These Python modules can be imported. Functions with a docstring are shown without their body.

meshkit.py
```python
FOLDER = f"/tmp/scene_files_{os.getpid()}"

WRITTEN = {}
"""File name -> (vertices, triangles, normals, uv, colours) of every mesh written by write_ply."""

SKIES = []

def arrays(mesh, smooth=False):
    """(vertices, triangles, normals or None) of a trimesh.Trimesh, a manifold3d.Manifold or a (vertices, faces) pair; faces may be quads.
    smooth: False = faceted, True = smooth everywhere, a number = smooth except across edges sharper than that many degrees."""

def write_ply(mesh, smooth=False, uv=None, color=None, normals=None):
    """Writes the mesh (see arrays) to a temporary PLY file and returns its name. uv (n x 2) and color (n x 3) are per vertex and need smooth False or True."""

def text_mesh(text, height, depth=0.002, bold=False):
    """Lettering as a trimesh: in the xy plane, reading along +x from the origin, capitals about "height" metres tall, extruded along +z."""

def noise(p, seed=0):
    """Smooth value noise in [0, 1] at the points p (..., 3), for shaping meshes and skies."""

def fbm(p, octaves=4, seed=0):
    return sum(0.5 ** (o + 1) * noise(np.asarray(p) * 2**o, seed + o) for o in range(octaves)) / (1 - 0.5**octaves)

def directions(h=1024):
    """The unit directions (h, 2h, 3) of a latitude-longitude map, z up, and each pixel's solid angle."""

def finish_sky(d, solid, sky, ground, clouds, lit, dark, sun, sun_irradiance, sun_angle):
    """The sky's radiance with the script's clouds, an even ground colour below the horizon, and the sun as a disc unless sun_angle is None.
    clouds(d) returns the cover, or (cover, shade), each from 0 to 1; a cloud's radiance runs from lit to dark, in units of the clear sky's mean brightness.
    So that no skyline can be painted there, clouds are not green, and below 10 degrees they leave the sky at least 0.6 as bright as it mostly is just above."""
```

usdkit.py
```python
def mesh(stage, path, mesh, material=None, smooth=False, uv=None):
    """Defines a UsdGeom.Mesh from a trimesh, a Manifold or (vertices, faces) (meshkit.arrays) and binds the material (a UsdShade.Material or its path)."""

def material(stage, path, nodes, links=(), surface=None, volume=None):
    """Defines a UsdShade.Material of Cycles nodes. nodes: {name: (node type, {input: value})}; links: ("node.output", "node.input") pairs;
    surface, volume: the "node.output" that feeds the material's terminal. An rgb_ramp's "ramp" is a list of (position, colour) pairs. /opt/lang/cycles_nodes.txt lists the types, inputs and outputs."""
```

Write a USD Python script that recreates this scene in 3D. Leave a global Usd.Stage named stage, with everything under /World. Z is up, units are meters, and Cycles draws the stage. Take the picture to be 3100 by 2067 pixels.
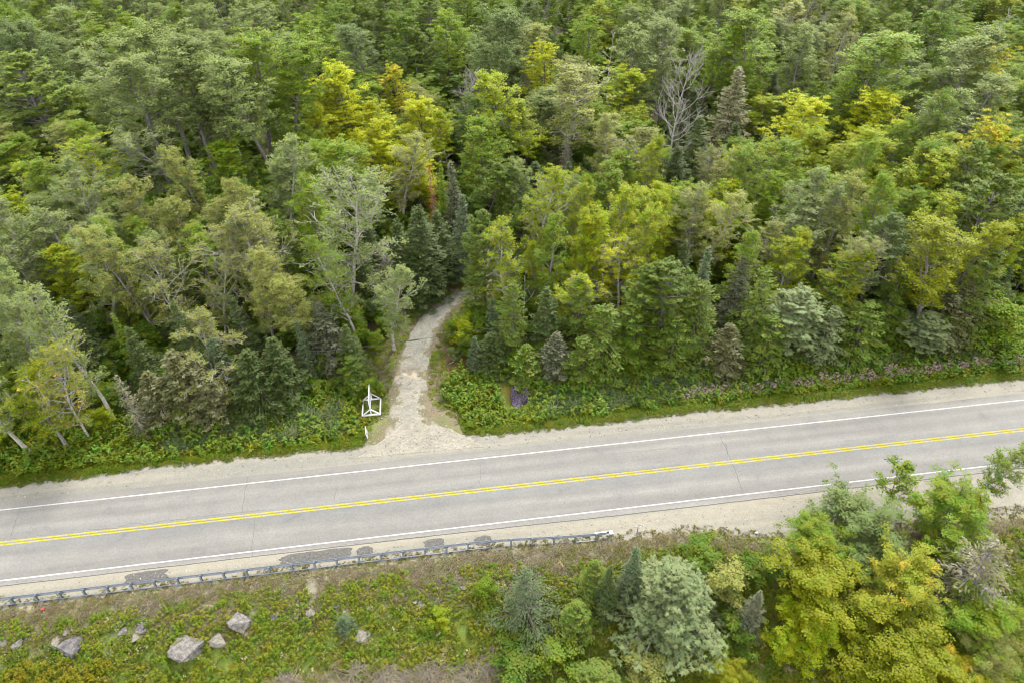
import math
import numpy as np
import trimesh
import manifold3d
import meshkit
import usdkit
from pxr import Usd, UsdGeom, UsdLux, UsdShade, Gf, Sdf, Vt

# ---------------------------------------------------------------- camera, sky, sun, exposure
stage = Usd.Stage.CreateInMemory()
UsdGeom.SetStageUpAxis(stage, 'Z')
UsdGeom.SetStageMetersPerUnit(stage, 1.0)
UsdGeom.Xform.Define(stage, '/World')
EXPOSURE = 2.5
SKY_STRENGTH = 0.10
SUN_INTENSITY, SUN_ANGLE = 0.4, 14.0
SUN_ELEV, SUN_AZ = math.radians(56), math.radians(35)      # azimuth from +y towards +x: beyond the wood, to the right
CAM = np.array([0.0, -41.16, 53.0])                        # a drone 53 m above the road
CAM_RIGHT = np.array([0.99178719, -0.12722625, -0.01310196])
CAM_UP = np.array([0.091748, 0.63634101, 0.76593239])
CAM_FWD = np.array([0.08910939, 0.76084401, -0.64278761])
cam = UsdGeom.Camera.Define(stage, '/World/camera')
cam.AddTransformOp().Set(Gf.Matrix4d(*CAM_RIGHT, 0, *CAM_UP, 0, *(-CAM_FWD), 0, *CAM, 1))
cam.CreateFocalLengthAttr(24.0)
cam.CreateHorizontalApertureAttr(36.0)
cam.CreateExposureAttr(EXPOSURE)
cam.CreateClippingRangeAttr(Gf.Vec2f(0.5, 20000))

sky_mat = usdkit.material(stage, '/World/Looks/overcast_sky', {
    'sky': ('sky_texture', {'sky_type': 'single_scattering', 'sun_disc': False, 'sun_elevation': SUN_ELEV, 'sun_rotation': SUN_AZ}),
    'tc': ('texture_coordinate', {}),
    'n': ('noise_texture', {'scale': 2.2, 'detail': 5.0, 'roughness': 0.55}),
    'r': ('rgb_ramp', {'ramp': [(0.30, (0.6, 0.6, 0.6)), (0.52, (0.96, 0.96, 0.96))]}),
    'm': ('mix_color', {'b': (7.5, 7.5, 7.4), 'use_clamp': False}),
    'bg': ('background_shader', {'strength': SKY_STRENGTH})},
    [('tc.generated', 'n.vector'), ('n.fac', 'r.fac'), ('r.color', 'm.fac'), ('sky.color', 'm.a'), ('m.result', 'bg.color')], surface='bg.background')
dome = UsdLux.DomeLight.Define(stage, '/World/sky')
dome.CreateIntensityAttr(1.0)
UsdShade.MaterialBindingAPI.Apply(dome.GetPrim()).Bind(sky_mat)
dome.GetPrim().SetCustomDataByKey('kind', 'structure')
sun = UsdLux.DistantLight.Define(stage, '/World/sun')
sun.CreateNormalizeAttr(True)
sun.CreateIntensityAttr(SUN_INTENSITY)
sun.CreateAngleAttr(SUN_ANGLE)
sun.CreateColorAttr(Gf.Vec3f(1.0, 0.95, 0.86))
_to = Gf.Vec3d(math.sin(SUN_AZ) * math.cos(SUN_ELEV), math.cos(SUN_AZ) * math.cos(SUN_ELEV), math.sin(SUN_ELEV))
sun.AddTransformOp().Set(Gf.Matrix4d().SetRotate(Gf.Rotation(Gf.Vec3d(0, 0, 1), _to)))

# ---------------------------------------------------------------- helpers
used = {}


def numbered(path):
    n = used.get(path, -1) + 1
    used[path] = n
    return path if n == 0 else f'{path}_{n:03d}'


def tag(prim, label=None, category=None, group=None, kind=None):
    for k, v in (('label', label), ('category', category), ('group', group), ('kind', kind)):
        if v:
            prim.SetCustomDataByKey(k, v)
    return prim


def thing(name, label, category, loc=(0, 0, 0), rz=0.0, group=None, kind=None):
    x = UsdGeom.Xform.Define(stage, numbered('/World/' + name))
    x.AddTranslateOp().Set(Gf.Vec3d(*map(float, loc)))
    x.AddRotateZOp().Set(float(rz))
    return tag(x.GetPrim(), label, category, group, kind)


def part(parent, name, mesh, material, smooth=False):
    return usdkit.mesh(stage, numbered(f'{parent.GetPath()}/{name}'), mesh, material, smooth=smooth).GetPrim()


def raw_mesh(path, v, counts, index, material=None, normals=None, primvars=None):
    m = UsdGeom.Mesh.Define(stage, path)
    m.CreatePointsAttr(Vt.Vec3fArray.FromNumpy(np.ascontiguousarray(v, np.float32)))
    m.CreateFaceVertexCountsAttr(Vt.IntArray.FromNumpy(np.asarray(counts, np.int32)))
    m.CreateFaceVertexIndicesAttr(Vt.IntArray.FromNumpy(np.asarray(index, np.int32).ravel()))
    m.CreateSubdivisionSchemeAttr('none')
    if normals is not None:
        m.CreateNormalsAttr(Vt.Vec3fArray.FromNumpy(np.ascontiguousarray(normals, np.float32)))
        m.SetNormalsInterpolation('vertex')
    for k, c in (primvars or {}).items():
        UsdGeom.PrimvarsAPI(m).CreatePrimvar(k, Sdf.ValueTypeNames.Color3fArray, 'vertex').Set(Vt.Vec3fArray.FromNumpy(np.ascontiguousarray(c, np.float32)))
    if material is not None:
        UsdShade.MaterialBindingAPI.Apply(m.GetPrim()).Bind(material)
    return m.GetPrim()


def box(size, at=(0, 0, 0), bevel=0.0):
    b = trimesh.creation.box(size)
    b.apply_translation(at)
    return b


def beam(a, b, w, d=None, up=(0, 0, 1)):
    """A square timber from a to b."""
    a, b = np.asarray(a, float), np.asarray(b, float)
    z = (b - a) / np.linalg.norm(b - a)
    x = np.cross(np.asarray(up, float), z)
    x = np.cross([0, 1.0, 0], z) if np.linalg.norm(x) < 1e-3 else x
    x /= np.linalg.norm(x)
    y = np.cross(z, x)
    m = trimesh.creation.box([w, d or w, np.linalg.norm(b - a)])
    t = np.eye(4)
    t[:3, 0], t[:3, 1], t[:3, 2], t[:3, 3] = x, y, z, (a + b) / 2
    m.apply_transform(t)
    return m


def join(*ms):
    return trimesh.util.concatenate(list(ms))


def tube(points, radii, k=5):
    """(vertices, quads) of a tapered tube."""
    p, r = np.asarray(points, float), np.broadcast_to(np.asarray(radii, float), (len(points),))
    t = np.gradient(p, axis=0)
    t /= np.maximum(np.linalg.norm(t, axis=1, keepdims=True), 1e-9)
    ref = np.array([0.31, 0.17, 0.93]) if abs(t[:, 2]).mean() < 0.8 else np.array([0.94, 0.31, 0.12])
    a = np.cross(t, ref)
    a /= np.linalg.norm(a, axis=1, keepdims=True)
    b = np.cross(t, a)
    th = np.arange(k) / k * 2 * np.pi
    v = (p[:, None] + r[:, None, None] * (np.cos(th)[None, :, None] * a[:, None] + np.sin(th)[None, :, None] * b[:, None])).reshape(-1, 3)
    i, j = np.meshgrid(np.arange(len(p) - 1), np.arange(k), indexing='ij')
    j2 = (j + 1) % k
    q = np.stack([i * k + j, i * k + j2, (i + 1) * k + j2, (i + 1) * k + j], -1).reshape(-1, 4)
    return v, q


def merge(parts):
    vs, qs, n = [], [], 0
    for v, q in parts:
        vs.append(v)
        qs.append(q + n)
        n += len(v)
    return np.vstack(vs), np.vstack(qs)


def smoothstep(x, a, b):
    t = np.clip((np.asarray(x, float) - a) / (b - a), 0, 1)
    return t * t * (3 - 2 * t)


# ---------------------------------------------------------------- terrain
DRIVE = np.array([(-4.6, 5.6), (-4.7, 7.2), (-4.95, 8.8), (-5.2, 10.9), (-5.1, 14.2), (-4.8, 17.5), (-4.2, 20.5), (-3.1, 24.2), (-1.3, 27.8), (1.0, 30.3), (3.6, 32.0), (5.6, 33.8), (6.4, 37.0), (6.0, 41.0)])
DRIVE_HALF = np.array([7.6, 4.9, 3.0, 2.25, 2.05, 1.95, 1.85, 1.6, 1.4, 1.15, 1.1, 1.1, 1.1, 1.1])


def drive_distance(x, y):
    """Distance to the driveway's centre line minus its half width there (negative inside)."""
    p = np.stack([np.asarray(x, float), np.asarray(y, float)], -1)
    best = np.full(p.shape[:-1], 1e9)
    for a, b, ha, hb in zip(DRIVE[:-1], DRIVE[1:], DRIVE_HALF[:-1], DRIVE_HALF[1:]):
        d = b - a
        t = np.clip(((p - a) @ d) / (d @ d), 0, 1)
        best = np.minimum(best, np.linalg.norm(p - a - t[..., None] * d, axis=-1) - (ha + (hb - ha) * t))
    return best


def terrain(x, y):
    x, y = np.asarray(x, float), np.asarray(y, float)
    p = np.stack([x, y, np.zeros_like(x)], -1)
    north = -0.75 * smoothstep(y, 7.6, 9.5) * (1 - smoothstep(y, 10.5, 14.5)) + 0.35 * smoothstep(y, 13, 18)
    north = north + 0.03 * np.maximum(y - 20, 0) * (1 - smoothstep(y, 250, 900)) + smoothstep(y, 18, 40) * 2.2 * (meshkit.fbm(p / 34.0, 3, 5) - 0.5)
    dd = drive_distance(x, y)
    flat = 1 - smoothstep(dd, 0.0, 2.2)
    north = north * (1 - flat * (1 - smoothstep(y, 14, 26))) + 0.0
    edge = -7.2 - 0.5 * smoothstep(x, 5, 16) - 2.8 * smoothstep(x, 18, 30)
    s = edge - y
    south = -0.14 * smoothstep(s, 0, 1) - 3.5 * smoothstep(s, 0.3, 10.5)
    bumps = 0.22 * (meshkit.fbm(p / 2.3, 3, 9) - 0.5) * smoothstep(np.abs(y), 8.4, 11) * smoothstep(dd, 0.3, 2.0)
    return np.where(y > 0, north, south) + bumps - 0.03


# ---------------------------------------------------------------- materials
def leafy(name, c, hue=0.035, dry=None, trans=0.8, patch=0.35, dry_from=0.52):
    """Foliage: each leaf differs in tone, patches of the crown differ, a little light passes through."""
    c = np.array(c)
    nodes = {
        'g': ('geometry', {}), 'o': ('object_info', {}),
        'n': ('noise_texture', {'scale': 0.9, 'detail': 3.0}),
        'v': ('map_range', {'from_min': 0.0, 'from_max': 1.0, 'to_min': 0.45, 'to_max': 1.55}),
        'h': ('map_range', {'from_min': 0.3, 'from_max': 0.7, 'to_min': 0.5 - hue, 'to_max': 0.5 + hue}),
        'ov': ('map_range', {'to_min': 0.85, 'to_max': 1.15}),
        'vv': ('math', {'math_type': 'multiply'}),
        'hsv': ('hsv', {'saturation': 1.10, 'color': c}),
        'p': ('principled_bsdf', {'roughness': 0.55, 'specular_ior_level': 0.10}),
        'tc': ('mix_color', {'blend_type': 'multiply', 'fac': 1.0, 'b': (trans, trans * 1.08, trans * 0.6)}),
        't': ('translucent_bsdf', {}),
        'mx': ('add_closure', {})}
    links = [('g.position', 'n.vector'), ('g.random_per_island', 'v.value'), ('n.fac', 'h.value'), ('o.random', 'ov.value'), ('v.result', 'vv.value1'), ('ov.result', 'vv.value2'),
             ('vv.value', 'hsv.value'), ('h.result', 'hsv.hue')]
    col = 'hsv.color'
    if dry is not None:
        nodes |= {'n2': ('noise_texture', {'scale': patch, 'detail': 2.0}), 'r2': ('rgb_ramp', {'ramp': [(dry_from, (0, 0, 0)), (dry_from + 0.12, (0.8, 0.8, 0.8))]}), 'm2': ('mix_color', {'b': dry})}
        links += [('g.position', 'n2.vector'), ('n2.fac', 'r2.fac'), ('r2.color', 'm2.fac'), (col, 'm2.a')]
        col = 'm2.result'
    links += [(col, 'p.base_color'), (col, 'tc.a'), ('tc.result', 't.color'), ('p.BSDF', 'mx.closure1'), ('t.BSDF', 'mx.closure2')]
    return usdkit.material(stage, '/World/Looks/' + name, nodes, links, surface='mx.closure')


def grainy(name, c1, c2, scale=3.0, detail=6.0, lo=0.35, hi=0.65, bump=0.0, rough=0.85, spec=0.2, fine=None, fine_scale=60.0, fine_amount=0.35, stretch=None):
    """Two tones mixed by noise, with a finer grain over it and optional relief."""
    nodes = {'g': ('geometry', {}), 'n': ('noise_texture', {'scale': scale, 'detail': detail, 'roughness': 0.62}),
             'r': ('rgb_ramp', {'ramp': [(lo, c1), (hi, c2)]}),
             'n2': ('noise_texture', {'scale': fine_scale, 'detail': 2.0}),
             'r2': ('rgb_ramp', {'ramp': [(0.3, (1 - fine_amount,) * 3), (0.7, (1 + fine_amount,) * 3)]}),
             'mul': ('mix_color', {'blend_type': 'multiply', 'fac': 1.0, 'use_clamp': False}),
             'p': ('principled_bsdf', {'roughness': rough, 'specular_ior_level': spec})}
    links = [('g.position', 'n.vector'), ('g.position', 'n2.vector'), ('n.fac', 'r.fac'), ('n2.fac', 'r2.fac'), ('r.color', 'mul.a'), ('r2.color', 'mul.b'), ('mul.result', 'p.base_color')]
    if stretch:
        nodes['mp'] = ('mapping', {'scale': stretch})
        links[0] = ('mp.vector', 'n.vector')
        links.append(('g.position', 'mp.vector'))
    if bump:
        nodes['b'] = ('bump', {'strength': 0.7, 'distance': bump})
        links += [('n2.fac', 'b.height'), ('b.normal', 'p.normal')]
    return usdkit.material(stage, '/World/Looks/' + name, nodes, links, surface='p.BSDF')


def soil(name, primvar='soil', fine_scale=9.0, amount=0.45, bump=0.03):
    """Ground whose kinds of soil (moss, dirt, gravel) are given per vertex, broken up by noise."""
    nodes = {'g': ('geometry', {}), 'a': ('attribute', {'attribute': primvar}),
             'n': ('noise_texture', {'scale': fine_scale, 'detail': 6.0, 'roughness': 0.85}),
             'r': ('rgb_ramp', {'ramp': [(0.33, (1 - amount,) * 3), (0.67, (1 + amount,) * 3)]}),
             'n2': ('noise_texture', {'scale': 1.1, 'detail': 3.0}),
             'r2': ('rgb_ramp', {'ramp': [(0.3, (0.94, 0.93, 0.92)), (0.7, (1.05, 1.06, 1.06))]}),
             'm1': ('mix_color', {'blend_type': 'multiply', 'fac': 1.0, 'use_clamp': False}),
             'm2': ('mix_color', {'blend_type': 'multiply', 'fac': 1.0, 'use_clamp': False}),
             'b': ('bump', {'strength': 0.8, 'distance': bump}),
             'p': ('principled_bsdf', {'roughness': 0.9, 'specular_ior_level': 0.15})}
    links = [('g.position', 'n.vector'), ('g.position', 'n2.vector'), ('n.fac', 'r.fac'), ('n2.fac', 'r2.fac'), ('a.color', 'm1.a'), ('r.color', 'm1.b'), ('m1.result', 'm2.a'), ('r2.color', 'm2.b'),
             ('m2.result', 'p.base_color'), ('n.fac', 'b.height'), ('b.normal', 'p.normal')]
    return usdkit.material(stage, '/World/Looks/' + name, nodes, links, surface='p.BSDF')


TINT = {
    'mid': leafy('leaf_mid_green', (0.134, 0.19, 0.023)),
    'grey': leafy('leaf_grey_green', (0.165, 0.204, 0.07), hue=0.02),
    'lime': leafy('leaf_lime_green', (0.205, 0.246, 0.021)),
    'yellow': leafy('leaf_yellow_green', (0.32, 0.345, 0.018), hue=0.02),
    'gold': leafy('leaf_golden_green', (0.172, 0.192, 0.014), hue=0.02),
    'autumn': leafy('leaf_turning_yellow', (0.25, 0.258, 0.02), dry=(0.34, 0.23, 0.03), patch=0.7, dry_from=0.57),
    'fleck': leafy('leaf_olive_with_orange', (0.2, 0.218, 0.032), dry=(0.33, 0.21, 0.03), patch=0.7, dry_from=0.60),
    'olive': leafy('leaf_olive', (0.205, 0.22, 0.064), hue=0.025),
    'dark': leafy('leaf_dark_green', (0.088, 0.134, 0.017)),
    'deep': leafy('leaf_deep_blue_green', (0.108, 0.146, 0.048), hue=0.02),
    'spruce': leafy('needle_dark_green', (0.07, 0.1, 0.028), hue=0.02, trans=0.35),
    'brownspruce': leafy('needle_brown_green', (0.122, 0.13, 0.052), hue=0.03, dry=(0.145, 0.140, 0.080), trans=0.35, patch=0.9),
    'greyspruce': leafy('needle_grey_green', (0.130, 0.142, 0.082), hue=0.02, trans=0.35),
    'lichen': leafy('needle_pale_lichen', (0.240, 0.235, 0.130), hue=0.02, dry=(0.15, 0.14, 0.10), trans=0.35),
    'bluespruce': leafy('needle_blue_green', (0.1, 0.135, 0.066), hue=0.02, trans=0.35),
    'pine': leafy('needle_pine_green', (0.16, 0.212, 0.044), hue=0.025, trans=0.45),
    'greypine': leafy('needle_pine_grey', (0.185, 0.228, 0.105), hue=0.02, trans=0.45),
    'hemlock': leafy('needle_hemlock', (0.122, 0.172, 0.03), hue=0.025, trans=0.45),
    'rust': leafy('needle_rust_red', (0.300, 0.090, 0.040), hue=0.02, trans=0.1),
    'larch': leafy('needle_larch', (0.19, 0.19, 0.085), hue=0.02, dry=(0.17, 0.145, 0.15), trans=0.15, patch=0.8),
}
BARK_ASPEN = grainy('bark_pale_aspen', (0.065, 0.061, 0.054), (0.194, 0.184, 0.162), scale=2.5, lo=0.38, hi=0.5, fine_scale=14, stretch=(1, 1, 3))
BARK_GREY = grainy('bark_grey', (0.061, 0.056, 0.053), (0.130, 0.119, 0.112), scale=4, fine_scale=18)
BARK_DARK = grainy('bark_dark', (0.036, 0.031, 0.027), (0.086, 0.072, 0.065), scale=4, fine_scale=18)
BARK_DEAD = grainy('bark_dead_grey', (0.095, 0.088, 0.082), (0.185, 0.174, 0.163), scale=4, fine_scale=18)
TWIG_PURPLE = grainy('bark_twig_purple', (0.072, 0.061, 0.068), (0.122, 0.109, 0.119), scale=4, fine_scale=18)


# ---------------------------------------------------------------- trees: skeletons and leaves
def leaves(pos, out, size, rng, aspect=0.6, up_bias=0.35, soft=0.62, along=None, along_w=0.0):
    """Diamond leaves (vertices, quads, shading normals) at pos, facing roughly out. along: preferred direction of the long axis."""
    n = len(pos)
    face = out + rng.normal(0, 0.75, (n, 3)) + np.array([0, 0, up_bias])
    face /= np.linalg.norm(face, axis=1, keepdims=True)
    t = rng.normal(0, 1, (n, 3))
    if along is not None:
        t = t * (1 - along_w) + along * along_w * 1.6
    t -= (t * face).sum(1, keepdims=True) * face
    t /= np.maximum(np.linalg.norm(t, axis=1, keepdims=True), 1e-9)
    b = np.cross(face, t)
    s = size * rng.uniform(0.65, 1.35, (n, 1))
    w = s * aspect * 0.5
    v = np.stack([pos - t * s * 0.5, pos + b * w, pos + t * s * 0.5, pos - b * w], 1).reshape(-1, 3)
    q = np.arange(4 * n).reshape(-1, 4)[:, ::-1]
    g = np.cross(b, -t)          # normal of the reversed quad
    flip = (np.cross(v[q[:, 1]] - v[q[:, 0]], v[q[:, 2]] - v[q[:, 0]]) * face).sum(1) < 0
    q[flip] = q[flip][:, ::-1]
    o = out + np.array([0, 0, up_bias])
    o = o / np.maximum(np.linalg.norm(o, axis=1, keepdims=True), 1e-9)
    nn = soft * o + (1 - soft) * face
    nn /= np.maximum(np.linalg.norm(nn, axis=1, keepdims=True), 1e-9)
    return v, q, np.repeat(nn, 4, axis=0)


def merge_leaves(ls):
    vs, qs, ns, n = [], [], [], 0
    for v, q, m in ls:
        vs.append(v), qs.append(q + n), ns.append(m)
        n += len(v)
    return np.vstack(vs), np.vstack(qs), np.vstack(ns)


def bend(a, d, length, n, rng, curl=(0, 0, 0.0), wob=0.08):
    """A path from a along d that curls towards a direction."""
    pts, p, d = [np.array(a, float)], np.array(a, float), np.array(d, float) / np.linalg.norm(d)
    for _ in range(n):
        d = d + np.array(curl) / n + rng.normal(0, wob, 3)
        d /= np.linalg.norm(d)
        p = p + d * length / n
        pts.append(p)
    return np.array(pts)


def broadleaf(seed, h=16.0, w=8.0, base=0.35, n_primary=26, prof='round', clump=0.85, per=80, leaf=0.22, flat=0.7, limbs_bare=0.0, lean=0.03, rise=0.7, keep=1.0, r0=0.011, aspect=0.65, sub=4, droop=0.0, el0=12):
    rng = np.random.default_rng(seed)
    trunk = [np.zeros(3)]
    d = np.array([rng.normal(0, lean), rng.normal(0, lean), 1.0])
    n = 9
    for k in range(n):
        d = d + np.array([rng.normal(0, 0.05), rng.normal(0, 0.05), 0])
        d /= np.linalg.norm(d)
        trunk.append(trunk[-1] + d * h * 0.94 / n)
    trunk = np.array(trunk)
    tt = np.linspace(0, 1, n + 1)
    rad = h * r0 * (1 - 0.88 * tt) ** 0.9
    rad[0] *= 1.35
    T, B, centers, radii = [tube(trunk, rad, 7)], [], [], []

    def on_trunk(t):
        return np.array([np.interp(t, tt, trunk[:, i]) for i in range(3)])

    def width(u):      # u: 0 at the crown's base, 1 at the top
        if prof == 'round':
            return math.sqrt(max(0.02, 1 - (1.75 * u - 0.75) ** 2)) if u > 0.43 else 0.72 + 0.28 * u / 0.43
        if prof == 'oval':
            return 0.62 + 0.76 * u if u < 0.5 else math.sqrt(max(0.02, 1 - ((u - 0.5) / 0.52) ** 2.2))
        if prof == 'narrow':
            return (0.55 + 0.9 * u if u < 0.5 else 1.0) * (1 - max(0, u - 0.5) * 1.25)
        if prof == 'top':
            return (0.25 + 1.1 * u) if u < 0.65 else 0.97 * math.sqrt(max(0.03, 1 - ((u - 0.65) / 0.37) ** 2))
        return 1.0

    for i in range(n_primary):
        u = (i + rng.uniform(0.1, 0.9)) / n_primary
        t = base + (0.97 - base) * u
        az = i * 2.39996 + rng.normal(0, 0.35)
        L = w / 2 * width(u) * rng.uniform(0.62, 1.15)
        el = math.radians(el0 + (64 - el0) * u * rise + rng.normal(0, 8)) * (1.0 if droop == 0 else 0.5)
        d = np.array([math.cos(az) * math.cos(el), math.sin(az) * math.cos(el), math.sin(el)])
        a = on_trunk(max(t - 0.10 * (1 - u), 0.15))
        pts = bend(a, d, L, 6, rng, (0, 0, 0.55 * rise - droop), 0.10)
        rb = np.interp(t, tt, rad) * 0.62
        B.append(tube(pts, np.linspace(rb, 0.02, 7), 5))
        k0 = 0.45 if L > 1.6 else 0.2
        for f in np.linspace(k0, 1.0, 3):
            p = np.array([np.interp(f, np.linspace(0, 1, 7), pts[:, j]) for j in range(3)])
            if rng.random() < keep and f >= limbs_bare * rng.uniform(0.4, 1.6):
                centers.append(p), radii.append(clump * rng.uniform(0.7, 1.15))
        for s in range(sub):
            f = rng.uniform(0.22, 0.98)
            p = np.array([np.interp(f, np.linspace(0, 1, 7), pts[:, j]) for j in range(3)])
            d2 = d + rng.normal(0, 0.75, 3) + np.array([0, 0, 0.25 - droop])
            L2 = L * rng.uniform(0.28, 0.5)
            p2 = bend(p, d2, L2, 4, rng, (0, 0, 0.4 * rise - droop), 0.14)
            B.append(tube(p2, np.linspace(rb * 0.45, 0.012, 5), 4))
            if rng.random() < keep:
                centers.append(p2[-1]), radii.append(clump * rng.uniform(0.65, 1.1))
                if L2 > 1.0:
                    centers.append(p2[2]), radii.append(clump * rng.uniform(0.55, 0.9))
            if limbs_bare > 0:
                for _ in range(2):
                    p3 = bend(p2[rng.integers(1, 4)], d2 + rng.normal(0, 0.8, 3), L2 * 0.6, 3, rng, (0, 0, 0.2), 0.2)
                    B.append(tube(p3, np.linspace(0.022, 0.008, 4), 3))
    top = on_trunk(1.0)
    centers.append(top + [0, 0, 0.2]), radii.append(clump * 0.9)
    centers, radii = np.array(centers), np.array(radii)
    mid = np.array([0, 0, h * (base + 0.25)])
    out_l = []
    for c, r in zip(centers, radii):
        m = max(12, int(per * (r / clump) ** 2 * rng.uniform(0.75, 1.2)))
        v = rng.normal(0, 1, (m, 3))
        v /= np.linalg.norm(v, axis=1, keepdims=True)
        v[:, 2] = np.where(v[:, 2] < -0.2, -v[:, 2] * 0.6, v[:, 2])
        rr = rng.uniform(0.12, 1.0, (m, 1)) ** 0.6
        # each clump breaks up into a few twig ends, so that its outline is ragged
        lobes = rng.normal(0, 1, (5, 3))
        lobes /= np.linalg.norm(lobes, axis=1, keepdims=True)
        reach = 0.72 + 0.55 * np.clip((v @ lobes.T).max(1, keepdims=True), 0, 1) ** 3
        pos = c + v * rr * r * reach * np.array([1, 1, flat])
        o = v * np.array([1, 1, 1 / max(flat, 0.5)]) * 0.8 + 0.45 * (c - mid) / max(np.linalg.norm(c - mid), 0.1)
        out_l.append(leaves(pos, o / np.linalg.norm(o, axis=1, keepdims=True), leaf, rng, aspect))
    return merge(T), merge(B), merge_leaves(out_l)


def spruce(seed, h=13.0, w=4.5, base=0.04, step=0.42, per_whorl=8, droop=0.35, card=0.42, gap=0.10, ragged=0.18, power=0.8, bare=0.0, hang=0.5):
    rng = np.random.default_rng(seed)
    zs = np.linspace(0, h, 9)
    trunk = np.stack([np.cumsum(rng.normal(0, 0.02, 9)), np.cumsum(rng.normal(0, 0.02, 9)), zs], 1)
    rad = h * 0.010 * (1 - zs / h) + 0.015
    T, B, out_l = [tube(trunk, rad, 6)], [], []
    z, k = h * base, 0
    while z < h * 0.985:
        u = (z / h - base) / (1 - base)
        R = w / 2 * (1 - u) ** power + 0.12
        if base > 0.15:
            R *= min(1, 0.55 + 2.2 * u)
        m = max(4, int(per_whorl * (0.6 + 0.4 * (1 - u))))
        for i in range(m):
            az = 2 * math.pi * (i + rng.uniform(-0.35, 0.35)) / m + k * 0.9
            L = R * rng.uniform(1 - 2.2 * ragged, 1 + ragged)
            el = math.radians(38 * u - 12 * (1 - u) + rng.normal(0, 6))
            d = np.array([math.cos(az) * math.cos(el), math.sin(az) * math.cos(el), math.sin(el)])
            a = np.array([np.interp(z, zs, trunk[:, 0]), np.interp(z, zs, trunk[:, 1]), z + rng.uniform(-0.15, 0.15)])
            pts = bend(a, d, L, 5, rng, (0, 0, -droop * (1 - u)), 0.05)
            pts[-1, 2] += 0.10 * L * (1 - u)
            if L > 0.35:
                B.append(tube(pts, np.linspace(0.012 + 0.012 * L, 0.006, 6), 3))
            if rng.random() < bare:
                continue
            side = np.array([-d[1], d[0], 0.0])
            side /= np.linalg.norm(side)
            nc = max(3, int(L / gap))
            f = rng.uniform(0.12 if L < 1 else 0.3, 1.02, nc)
            sgn = rng.choice([-1, 0, 1], nc, p=[0.4, 0.2, 0.4])
            p = np.stack([np.interp(f, np.linspace(0, 1, 6), pts[:, j]) for j in range(3)], 1)
            spread = (0.34 * L * (1.05 - f) + 0.12)[:, None] * rng.uniform(0.3, 1.1, (nc, 1)) * sgn[:, None]
            p = p + side * spread + np.array([0, 0, -1]) * (np.abs(spread) * hang + rng.uniform(0, 0.16, (nc, 1)))
            al = d * 1.0 + side * sgn[:, None] * 0.9 + np.array([0, 0, -hang * 0.6])
            al /= np.linalg.norm(al, axis=1, keepdims=True)
            o = np.tile(d * 0.75 + np.array([0, 0, 0.65]), (nc, 1)) + side * sgn[:, None] * 0.3
            out_l.append(leaves(p, o / np.linalg.norm(o, axis=1, keepdims=True), card, rng, 0.34, 0.3, 0.6, al, 0.85))
        z += step * rng.uniform(0.8, 1.2) * (1.0 if u < 0.85 else 0.6)
        k += 1
    return merge(T), merge(B), merge_leaves(out_l)


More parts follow.
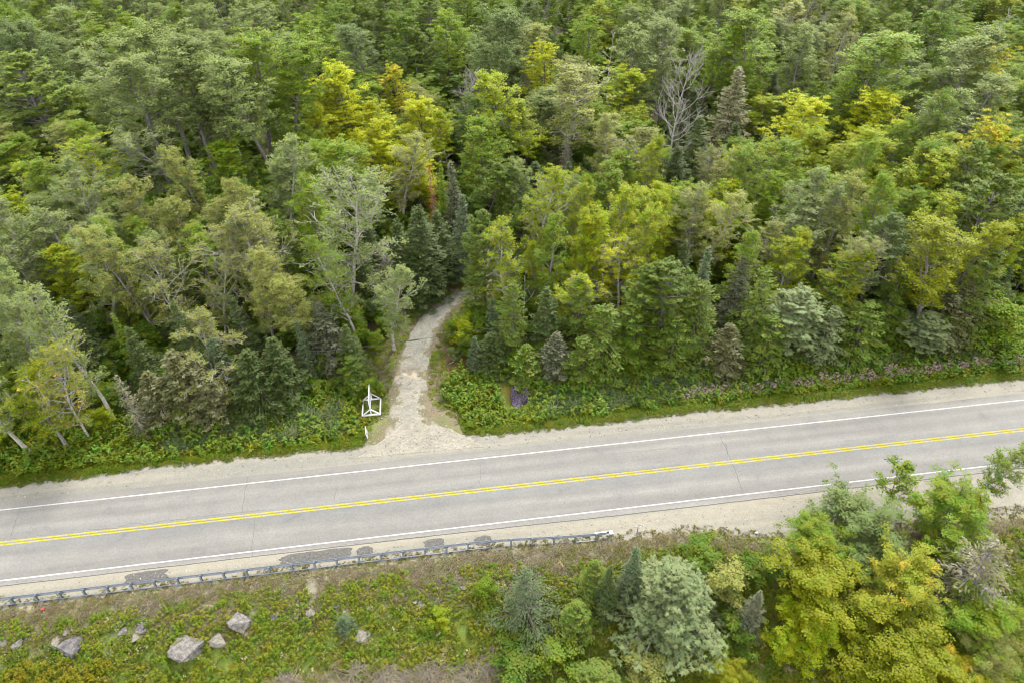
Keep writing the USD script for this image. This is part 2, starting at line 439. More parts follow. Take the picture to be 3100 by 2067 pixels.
def pine(seed, h=17.0, w=7.5, base=0.28, step=0.95, per_whorl=6, tuft=0.5, lean=0.02, needles=16, gap=0.42, sag=0.0, cone=0.0):
    rng = np.random.default_rng(seed)
    zs = np.linspace(0, h, 9)
    trunk = np.stack([np.cumsum(rng.normal(0, lean, 9)) * 3, np.cumsum(rng.normal(0, lean, 9)) * 3, zs], 1)
    rad = h * 0.012 * (1 - zs / h) + 0.02
    T, B, out_l = [tube(trunk, rad, 7)], [], []
    z = h * base
    while z < h * 0.99:
        u = (z / h - base) / (1 - base)
        R = w / 2 * (0.65 + 0.8 * u if u < 0.35 else (1 - ((u - 0.35) / 0.67) ** 1.6) * 0.95 + 0.05)
        if cone:
            R = w / 2 * ((1 - u) ** cone * 0.96 + 0.04)
        m = per_whorl if u < 0.85 else 4
        ph = rng.uniform(0, 6)
        for i in range(m):
            az = ph + 2 * math.pi * (i + rng.uniform(-0.3, 0.3)) / m
            L = R * rng.uniform(0.55, 1.15)
            el = math.radians(5 + 45 * u + rng.normal(0, 8) - sag * 20)
            d = np.array([math.cos(az) * math.cos(el), math.sin(az) * math.cos(el), math.sin(el)])
            a = np.array([np.interp(z, zs, trunk[:, 0]), np.interp(z, zs, trunk[:, 1]), z])
            pts = bend(a, d, L, 5, rng, (0, 0, 0.35 - sag), 0.06)
            B.append(tube(pts, np.linspace(0.02 + 0.015 * L, 0.01, 6), 4))
            side = np.array([-d[1], d[0], 0]) / np.linalg.norm(d[:2])
            nt = max(2, int(L / gap * 2.3))
            for _ in range(nt):
                f = rng.uniform(0.30, 1.0) ** 0.8
                p = np.array([np.interp(f, np.linspace(0, 1, 6), pts[:, j]) for j in range(3)])
                off = side * rng.normal(0, 0.26 * L * (1.15 - f) + 0.08)
                p = p + off + np.array([0, 0, rng.uniform(-0.05, 0.2)])
                q = rng.normal(0, 0.65, (needles, 3)) + d * 0.55 + np.array([0, 0, 0.75 - sag])
                q /= np.linalg.norm(q, axis=1, keepdims=True)
                ln = tuft * rng.uniform(0.6, 1.1, (needles, 1))
                o = q * 0.6 + np.array([0, 0, 0.6]) + d * 0.4
                out_l.append(leaves(p + q * ln * 0.5, o / np.linalg.norm(o, axis=1, keepdims=True), tuft * 0.95, rng, 0.20, 0.3, 0.7, q, 1.0))
        z += step * rng.uniform(0.8, 1.2) * (1 if u < 0.8 else 0.6)
    return merge(T), merge(B), merge_leaves(out_l)


def bare_tree(seed, h=17.0, w=7.0, base=0.25, n_primary=22, up=0.9, twigs=5, fine=True):
    rng = np.random.default_rng(seed)
    n = 10
    trunk = [np.zeros(3)]
    d = np.array([rng.normal(0, 0.03), rng.normal(0, 0.03), 1.0])
    for k in range(n):
        d = d + np.array([rng.normal(0, 0.05), rng.normal(0, 0.05), 0])
        d /= np.linalg.norm(d)
        trunk.append(trunk[-1] + d * h / n)
    trunk, tt = np.array(trunk), np.linspace(0, 1, n + 1)
    rad = h * 0.0085 * (1 - 0.93 * tt)
    T, B = [tube(trunk, rad, 7)], []
    for i in range(n_primary):
        u = (i + rng.uniform(0, 1)) / n_primary
        t = base + (0.96 - base) * u
        az = i * 2.4 + rng.normal(0, 0.4)
        L = w / 2 * (1.15 - 0.75 * u) * rng.uniform(0.6, 1.2)
        el = math.radians(15 + 40 * u)
        d = np.array([math.cos(az) * math.cos(el), math.sin(az) * math.cos(el), math.sin(el)])
        a = np.array([np.interp(t, tt, trunk[:, j]) for j in range(3)])
        pts = bend(a, d, L, 6, rng, (0, 0, up), 0.10)
        rb = np.interp(t, tt, rad) * 0.6
        B.append(tube(pts, np.linspace(rb, 0.022, 7), 5))
        for s in range(twigs):
            p = pts[rng.integers(2, 7)]
            d2 = (pts[-1] - pts[0]) / L + rng.normal(0, 0.55, 3)
            L2 = L * rng.uniform(0.3, 0.65)
            p2 = bend(p, d2, L2, 4, rng, (0, 0, up * 0.9), 0.12)
            B.append(tube(p2, np.linspace(max(rb * 0.4, 0.028), 0.016, 5), 4))
            if fine:
                for _ in range(3):
                    p3 = bend(p2[rng.integers(1, 5)], d2 + rng.normal(0, 0.7, 3), L2 * rng.uniform(0.4, 0.8), 3, rng, (0, 0, up), 0.15)
                    B.append(tube(p3, np.linspace(0.020, 0.010, 4), 3))
    return merge(T), merge(B), None


SHAPES = {}     # kind -> list of (class path, height, width)


def shape(kind, made, bark, fixed_leaf=None):
    """Keeps one tree shape as a class: trunk, branches, crown. Its crown takes the foliage bound to each tree."""
    T, B, L = made
    k = len(SHAPES.setdefault(kind, []))
    path = f'/World/{kind}_shape' + (f'_{k:03d}' if k else '')
    stage.CreateClassPrim(path)
    stage.GetPrimAtPath(path).SetTypeName('Xform')
    for name, (v, q) in (('trunk', T), ('branches', B)):
        raw_mesh(f'{path}/{name}', v, np.full(len(q), 4), q, bark, _tube_normals(v, q))
    allv = B[0] if L is None else L[0]
    if L is not None:
        raw_mesh(f'{path}/crown', L[0], np.full(len(L[1]), 4), L[1], fixed_leaf, L[2])
    r = np.percentile(np.linalg.norm(allv[:, :2] - np.median(allv[:, :2], 0), axis=1), 96)
    SHAPES[kind].append((path, max(allv[:, 2].max(), T[0][:, 2].max()), 2 * r))


def _tube_normals(v, q):
    n = np.zeros_like(v)
    f = np.cross(v[q[:, 1]] - v[q[:, 0]], v[q[:, 3]] - v[q[:, 0]])
    for k in range(4):
        np.add.at(n, q[:, k], f)
    return n / np.maximum(np.linalg.norm(n, axis=1, keepdims=True), 1e-12)


for s in (1, 2, 3):
    shape('aspen', broadleaf(100 + s, h=17, w=5.6, base=0.36, n_primary=27, prof='oval', clump=0.44, per=40, leaf=0.14, flat=1.0, el0=24, limbs_bare=0.22, lean=0.05, rise=0.9, keep=0.94, sub=9), BARK_ASPEN)
for s in (1, 2, 3):
    shape('poplar', broadleaf(120 + s, h=20, w=7.4, base=0.36, n_primary=32, prof='oval', clump=0.50, per=44, leaf=0.15, flat=1.05, el0=26, lean=0.05, rise=0.9, sub=10), BARK_GREY)
for s in (1, 2):
    shape('tall_poplar', broadleaf(130 + s, h=22, w=8.4, base=0.56, n_primary=30, prof='round', clump=0.54, per=44, leaf=0.16, flat=1.0, el0=26, lean=0.06, rise=0.9, sub=10), BARK_GREY)
for s in (1, 2, 3):
    shape('old_poplar', broadleaf(140 + s, h=17, w=7.4, base=0.30, n_primary=30, prof='oval', clump=0.44, per=36, leaf=0.14, flat=0.9, el0=22, sub=9, limbs_bare=0.40, lean=0.07, rise=0.8, keep=0.82, r0=0.0095), BARK_ASPEN)
for s in (1, 2, 3, 4):
    shape('maple', broadleaf(160 + s, h=14, w=8.0, base=0.20, n_primary=34, prof='round', clump=0.56, per=52, leaf=0.155, flat=0.5, lean=0.03, rise=0.7, aspect=0.75, sub=9), BARK_DARK)
for s in (1, 2):
    shape('birch', broadleaf(180 + s, h=15, w=5.0, base=0.25, n_primary=27, prof='narrow', clump=0.44, per=42, leaf=0.14, flat=1.0, lean=0.04, rise=0.9, el0=28, sub=8), BARK_GREY)
for s in (1, 2, 3):
    shape('spruce', spruce(200 + s, h=13, w=4.6, step=0.38, droop=0.45, gap=0.034, card=0.27, bare=0.05), BARK_DARK)
shape('open_spruce', spruce(231, h=7.8, w=5.6, base=0.03, step=0.40, per_whorl=8, droop=0.25, gap=0.030, card=0.20, power=1.05, ragged=0.28, bare=0.12, hang=0.45), BARK_DARK)
for s in (1, 2):
    shape('fir', spruce(220 + s, h=10, w=2.6, step=0.30, droop=0.2, gap=0.034, card=0.24, power=0.95, ragged=0.12), BARK_DARK)
for s in (1, 2):
    shape('pine', pine(240 + s, h=17, w=7.5, tuft=0.36, needles=18, gap=0.32), BARK_GREY)
shape('bushy_pine', pine(251, h=9, w=7.0, base=0.05, step=0.46, per_whorl=8, tuft=0.22, needles=15, gap=0.19, cone=0.75), BARK_GREY)
for s in (1, 2):
    shape('hemlock', spruce(260 + s, h=12, w=5.6, base=0.05, step=0.42, per_whorl=7, droop=0.75, card=0.25, gap=0.026, ragged=0.25, power=0.6, hang=0.75), BARK_DARK)
shape('larch', spruce(271, h=11, w=5.2, base=0.08, step=0.42, per_whorl=9, droop=0.25, card=0.22, gap=0.045, ragged=0.28, power=0.7, bare=0.2, hang=0.4), TWIG_PURPLE)
for s in (1, 2):
    shape('dead', bare_tree(280 + s, n_primary=26, up=1.0, twigs=6), BARK_DEAD)
shape('snag', bare_tree(291, h=9, w=3.0, base=0.45, n_primary=7, up=0.5, twigs=2, fine=False), BARK_DEAD)
shape('brown_spruce', spruce(301, h=12, w=2.6, step=0.38, droop=0.3, gap=0.08, card=0.24, bare=0.3, ragged=0.25), TWIG_PURPLE)
for s in (1, 2):
    shape('shrub', broadleaf(320 + s, h=3.4, w=3.4, base=0.08, n_primary=18, prof='round', clump=0.46, per=62, leaf=0.14, flat=0.75, rise=0.9, sub=3, r0=0.008), BARK_DARK)
shape('sapling', broadleaf(331, h=5.5, w=2.4, base=0.35, n_primary=14, prof='round', clump=0.32, per=40, leaf=0.12, flat=0.8, rise=0.8, sub=3, r0=0.006, keep=0.8), BARK_DARK)
for s in (1, 2):
    shape('young_maple', broadleaf(340 + s, h=8.5, w=7.6, base=0.12, n_primary=44, prof='round', clump=0.60, per=120, leaf=0.125, flat=0.5, lean=0.03, rise=0.8, aspect=0.75), BARK_DARK)
shape('ash_bush', broadleaf(351, h=7.5, w=8.0, base=0.10, n_primary=44, prof='round', clump=0.55, per=90, leaf=0.19, flat=0.7, rise=0.9, aspect=0.34), BARK_DARK)

def plant(kind, name, x, y, h, w, rz, tint, label, group=None, variant=0, tilt=0.0, tilt_az=0.0, sink=0.12):
    path, h0, w0 = SHAPES[kind][variant % len(SHAPES[kind])]
    p = UsdGeom.Xform.Define(stage, numbered('/World/' + name))
    z = float(terrain(x, y)) - sink
    p.AddTranslateOp().Set(Gf.Vec3d(float(x), float(y), z))
    if tilt:
        ax = Gf.Vec3d(-math.sin(math.radians(tilt_az)), math.cos(math.radians(tilt_az)), 0)
        p.AddOrientOp().Set(Gf.Quatf(Gf.Rotation(ax, tilt).GetQuat()))
    p.AddRotateZOp().Set(float(rz))
    p.AddScaleOp().Set(Gf.Vec3f(w / w0, w / w0, h / h0))
    p = p.GetPrim()
    p.GetReferences().AddInternalReference(path)
    p.SetInstanceable(True)
    UsdShade.MaterialBindingAPI.Apply(p).Bind(TINT[tint])
    return tag(p, label, name.replace('_', ' ') if not name.endswith('tree') else 'tree', group)


# ---------------------------------------------------------------- ground
def lines(*spans):
    return np.unique(np.concatenate([np.arange(a, b + 1e-6, s) for a, b, s in spans]))


gx = np.unique(np.concatenate([[-6000, -3000, -1500, -700, -400, -280], np.arange(-200, -52, 4.0), np.arange(-52, 76, 0.5), np.arange(76, 240, 4.0), [280, 400, 700, 1500, 3000, 6000]]))
gy = np.unique(np.concatenate([[-6000, -3000, -1200, -500, -200, -120, -80, -60, -45], np.arange(-38, 36, 0.5), np.arange(36, 280, 3.0), [320, 400, 600, 1000, 1800, 3500, 6000]]))
GX, GY = np.meshgrid(gx, gy, indexing='ij')
GZ = terrain(GX, GY)
under_road = (np.abs(GY) < 7.0)
GZ = np.where(under_road, np.minimum(GZ, -0.06), GZ)
P3 = np.stack([GX, GY, np.zeros_like(GX)], -1)
N1 = meshkit.fbm(P3 / 3.1, 4, 21)
N2 = meshkit.fbm(P3 / 0.9, 3, 22)
FOREST, GRASSY, DRY, MOSS, DIRT, MUD = (np.array(c) for c in ((0.034, 0.032, 0.016), (0.070, 0.095, 0.018), (0.155, 0.135, 0.105), (0.110, 0.060, 0.011), (0.090, 0.072, 0.050), (0.120, 0.100, 0.084)))
S = np.zeros(GX.shape + (3,)) + FOREST


def blend(S, colour, m):
    return S * (1 - m[..., None]) + np.asarray(colour) * m[..., None]


S = blend(S, GRASSY, (1 - smoothstep(GY, 14, 17)) * (0.65 + 0.35 * smoothstep(N2, 0.4, 0.6)))
S = blend(S, GRASSY, 1 - smoothstep(GY, -6, -5))
dd = drive_distance(GX, GY)
S = blend(S, DIRT, (1 - smoothstep(dd, 0.2, 2.2 + 1.5 * N2)) * smoothstep(GY, 6, 7) * (1 - smoothstep(GY, 30, 36)) * (0.45 + 0.5 * smoothstep(N1, 0.42, 0.6)))
S = blend(S, DIRT * 0.9, np.exp(-((GX + 1.2) ** 2 / 1.4 + (GY - 14.5) ** 2 / 9.0)) * smoothstep(N2, 0.32, 0.55))
S = blend(S, MOSS, np.exp(-((GX - 0.4) ** 2 / 1.6 + (GY - 18.0) ** 2 / 8.0)) * smoothstep(N2, 0.3, 0.6))
S = blend(S, MOSS * np.array([0.9, 1.1, 1]), np.exp(-((GX - 6.6) ** 2 / 1.6 + (GY - 13.4) ** 2 / 2.5)))
S = blend(S, MOSS * 0.8, np.exp(-((GX + 7.5) ** 2 / 2.0 + (GY - 27.0) ** 2 / 10.0)) * 0.7)
dry_edge = smoothstep(GY, -12.0, -8.2) * (1 - smoothstep(GY, -6.0, -5.0)) * smoothstep(N1, 0.34, 0.62)
S = blend(S, DRY, dry_edge)
S = blend(S, (0.119, 0.106, 0.083), np.exp(-((GX + 13.6) ** 2 / 0.35 + (GY + 8.4) ** 2 / 2.2)) * 0.9)
S = blend(S, (0.119, 0.106, 0.083), np.exp(-((GX + 29.0) ** 2 / 1.5 + (GY + 7.8) ** 2 / 0.8)) * 0.9)
S = blend(S, (0.119, 0.106, 0.086), np.exp(-((GX - 3.0) ** 2 / 5.0 + (GY + 8.6) ** 2 / 2.2)) * 0.8)
S = blend(S, MUD, smoothstep(-GY, 14.6, 17.0) * (1 - smoothstep(GX, 0, 8)))
iq, jq = np.meshgrid(np.arange(len(gx) - 1), np.arange(len(gy) - 1), indexing='ij')
ny = len(gy)
GQ = np.stack([iq * ny + jq, (iq + 1) * ny + jq, (iq + 1) * ny + jq + 1, iq * ny + jq + 1], -1).reshape(-1, 4)


def grid_normals(v, q):
    return _tube_normals(v, q)


gv = np.stack([GX, GY, GZ], -1).reshape(-1, 3)
tag(raw_mesh('/World/ground', gv, np.full(len(GQ), 4), GQ, soil('ground_soil'), grid_normals(gv, GQ), {'soil': S.reshape(-1, 3)}), kind='structure')


def strip(path, xs, inner, outer, zf, m, material, colours=None, skirt=0.0, kind='structure'):
    """A sheet between two edges y=inner(x), y=outer(x), m rows across, height zf(x, y)."""
    f = np.linspace(0, 1, m)
    X = np.repeat(xs[:, None], m, 1)
    Y = inner(xs)[:, None] * (1 - f) + outer(xs)[:, None] * f
    Z = zf(X, Y)
    v = np.stack([X, Y, Z], -1).reshape(-1, 3)
    i, j = np.meshgrid(np.arange(len(xs) - 1), np.arange(m - 1), indexing='ij')
    q = np.stack([i * m + j, (i + 1) * m + j, (i + 1) * m + j + 1, i * m + j + 1], -1).reshape(-1, 4)
    up = np.cross(v[q[0, 1]] - v[q[0, 0]], v[q[0, 3]] - v[q[0, 0]])[2]
    if up < 0:
        q = q[:, ::-1]
    pv = None if colours is None else {'soil': colours(X, Y).reshape(-1, 3)}
    p = raw_mesh(path, v, np.full(len(q), 4), q, material, _tube_normals(v, q), pv)
    return tag(p, kind=kind) if kind else p


def wav(x, amp, length, seed):
    x = np.asarray(x, float)
    p = np.stack([x / length, np.full_like(x, seed * 3.7), np.zeros_like(x)], -1)
    return amp * 2 * (meshkit.fbm(p, 4, seed) - 0.5)


# road: pavement slab, gravel shoulders, painted lines, cracks
X0, X1 = -400.0, 500.0
xs_far = np.unique(np.concatenate([np.arange(X0, -60, 8.0), np.arange(-60, 90, 0.25), np.arange(90, X1, 8.0)]))
ASPHALT = usdkit.material(stage, '/World/Looks/worn_asphalt', {
    'g': ('geometry', {}), 'sep': ('separate_xyz', {}),
    'yw': ('noise_texture', {'scale': 0.35, 'detail': 2.0}),
    'ym': ('math', {'math_type': 'multiply_add', 'value2': 0.7}),
    'yr': ('map_range', {'from_min': -4.8, 'from_max': 5.2, 'to_min': 0.0, 'to_max': 1.0, 'clamp': True}),
    'ramp': ('rgb_ramp', {'ramp': [(p, tuple(0.375 * v * w for v, w in zip(c, (1.02, 1.0, 0.97)))) for p, c in [(0.0, (0.255, 0.250, 0.240)), (0.08, (0.270, 0.265, 0.255)), (0.13, (0.215, 0.212, 0.206)), (0.22, (0.232, 0.229, 0.222)), (0.30, (0.262, 0.260, 0.252)), (0.38, (0.222, 0.220, 0.216)), (0.455, (0.212, 0.217, 0.222)), (0.50, (0.206, 0.213, 0.220)), (0.56, (0.228, 0.228, 0.226)), (0.64, (0.262, 0.260, 0.252)), (0.72, (0.224, 0.221, 0.215)), (0.80, (0.258, 0.256, 0.248)), (0.86, (0.220, 0.218, 0.212)), (0.92, (0.250, 0.247, 0.236)), (1.0, (0.245, 0.240, 0.228))]]}),
    'mp': ('mapping', {'scale': (0.06, 1.1, 1.0)}),
    'n1': ('noise_texture', {'scale': 1.0, 'detail': 4.0}),
    'r1': ('rgb_ramp', {'ramp': [(0.3, (0.88, 0.88, 0.88)), (0.7, (1.1, 1.1, 1.1))]}),
    'n2': ('noise_texture', {'scale': 6.0, 'detail': 5.0, 'roughness': 0.9}),
    'r2': ('rgb_ramp', {'ramp': [(0.32, (0.78, 0.78, 0.78)), (0.5, (1.0, 1.0, 1.0)), (0.68, (1.22, 1.22, 1.22))]}),
    'n3': ('noise_texture', {'scale': 0.5, 'detail': 4.0, 'distortion': 0.5}),
    'r3': ('rgb_ramp', {'ramp': [(0.26, (0.80, 0.80, 0.82)), (0.36, (0.96, 0.96, 0.97)), (0.7, (1.06, 1.06, 1.04))]}),
    'm1': ('mix_color', {'blend_type': 'multiply', 'fac': 1.0, 'use_clamp': False}), 'm2': ('mix_color', {'blend_type': 'multiply', 'fac': 1.0, 'use_clamp': False}), 'm3': ('mix_color', {'blend_type': 'multiply', 'fac': 1.0, 'use_clamp': False}),
    'b': ('bump', {'strength': 0.35, 'distance': 0.01}),
    'p': ('principled_bsdf', {'roughness': 0.8, 'specular_ior_level': 0.25})},
    [('g.position', 'sep.vector'), ('g.position', 'yw.vector'), ('yw.fac', 'ym.value1'), ('sep.y', 'ym.value3'), ('ym.value', 'yr.value'), ('yr.result', 'ramp.fac'), ('g.position', 'mp.vector'), ('mp.vector', 'n1.vector'), ('n1.fac', 'r1.fac'),
     ('g.position', 'n2.vector'), ('n2.fac', 'r2.fac'), ('g.position', 'n3.vector'), ('n3.fac', 'r3.fac'), ('ramp.color', 'm1.a'), ('r1.color', 'm1.b'), ('m1.result', 'm2.a'), ('r2.color', 'm2.b'), ('m2.result', 'm3.a'), ('r3.color', 'm3.b'),
     ('m3.result', 'p.base_color'), ('n2.fac', 'b.height'), ('b.normal', 'p.normal')], surface='p.BSDF')
WHITE_PAINT = grainy('white_road_paint', (0.165, 0.165, 0.162), (0.215, 0.215, 0.212), lo=0.3, hi=0.5, scale=1.6, fine_scale=8, fine_amount=0.16)
YELLOW_PAINT = grainy('yellow_road_paint', (0.155, 0.132, 0.013), (0.192, 0.163, 0.014), lo=0.3, hi=0.5, scale=1.2, fine_scale=8, fine_amount=0.2)
CRACK = grainy('crack_dark', (0.032, 0.032, 0.032), (0.058, 0.057, 0.055), scale=6)
GRAVEL = soil('shoulder_gravel', fine_scale=6.0, amount=0.22, bump=0.015)
PATCH = grainy('dark_asphalt_patch', (0.037, 0.036, 0.035), (0.068, 0.065, 0.061), scale=5, fine_scale=18, fine_amount=0.3)

road = tag(UsdGeom.Xform.Define(stage, '/World/road').GetPrim(), kind='structure')


def crown(x, y):
    return 0.045 + 0.0 * np.asarray(y, float)


n_edge = lambda x: 4.85 + wav(x, 0.09, 2.6, 3) + wav(x, 0.05, 0.5, 4)
s_edge = lambda x: -4.45 - 0.15 * smoothstep(x, -5, 15) + wav(x, 0.03, 1.4, 5)
strip(f'{road.GetPath()}/pavement', xs_far, s_edge, n_edge, crown, 13, ASPHALT, kind=None)
strip(f'{road.GetPath()}/pavement_edge', xs_far, lambda x: s_edge(x) - 0.035, s_edge, lambda X, Y: np.where(Y < s_edge(X) - 0.02, -0.07, crown(X, Y)), 2, CRACK, kind=None)
strip(f'{road.GetPath()}/pavement_edge_001', xs_far, n_edge, lambda x: n_edge(x) + 0.02, lambda X, Y: np.where(Y > n_edge(X) + 0.01, -0.05, crown(X, Y)), 2, ASPHALT, kind=None)


def line(name, y0, w, mat, seed, a=X0, b=X1):
    xs = xs_far[(xs_far >= a) & (xs_far <= b)]
    strip(numbered(f'{road.GetPath()}/{name}'), xs, lambda x: y0 - w / 2 + wav(x, 0.012, 1.2, seed), lambda x: y0 + w / 2 + wav(x, 0.012, 1.2, seed + 1), lambda X, Y: crown(X, Y) + 0.006, 2, mat, kind=None)


line('edge_line', 3.92, 0.13, WHITE_PAINT, 31)
line('edge_line', -3.92, 0.13, WHITE_PAINT, 33)
line('centre_line', 0.15, 0.14, YELLOW_PAINT, 35)
line('centre_line', -0.15, 0.14, YELLOW_PAINT, 37)


def crack(pts, w=0.022, seed=0):
    pts = np.asarray(pts, float)
    rng = np.random.default_rng(seed)
    L = np.linalg.norm(np.diff(pts, axis=0), axis=1)
    s = np.concatenate([[0], np.cumsum(L)])
    n = max(4, int(s[-1] / 0.22))
    u = np.linspace(0, s[-1], n)
    p = np.stack([np.interp(u, s, pts[:, k]) for k in (0, 1)], 1)
    p[1:-1] += rng.normal(0, 0.035, (n - 2, 2))
    t = np.gradient(p, axis=0)
    t /= np.linalg.norm(t, axis=1, keepdims=True)
    nn = np.stack([-t[:, 1], t[:, 0]], 1)
    ww = (w * rng.uniform(0.5, 1.3, (n, 1)))
    a, b = p - nn * ww / 2, p + nn * ww / 2
    v = np.vstack([a, b])
    v = np.column_stack([v, crown(v[:, 0], v[:, 1]) + 0.0035])
    i = np.arange(n - 1)
    q = np.stack([i, i + 1, n + i + 1, n + i], 1)
    raw_mesh(numbered(f'{road.GetPath()}/crack'), v, np.full(len(q), 4), q, CRACK)


crack([(-21.00, 4.80), (-20.83, 0.48)], 0.03, 0)
crack([(-19.53, -0.28), (-19.18, -4.40)], 0.03, 1)
crack([(-41.88, 4.14), (-41.31, 0.15)], 0.025, 2)
crack([(-12.28, 2.23), (-12.31, 0.57)], 0.025, 3)
crack([(1.86, 3.11), (1.54, 0.40)], 0.025, 4)
crack([(26.58, 1.30), (26.53, -0.98), (26.26, -3.73)], 0.04, 5)
crack([(26.60, -0.43), (26.97, -1.60)], 0.02, 6)
crack([(26.86, 2.45), (26.58, 1.10)], 0.04, 7)
crack([(26.70, 3.47), (26.59, 1.12)], 0.04, 8)
crack([(-34.53, 0.49), (-32.13, 0.23), (-30.97, 0.72), (-29.29, 0.33), (-28.03, 0.56), (-26.03, 0.45), (-25.42, 0.70)], 0.03, 9)
crack([(-25.40, 0.61), (-22.99, 0.53), (-21.38, 0.55), (-18.68, 0.52)], 0.02, 10)
crack([(-41.14, 0.37), (-38.38, 0.46), (-35.80, 0.42)], 0.018, 11)
crack([(-11.91, 0.34), (-7.76, 0.46), (-4.97, 0.51), (0.69, 0.43)], 0.018, 12)
crack([(7.89, 0.51), (12.23, 0.31), (16.64, 0.25), (21.86, 0.23)], 0.018, 13)
crack([(28.91, -4.36), (31.77, -4.49), (35.44, -4.53), (39.89, -4.56)], 0.03, 14)
crack([(29.78, -4.04), (32.56, -4.38), (34.86, -4.22)], 0.025, 15)
crack([(-10.30, -4.33), (-7.02, -4.44), (-3.72, -4.46)], 0.025, 16)
crack([(-12.85, -4.29), (-10.87, -4.37)], 0.03, 17)
crack([(-39.04, -4.22), (-36.58, -4.34)], 0.025, 18)
crack([(14.83, 2.71), (22.00, 2.52)], 0.02, 19)
crack([(-6.91, 0.30), (-1.11, 0.28)], 0.015, 20)


# gravel shoulders
SAND, GREYG, PALE = np.array((0.128, 0.120, 0.101)), np.array((0.108, 0.105, 0.092)), np.array((0.158, 0.146, 0.122))


def shoulder_colour(X, Y):
    p = np.stack([X * 0.05, Y * 2.2, np.zeros_like(X)], -1)
    f = smoothstep(meshkit.fbm(p, 3, 41), 0.35, 0.65)[..., None]
    c = SAND * f + GREYG * (1 - f)
    west = smoothstep(X, 14, -10)[..., None] if False else (1 - smoothstep(X, -12, 16))[..., None]
    return np.where(Y[..., None] < 0, c * (1 - 0.0 * west) * np.array([1.08, 1.06, 1.02]), c)


n_out = lambda x: 7.35 + wav(x, 0.30, 3.0, 43) + wav(x, 0.14, 0.6, 44) + 0.35 * np.exp(-((x + 24) / 9.0) ** 2)
s_out = lambda x: -6.75 - 0.55 * smoothstep(x, 4, 16) - 2.2 * smoothstep(x, 18, 32) + wav(x, 0.45, 2.2, 45) + wav(x, 0.2, 0.5, 46)
drape = lambda X, Y: np.maximum(terrain(X, Y), -0.045) + 0.022 + 0.02 * (meshkit.noise(np.stack([X * 2.2, Y * 2.2, X * 0], -1), 3) - 0.5)
tag(strip('/World/gravel_shoulder', xs_far, lambda x: n_edge(x) - 0.1, n_out, lambda X, Y: np.where(Y > n_out(X) - 0.05, terrain(X, Y) - 0.02, np.minimum(drape(X, Y), 0.02)), 14, GRAVEL, shoulder_colour), kind='structure')
tag(strip('/World/gravel_shoulder_001', xs_far, s_out, lambda x: s_edge(x) + 0.05, lambda X, Y: np.where(Y < s_out(X) + 0.05, terrain(X, Y) - 0.02, np.minimum(terrain(X, Y) + 0.03, -0.005)), 14, GRAVEL, shoulder_colour), kind='structure')

# dark asphalt spills on the south shoulder
def blob(path, cx, cy, rx, ry, mat, dz, seed, power=4.0, zf=None, n=56, rough=0.07):
    rng = np.random.default_rng(seed)
    th = np.arange(n) / n * 2 * np.pi
    wob = rng.normal(0, rough, n)
    r = (np.abs(np.cos(th)) ** power + np.abs(np.sin(th)) ** power) ** (-1 / power) * (1 + 0.5 * (wob + np.roll(wob, 1) + np.roll(wob, -1)))
    v = [np.array([[cx, cy]])]
    rings = 5
    for k in range(1, rings + 1):
        v.append(np.stack([cx + rx * r * np.cos(th) * k / rings, cy + ry * r * np.sin(th) * k / rings], 1))
    v = np.vstack(v)
    z = (zf or (lambda X, Y: np.minimum(terrain(X, Y) + 0.03, -0.005)))(v[:, 0], v[:, 1]) + dz
    v = np.column_stack([v, z])
    f = [[0, 1 + i, 1 + (i + 1) % n] for i in range(n)]
    for k in range(rings - 1):
        a, b = 1 + k * n, 1 + (k + 1) * n
        for i in range(n):
            j = (i + 1) % n
            f += [[a + i, b + i, b + j], [a + i, b + j, a + j]]
    return raw_mesh(path, v, np.full(len(f), 3), np.array(f), mat)


for k, (cx, cy, rx, ry) in enumerate([(-27.94, -5.01, 1.66, 0.62), (-13.59, -4.89, 3.00, 0.62), (-11.19, -4.85, 0.66, 0.62), (-9.24, -4.96, 0.72, 0.62), (-3.09, -5.12, 0.93, 0.62), (1.25, -5.56, 0.79, 0.62), ]):
    tag(blob(numbered('/World/asphalt_spill'), cx, max(min(cy, -5.25), -5.6), rx, ry if k < 2 else 0.5, PATCH, 0.012 + 0.004 * k, 80 + k, power=6.0 if k < 2 else 2.5), kind='structure')


# driveway
nseg = 220
sd = np.concatenate([[0], np.cumsum(np.linalg.norm(np.diff(DRIVE, axis=0), axis=1))])
from scipy.interpolate import CubicSpline, PchipInterpolator
_cs, _ch = CubicSpline(sd, DRIVE), PchipInterpolator(sd, DRIVE_HALF)
u = np.linspace(0, sd[-1], nseg)
pc, ph = _cs(u), _ch(u)
tg = _cs(u, 1)
tg /= np.linalg.norm(tg, axis=1, keepdims=True)
nm = np.stack([-tg[:, 1], tg[:, 0]], 1)
m = 31
fr = np.linspace(-1, 1, m)
edge_l, edge_r = ph * (1 + wav(u, 0.16, 1.6, 51) + wav(u, 0.10, 0.4, 57)), ph * (1 + wav(u, 0.16, 1.6, 52) + wav(u, 0.10, 0.4, 58))
off = np.where(fr[None] < 0, fr[None] * edge_r[:, None], fr[None] * edge_l[:, None])
DX, DY = pc[:, None, 0] + nm[:, None, 0] * off, pc[:, None, 1] + nm[:, None, 1] * off
DZ = terrain(DX, DY) + 0.035 - 0.09 * (np.abs(fr[None]) > 0.97) + 0.05 * (meshkit.fbm(np.stack([DX * 1.5, DY * 1.5, DX * 0], -1), 3, 53) - 0.5)
DZ = np.where(DY < 7.6, np.minimum(DZ, 0.024), DZ)
pn = np.stack([DX, DY, DX * 0], -1)
f1 = smoothstep(meshkit.fbm(pn / 1.7, 4, 54), 0.36, 0.62)
grav = smoothstep(DY, 17.0, 20.5)
lowc = PALE * 1.0
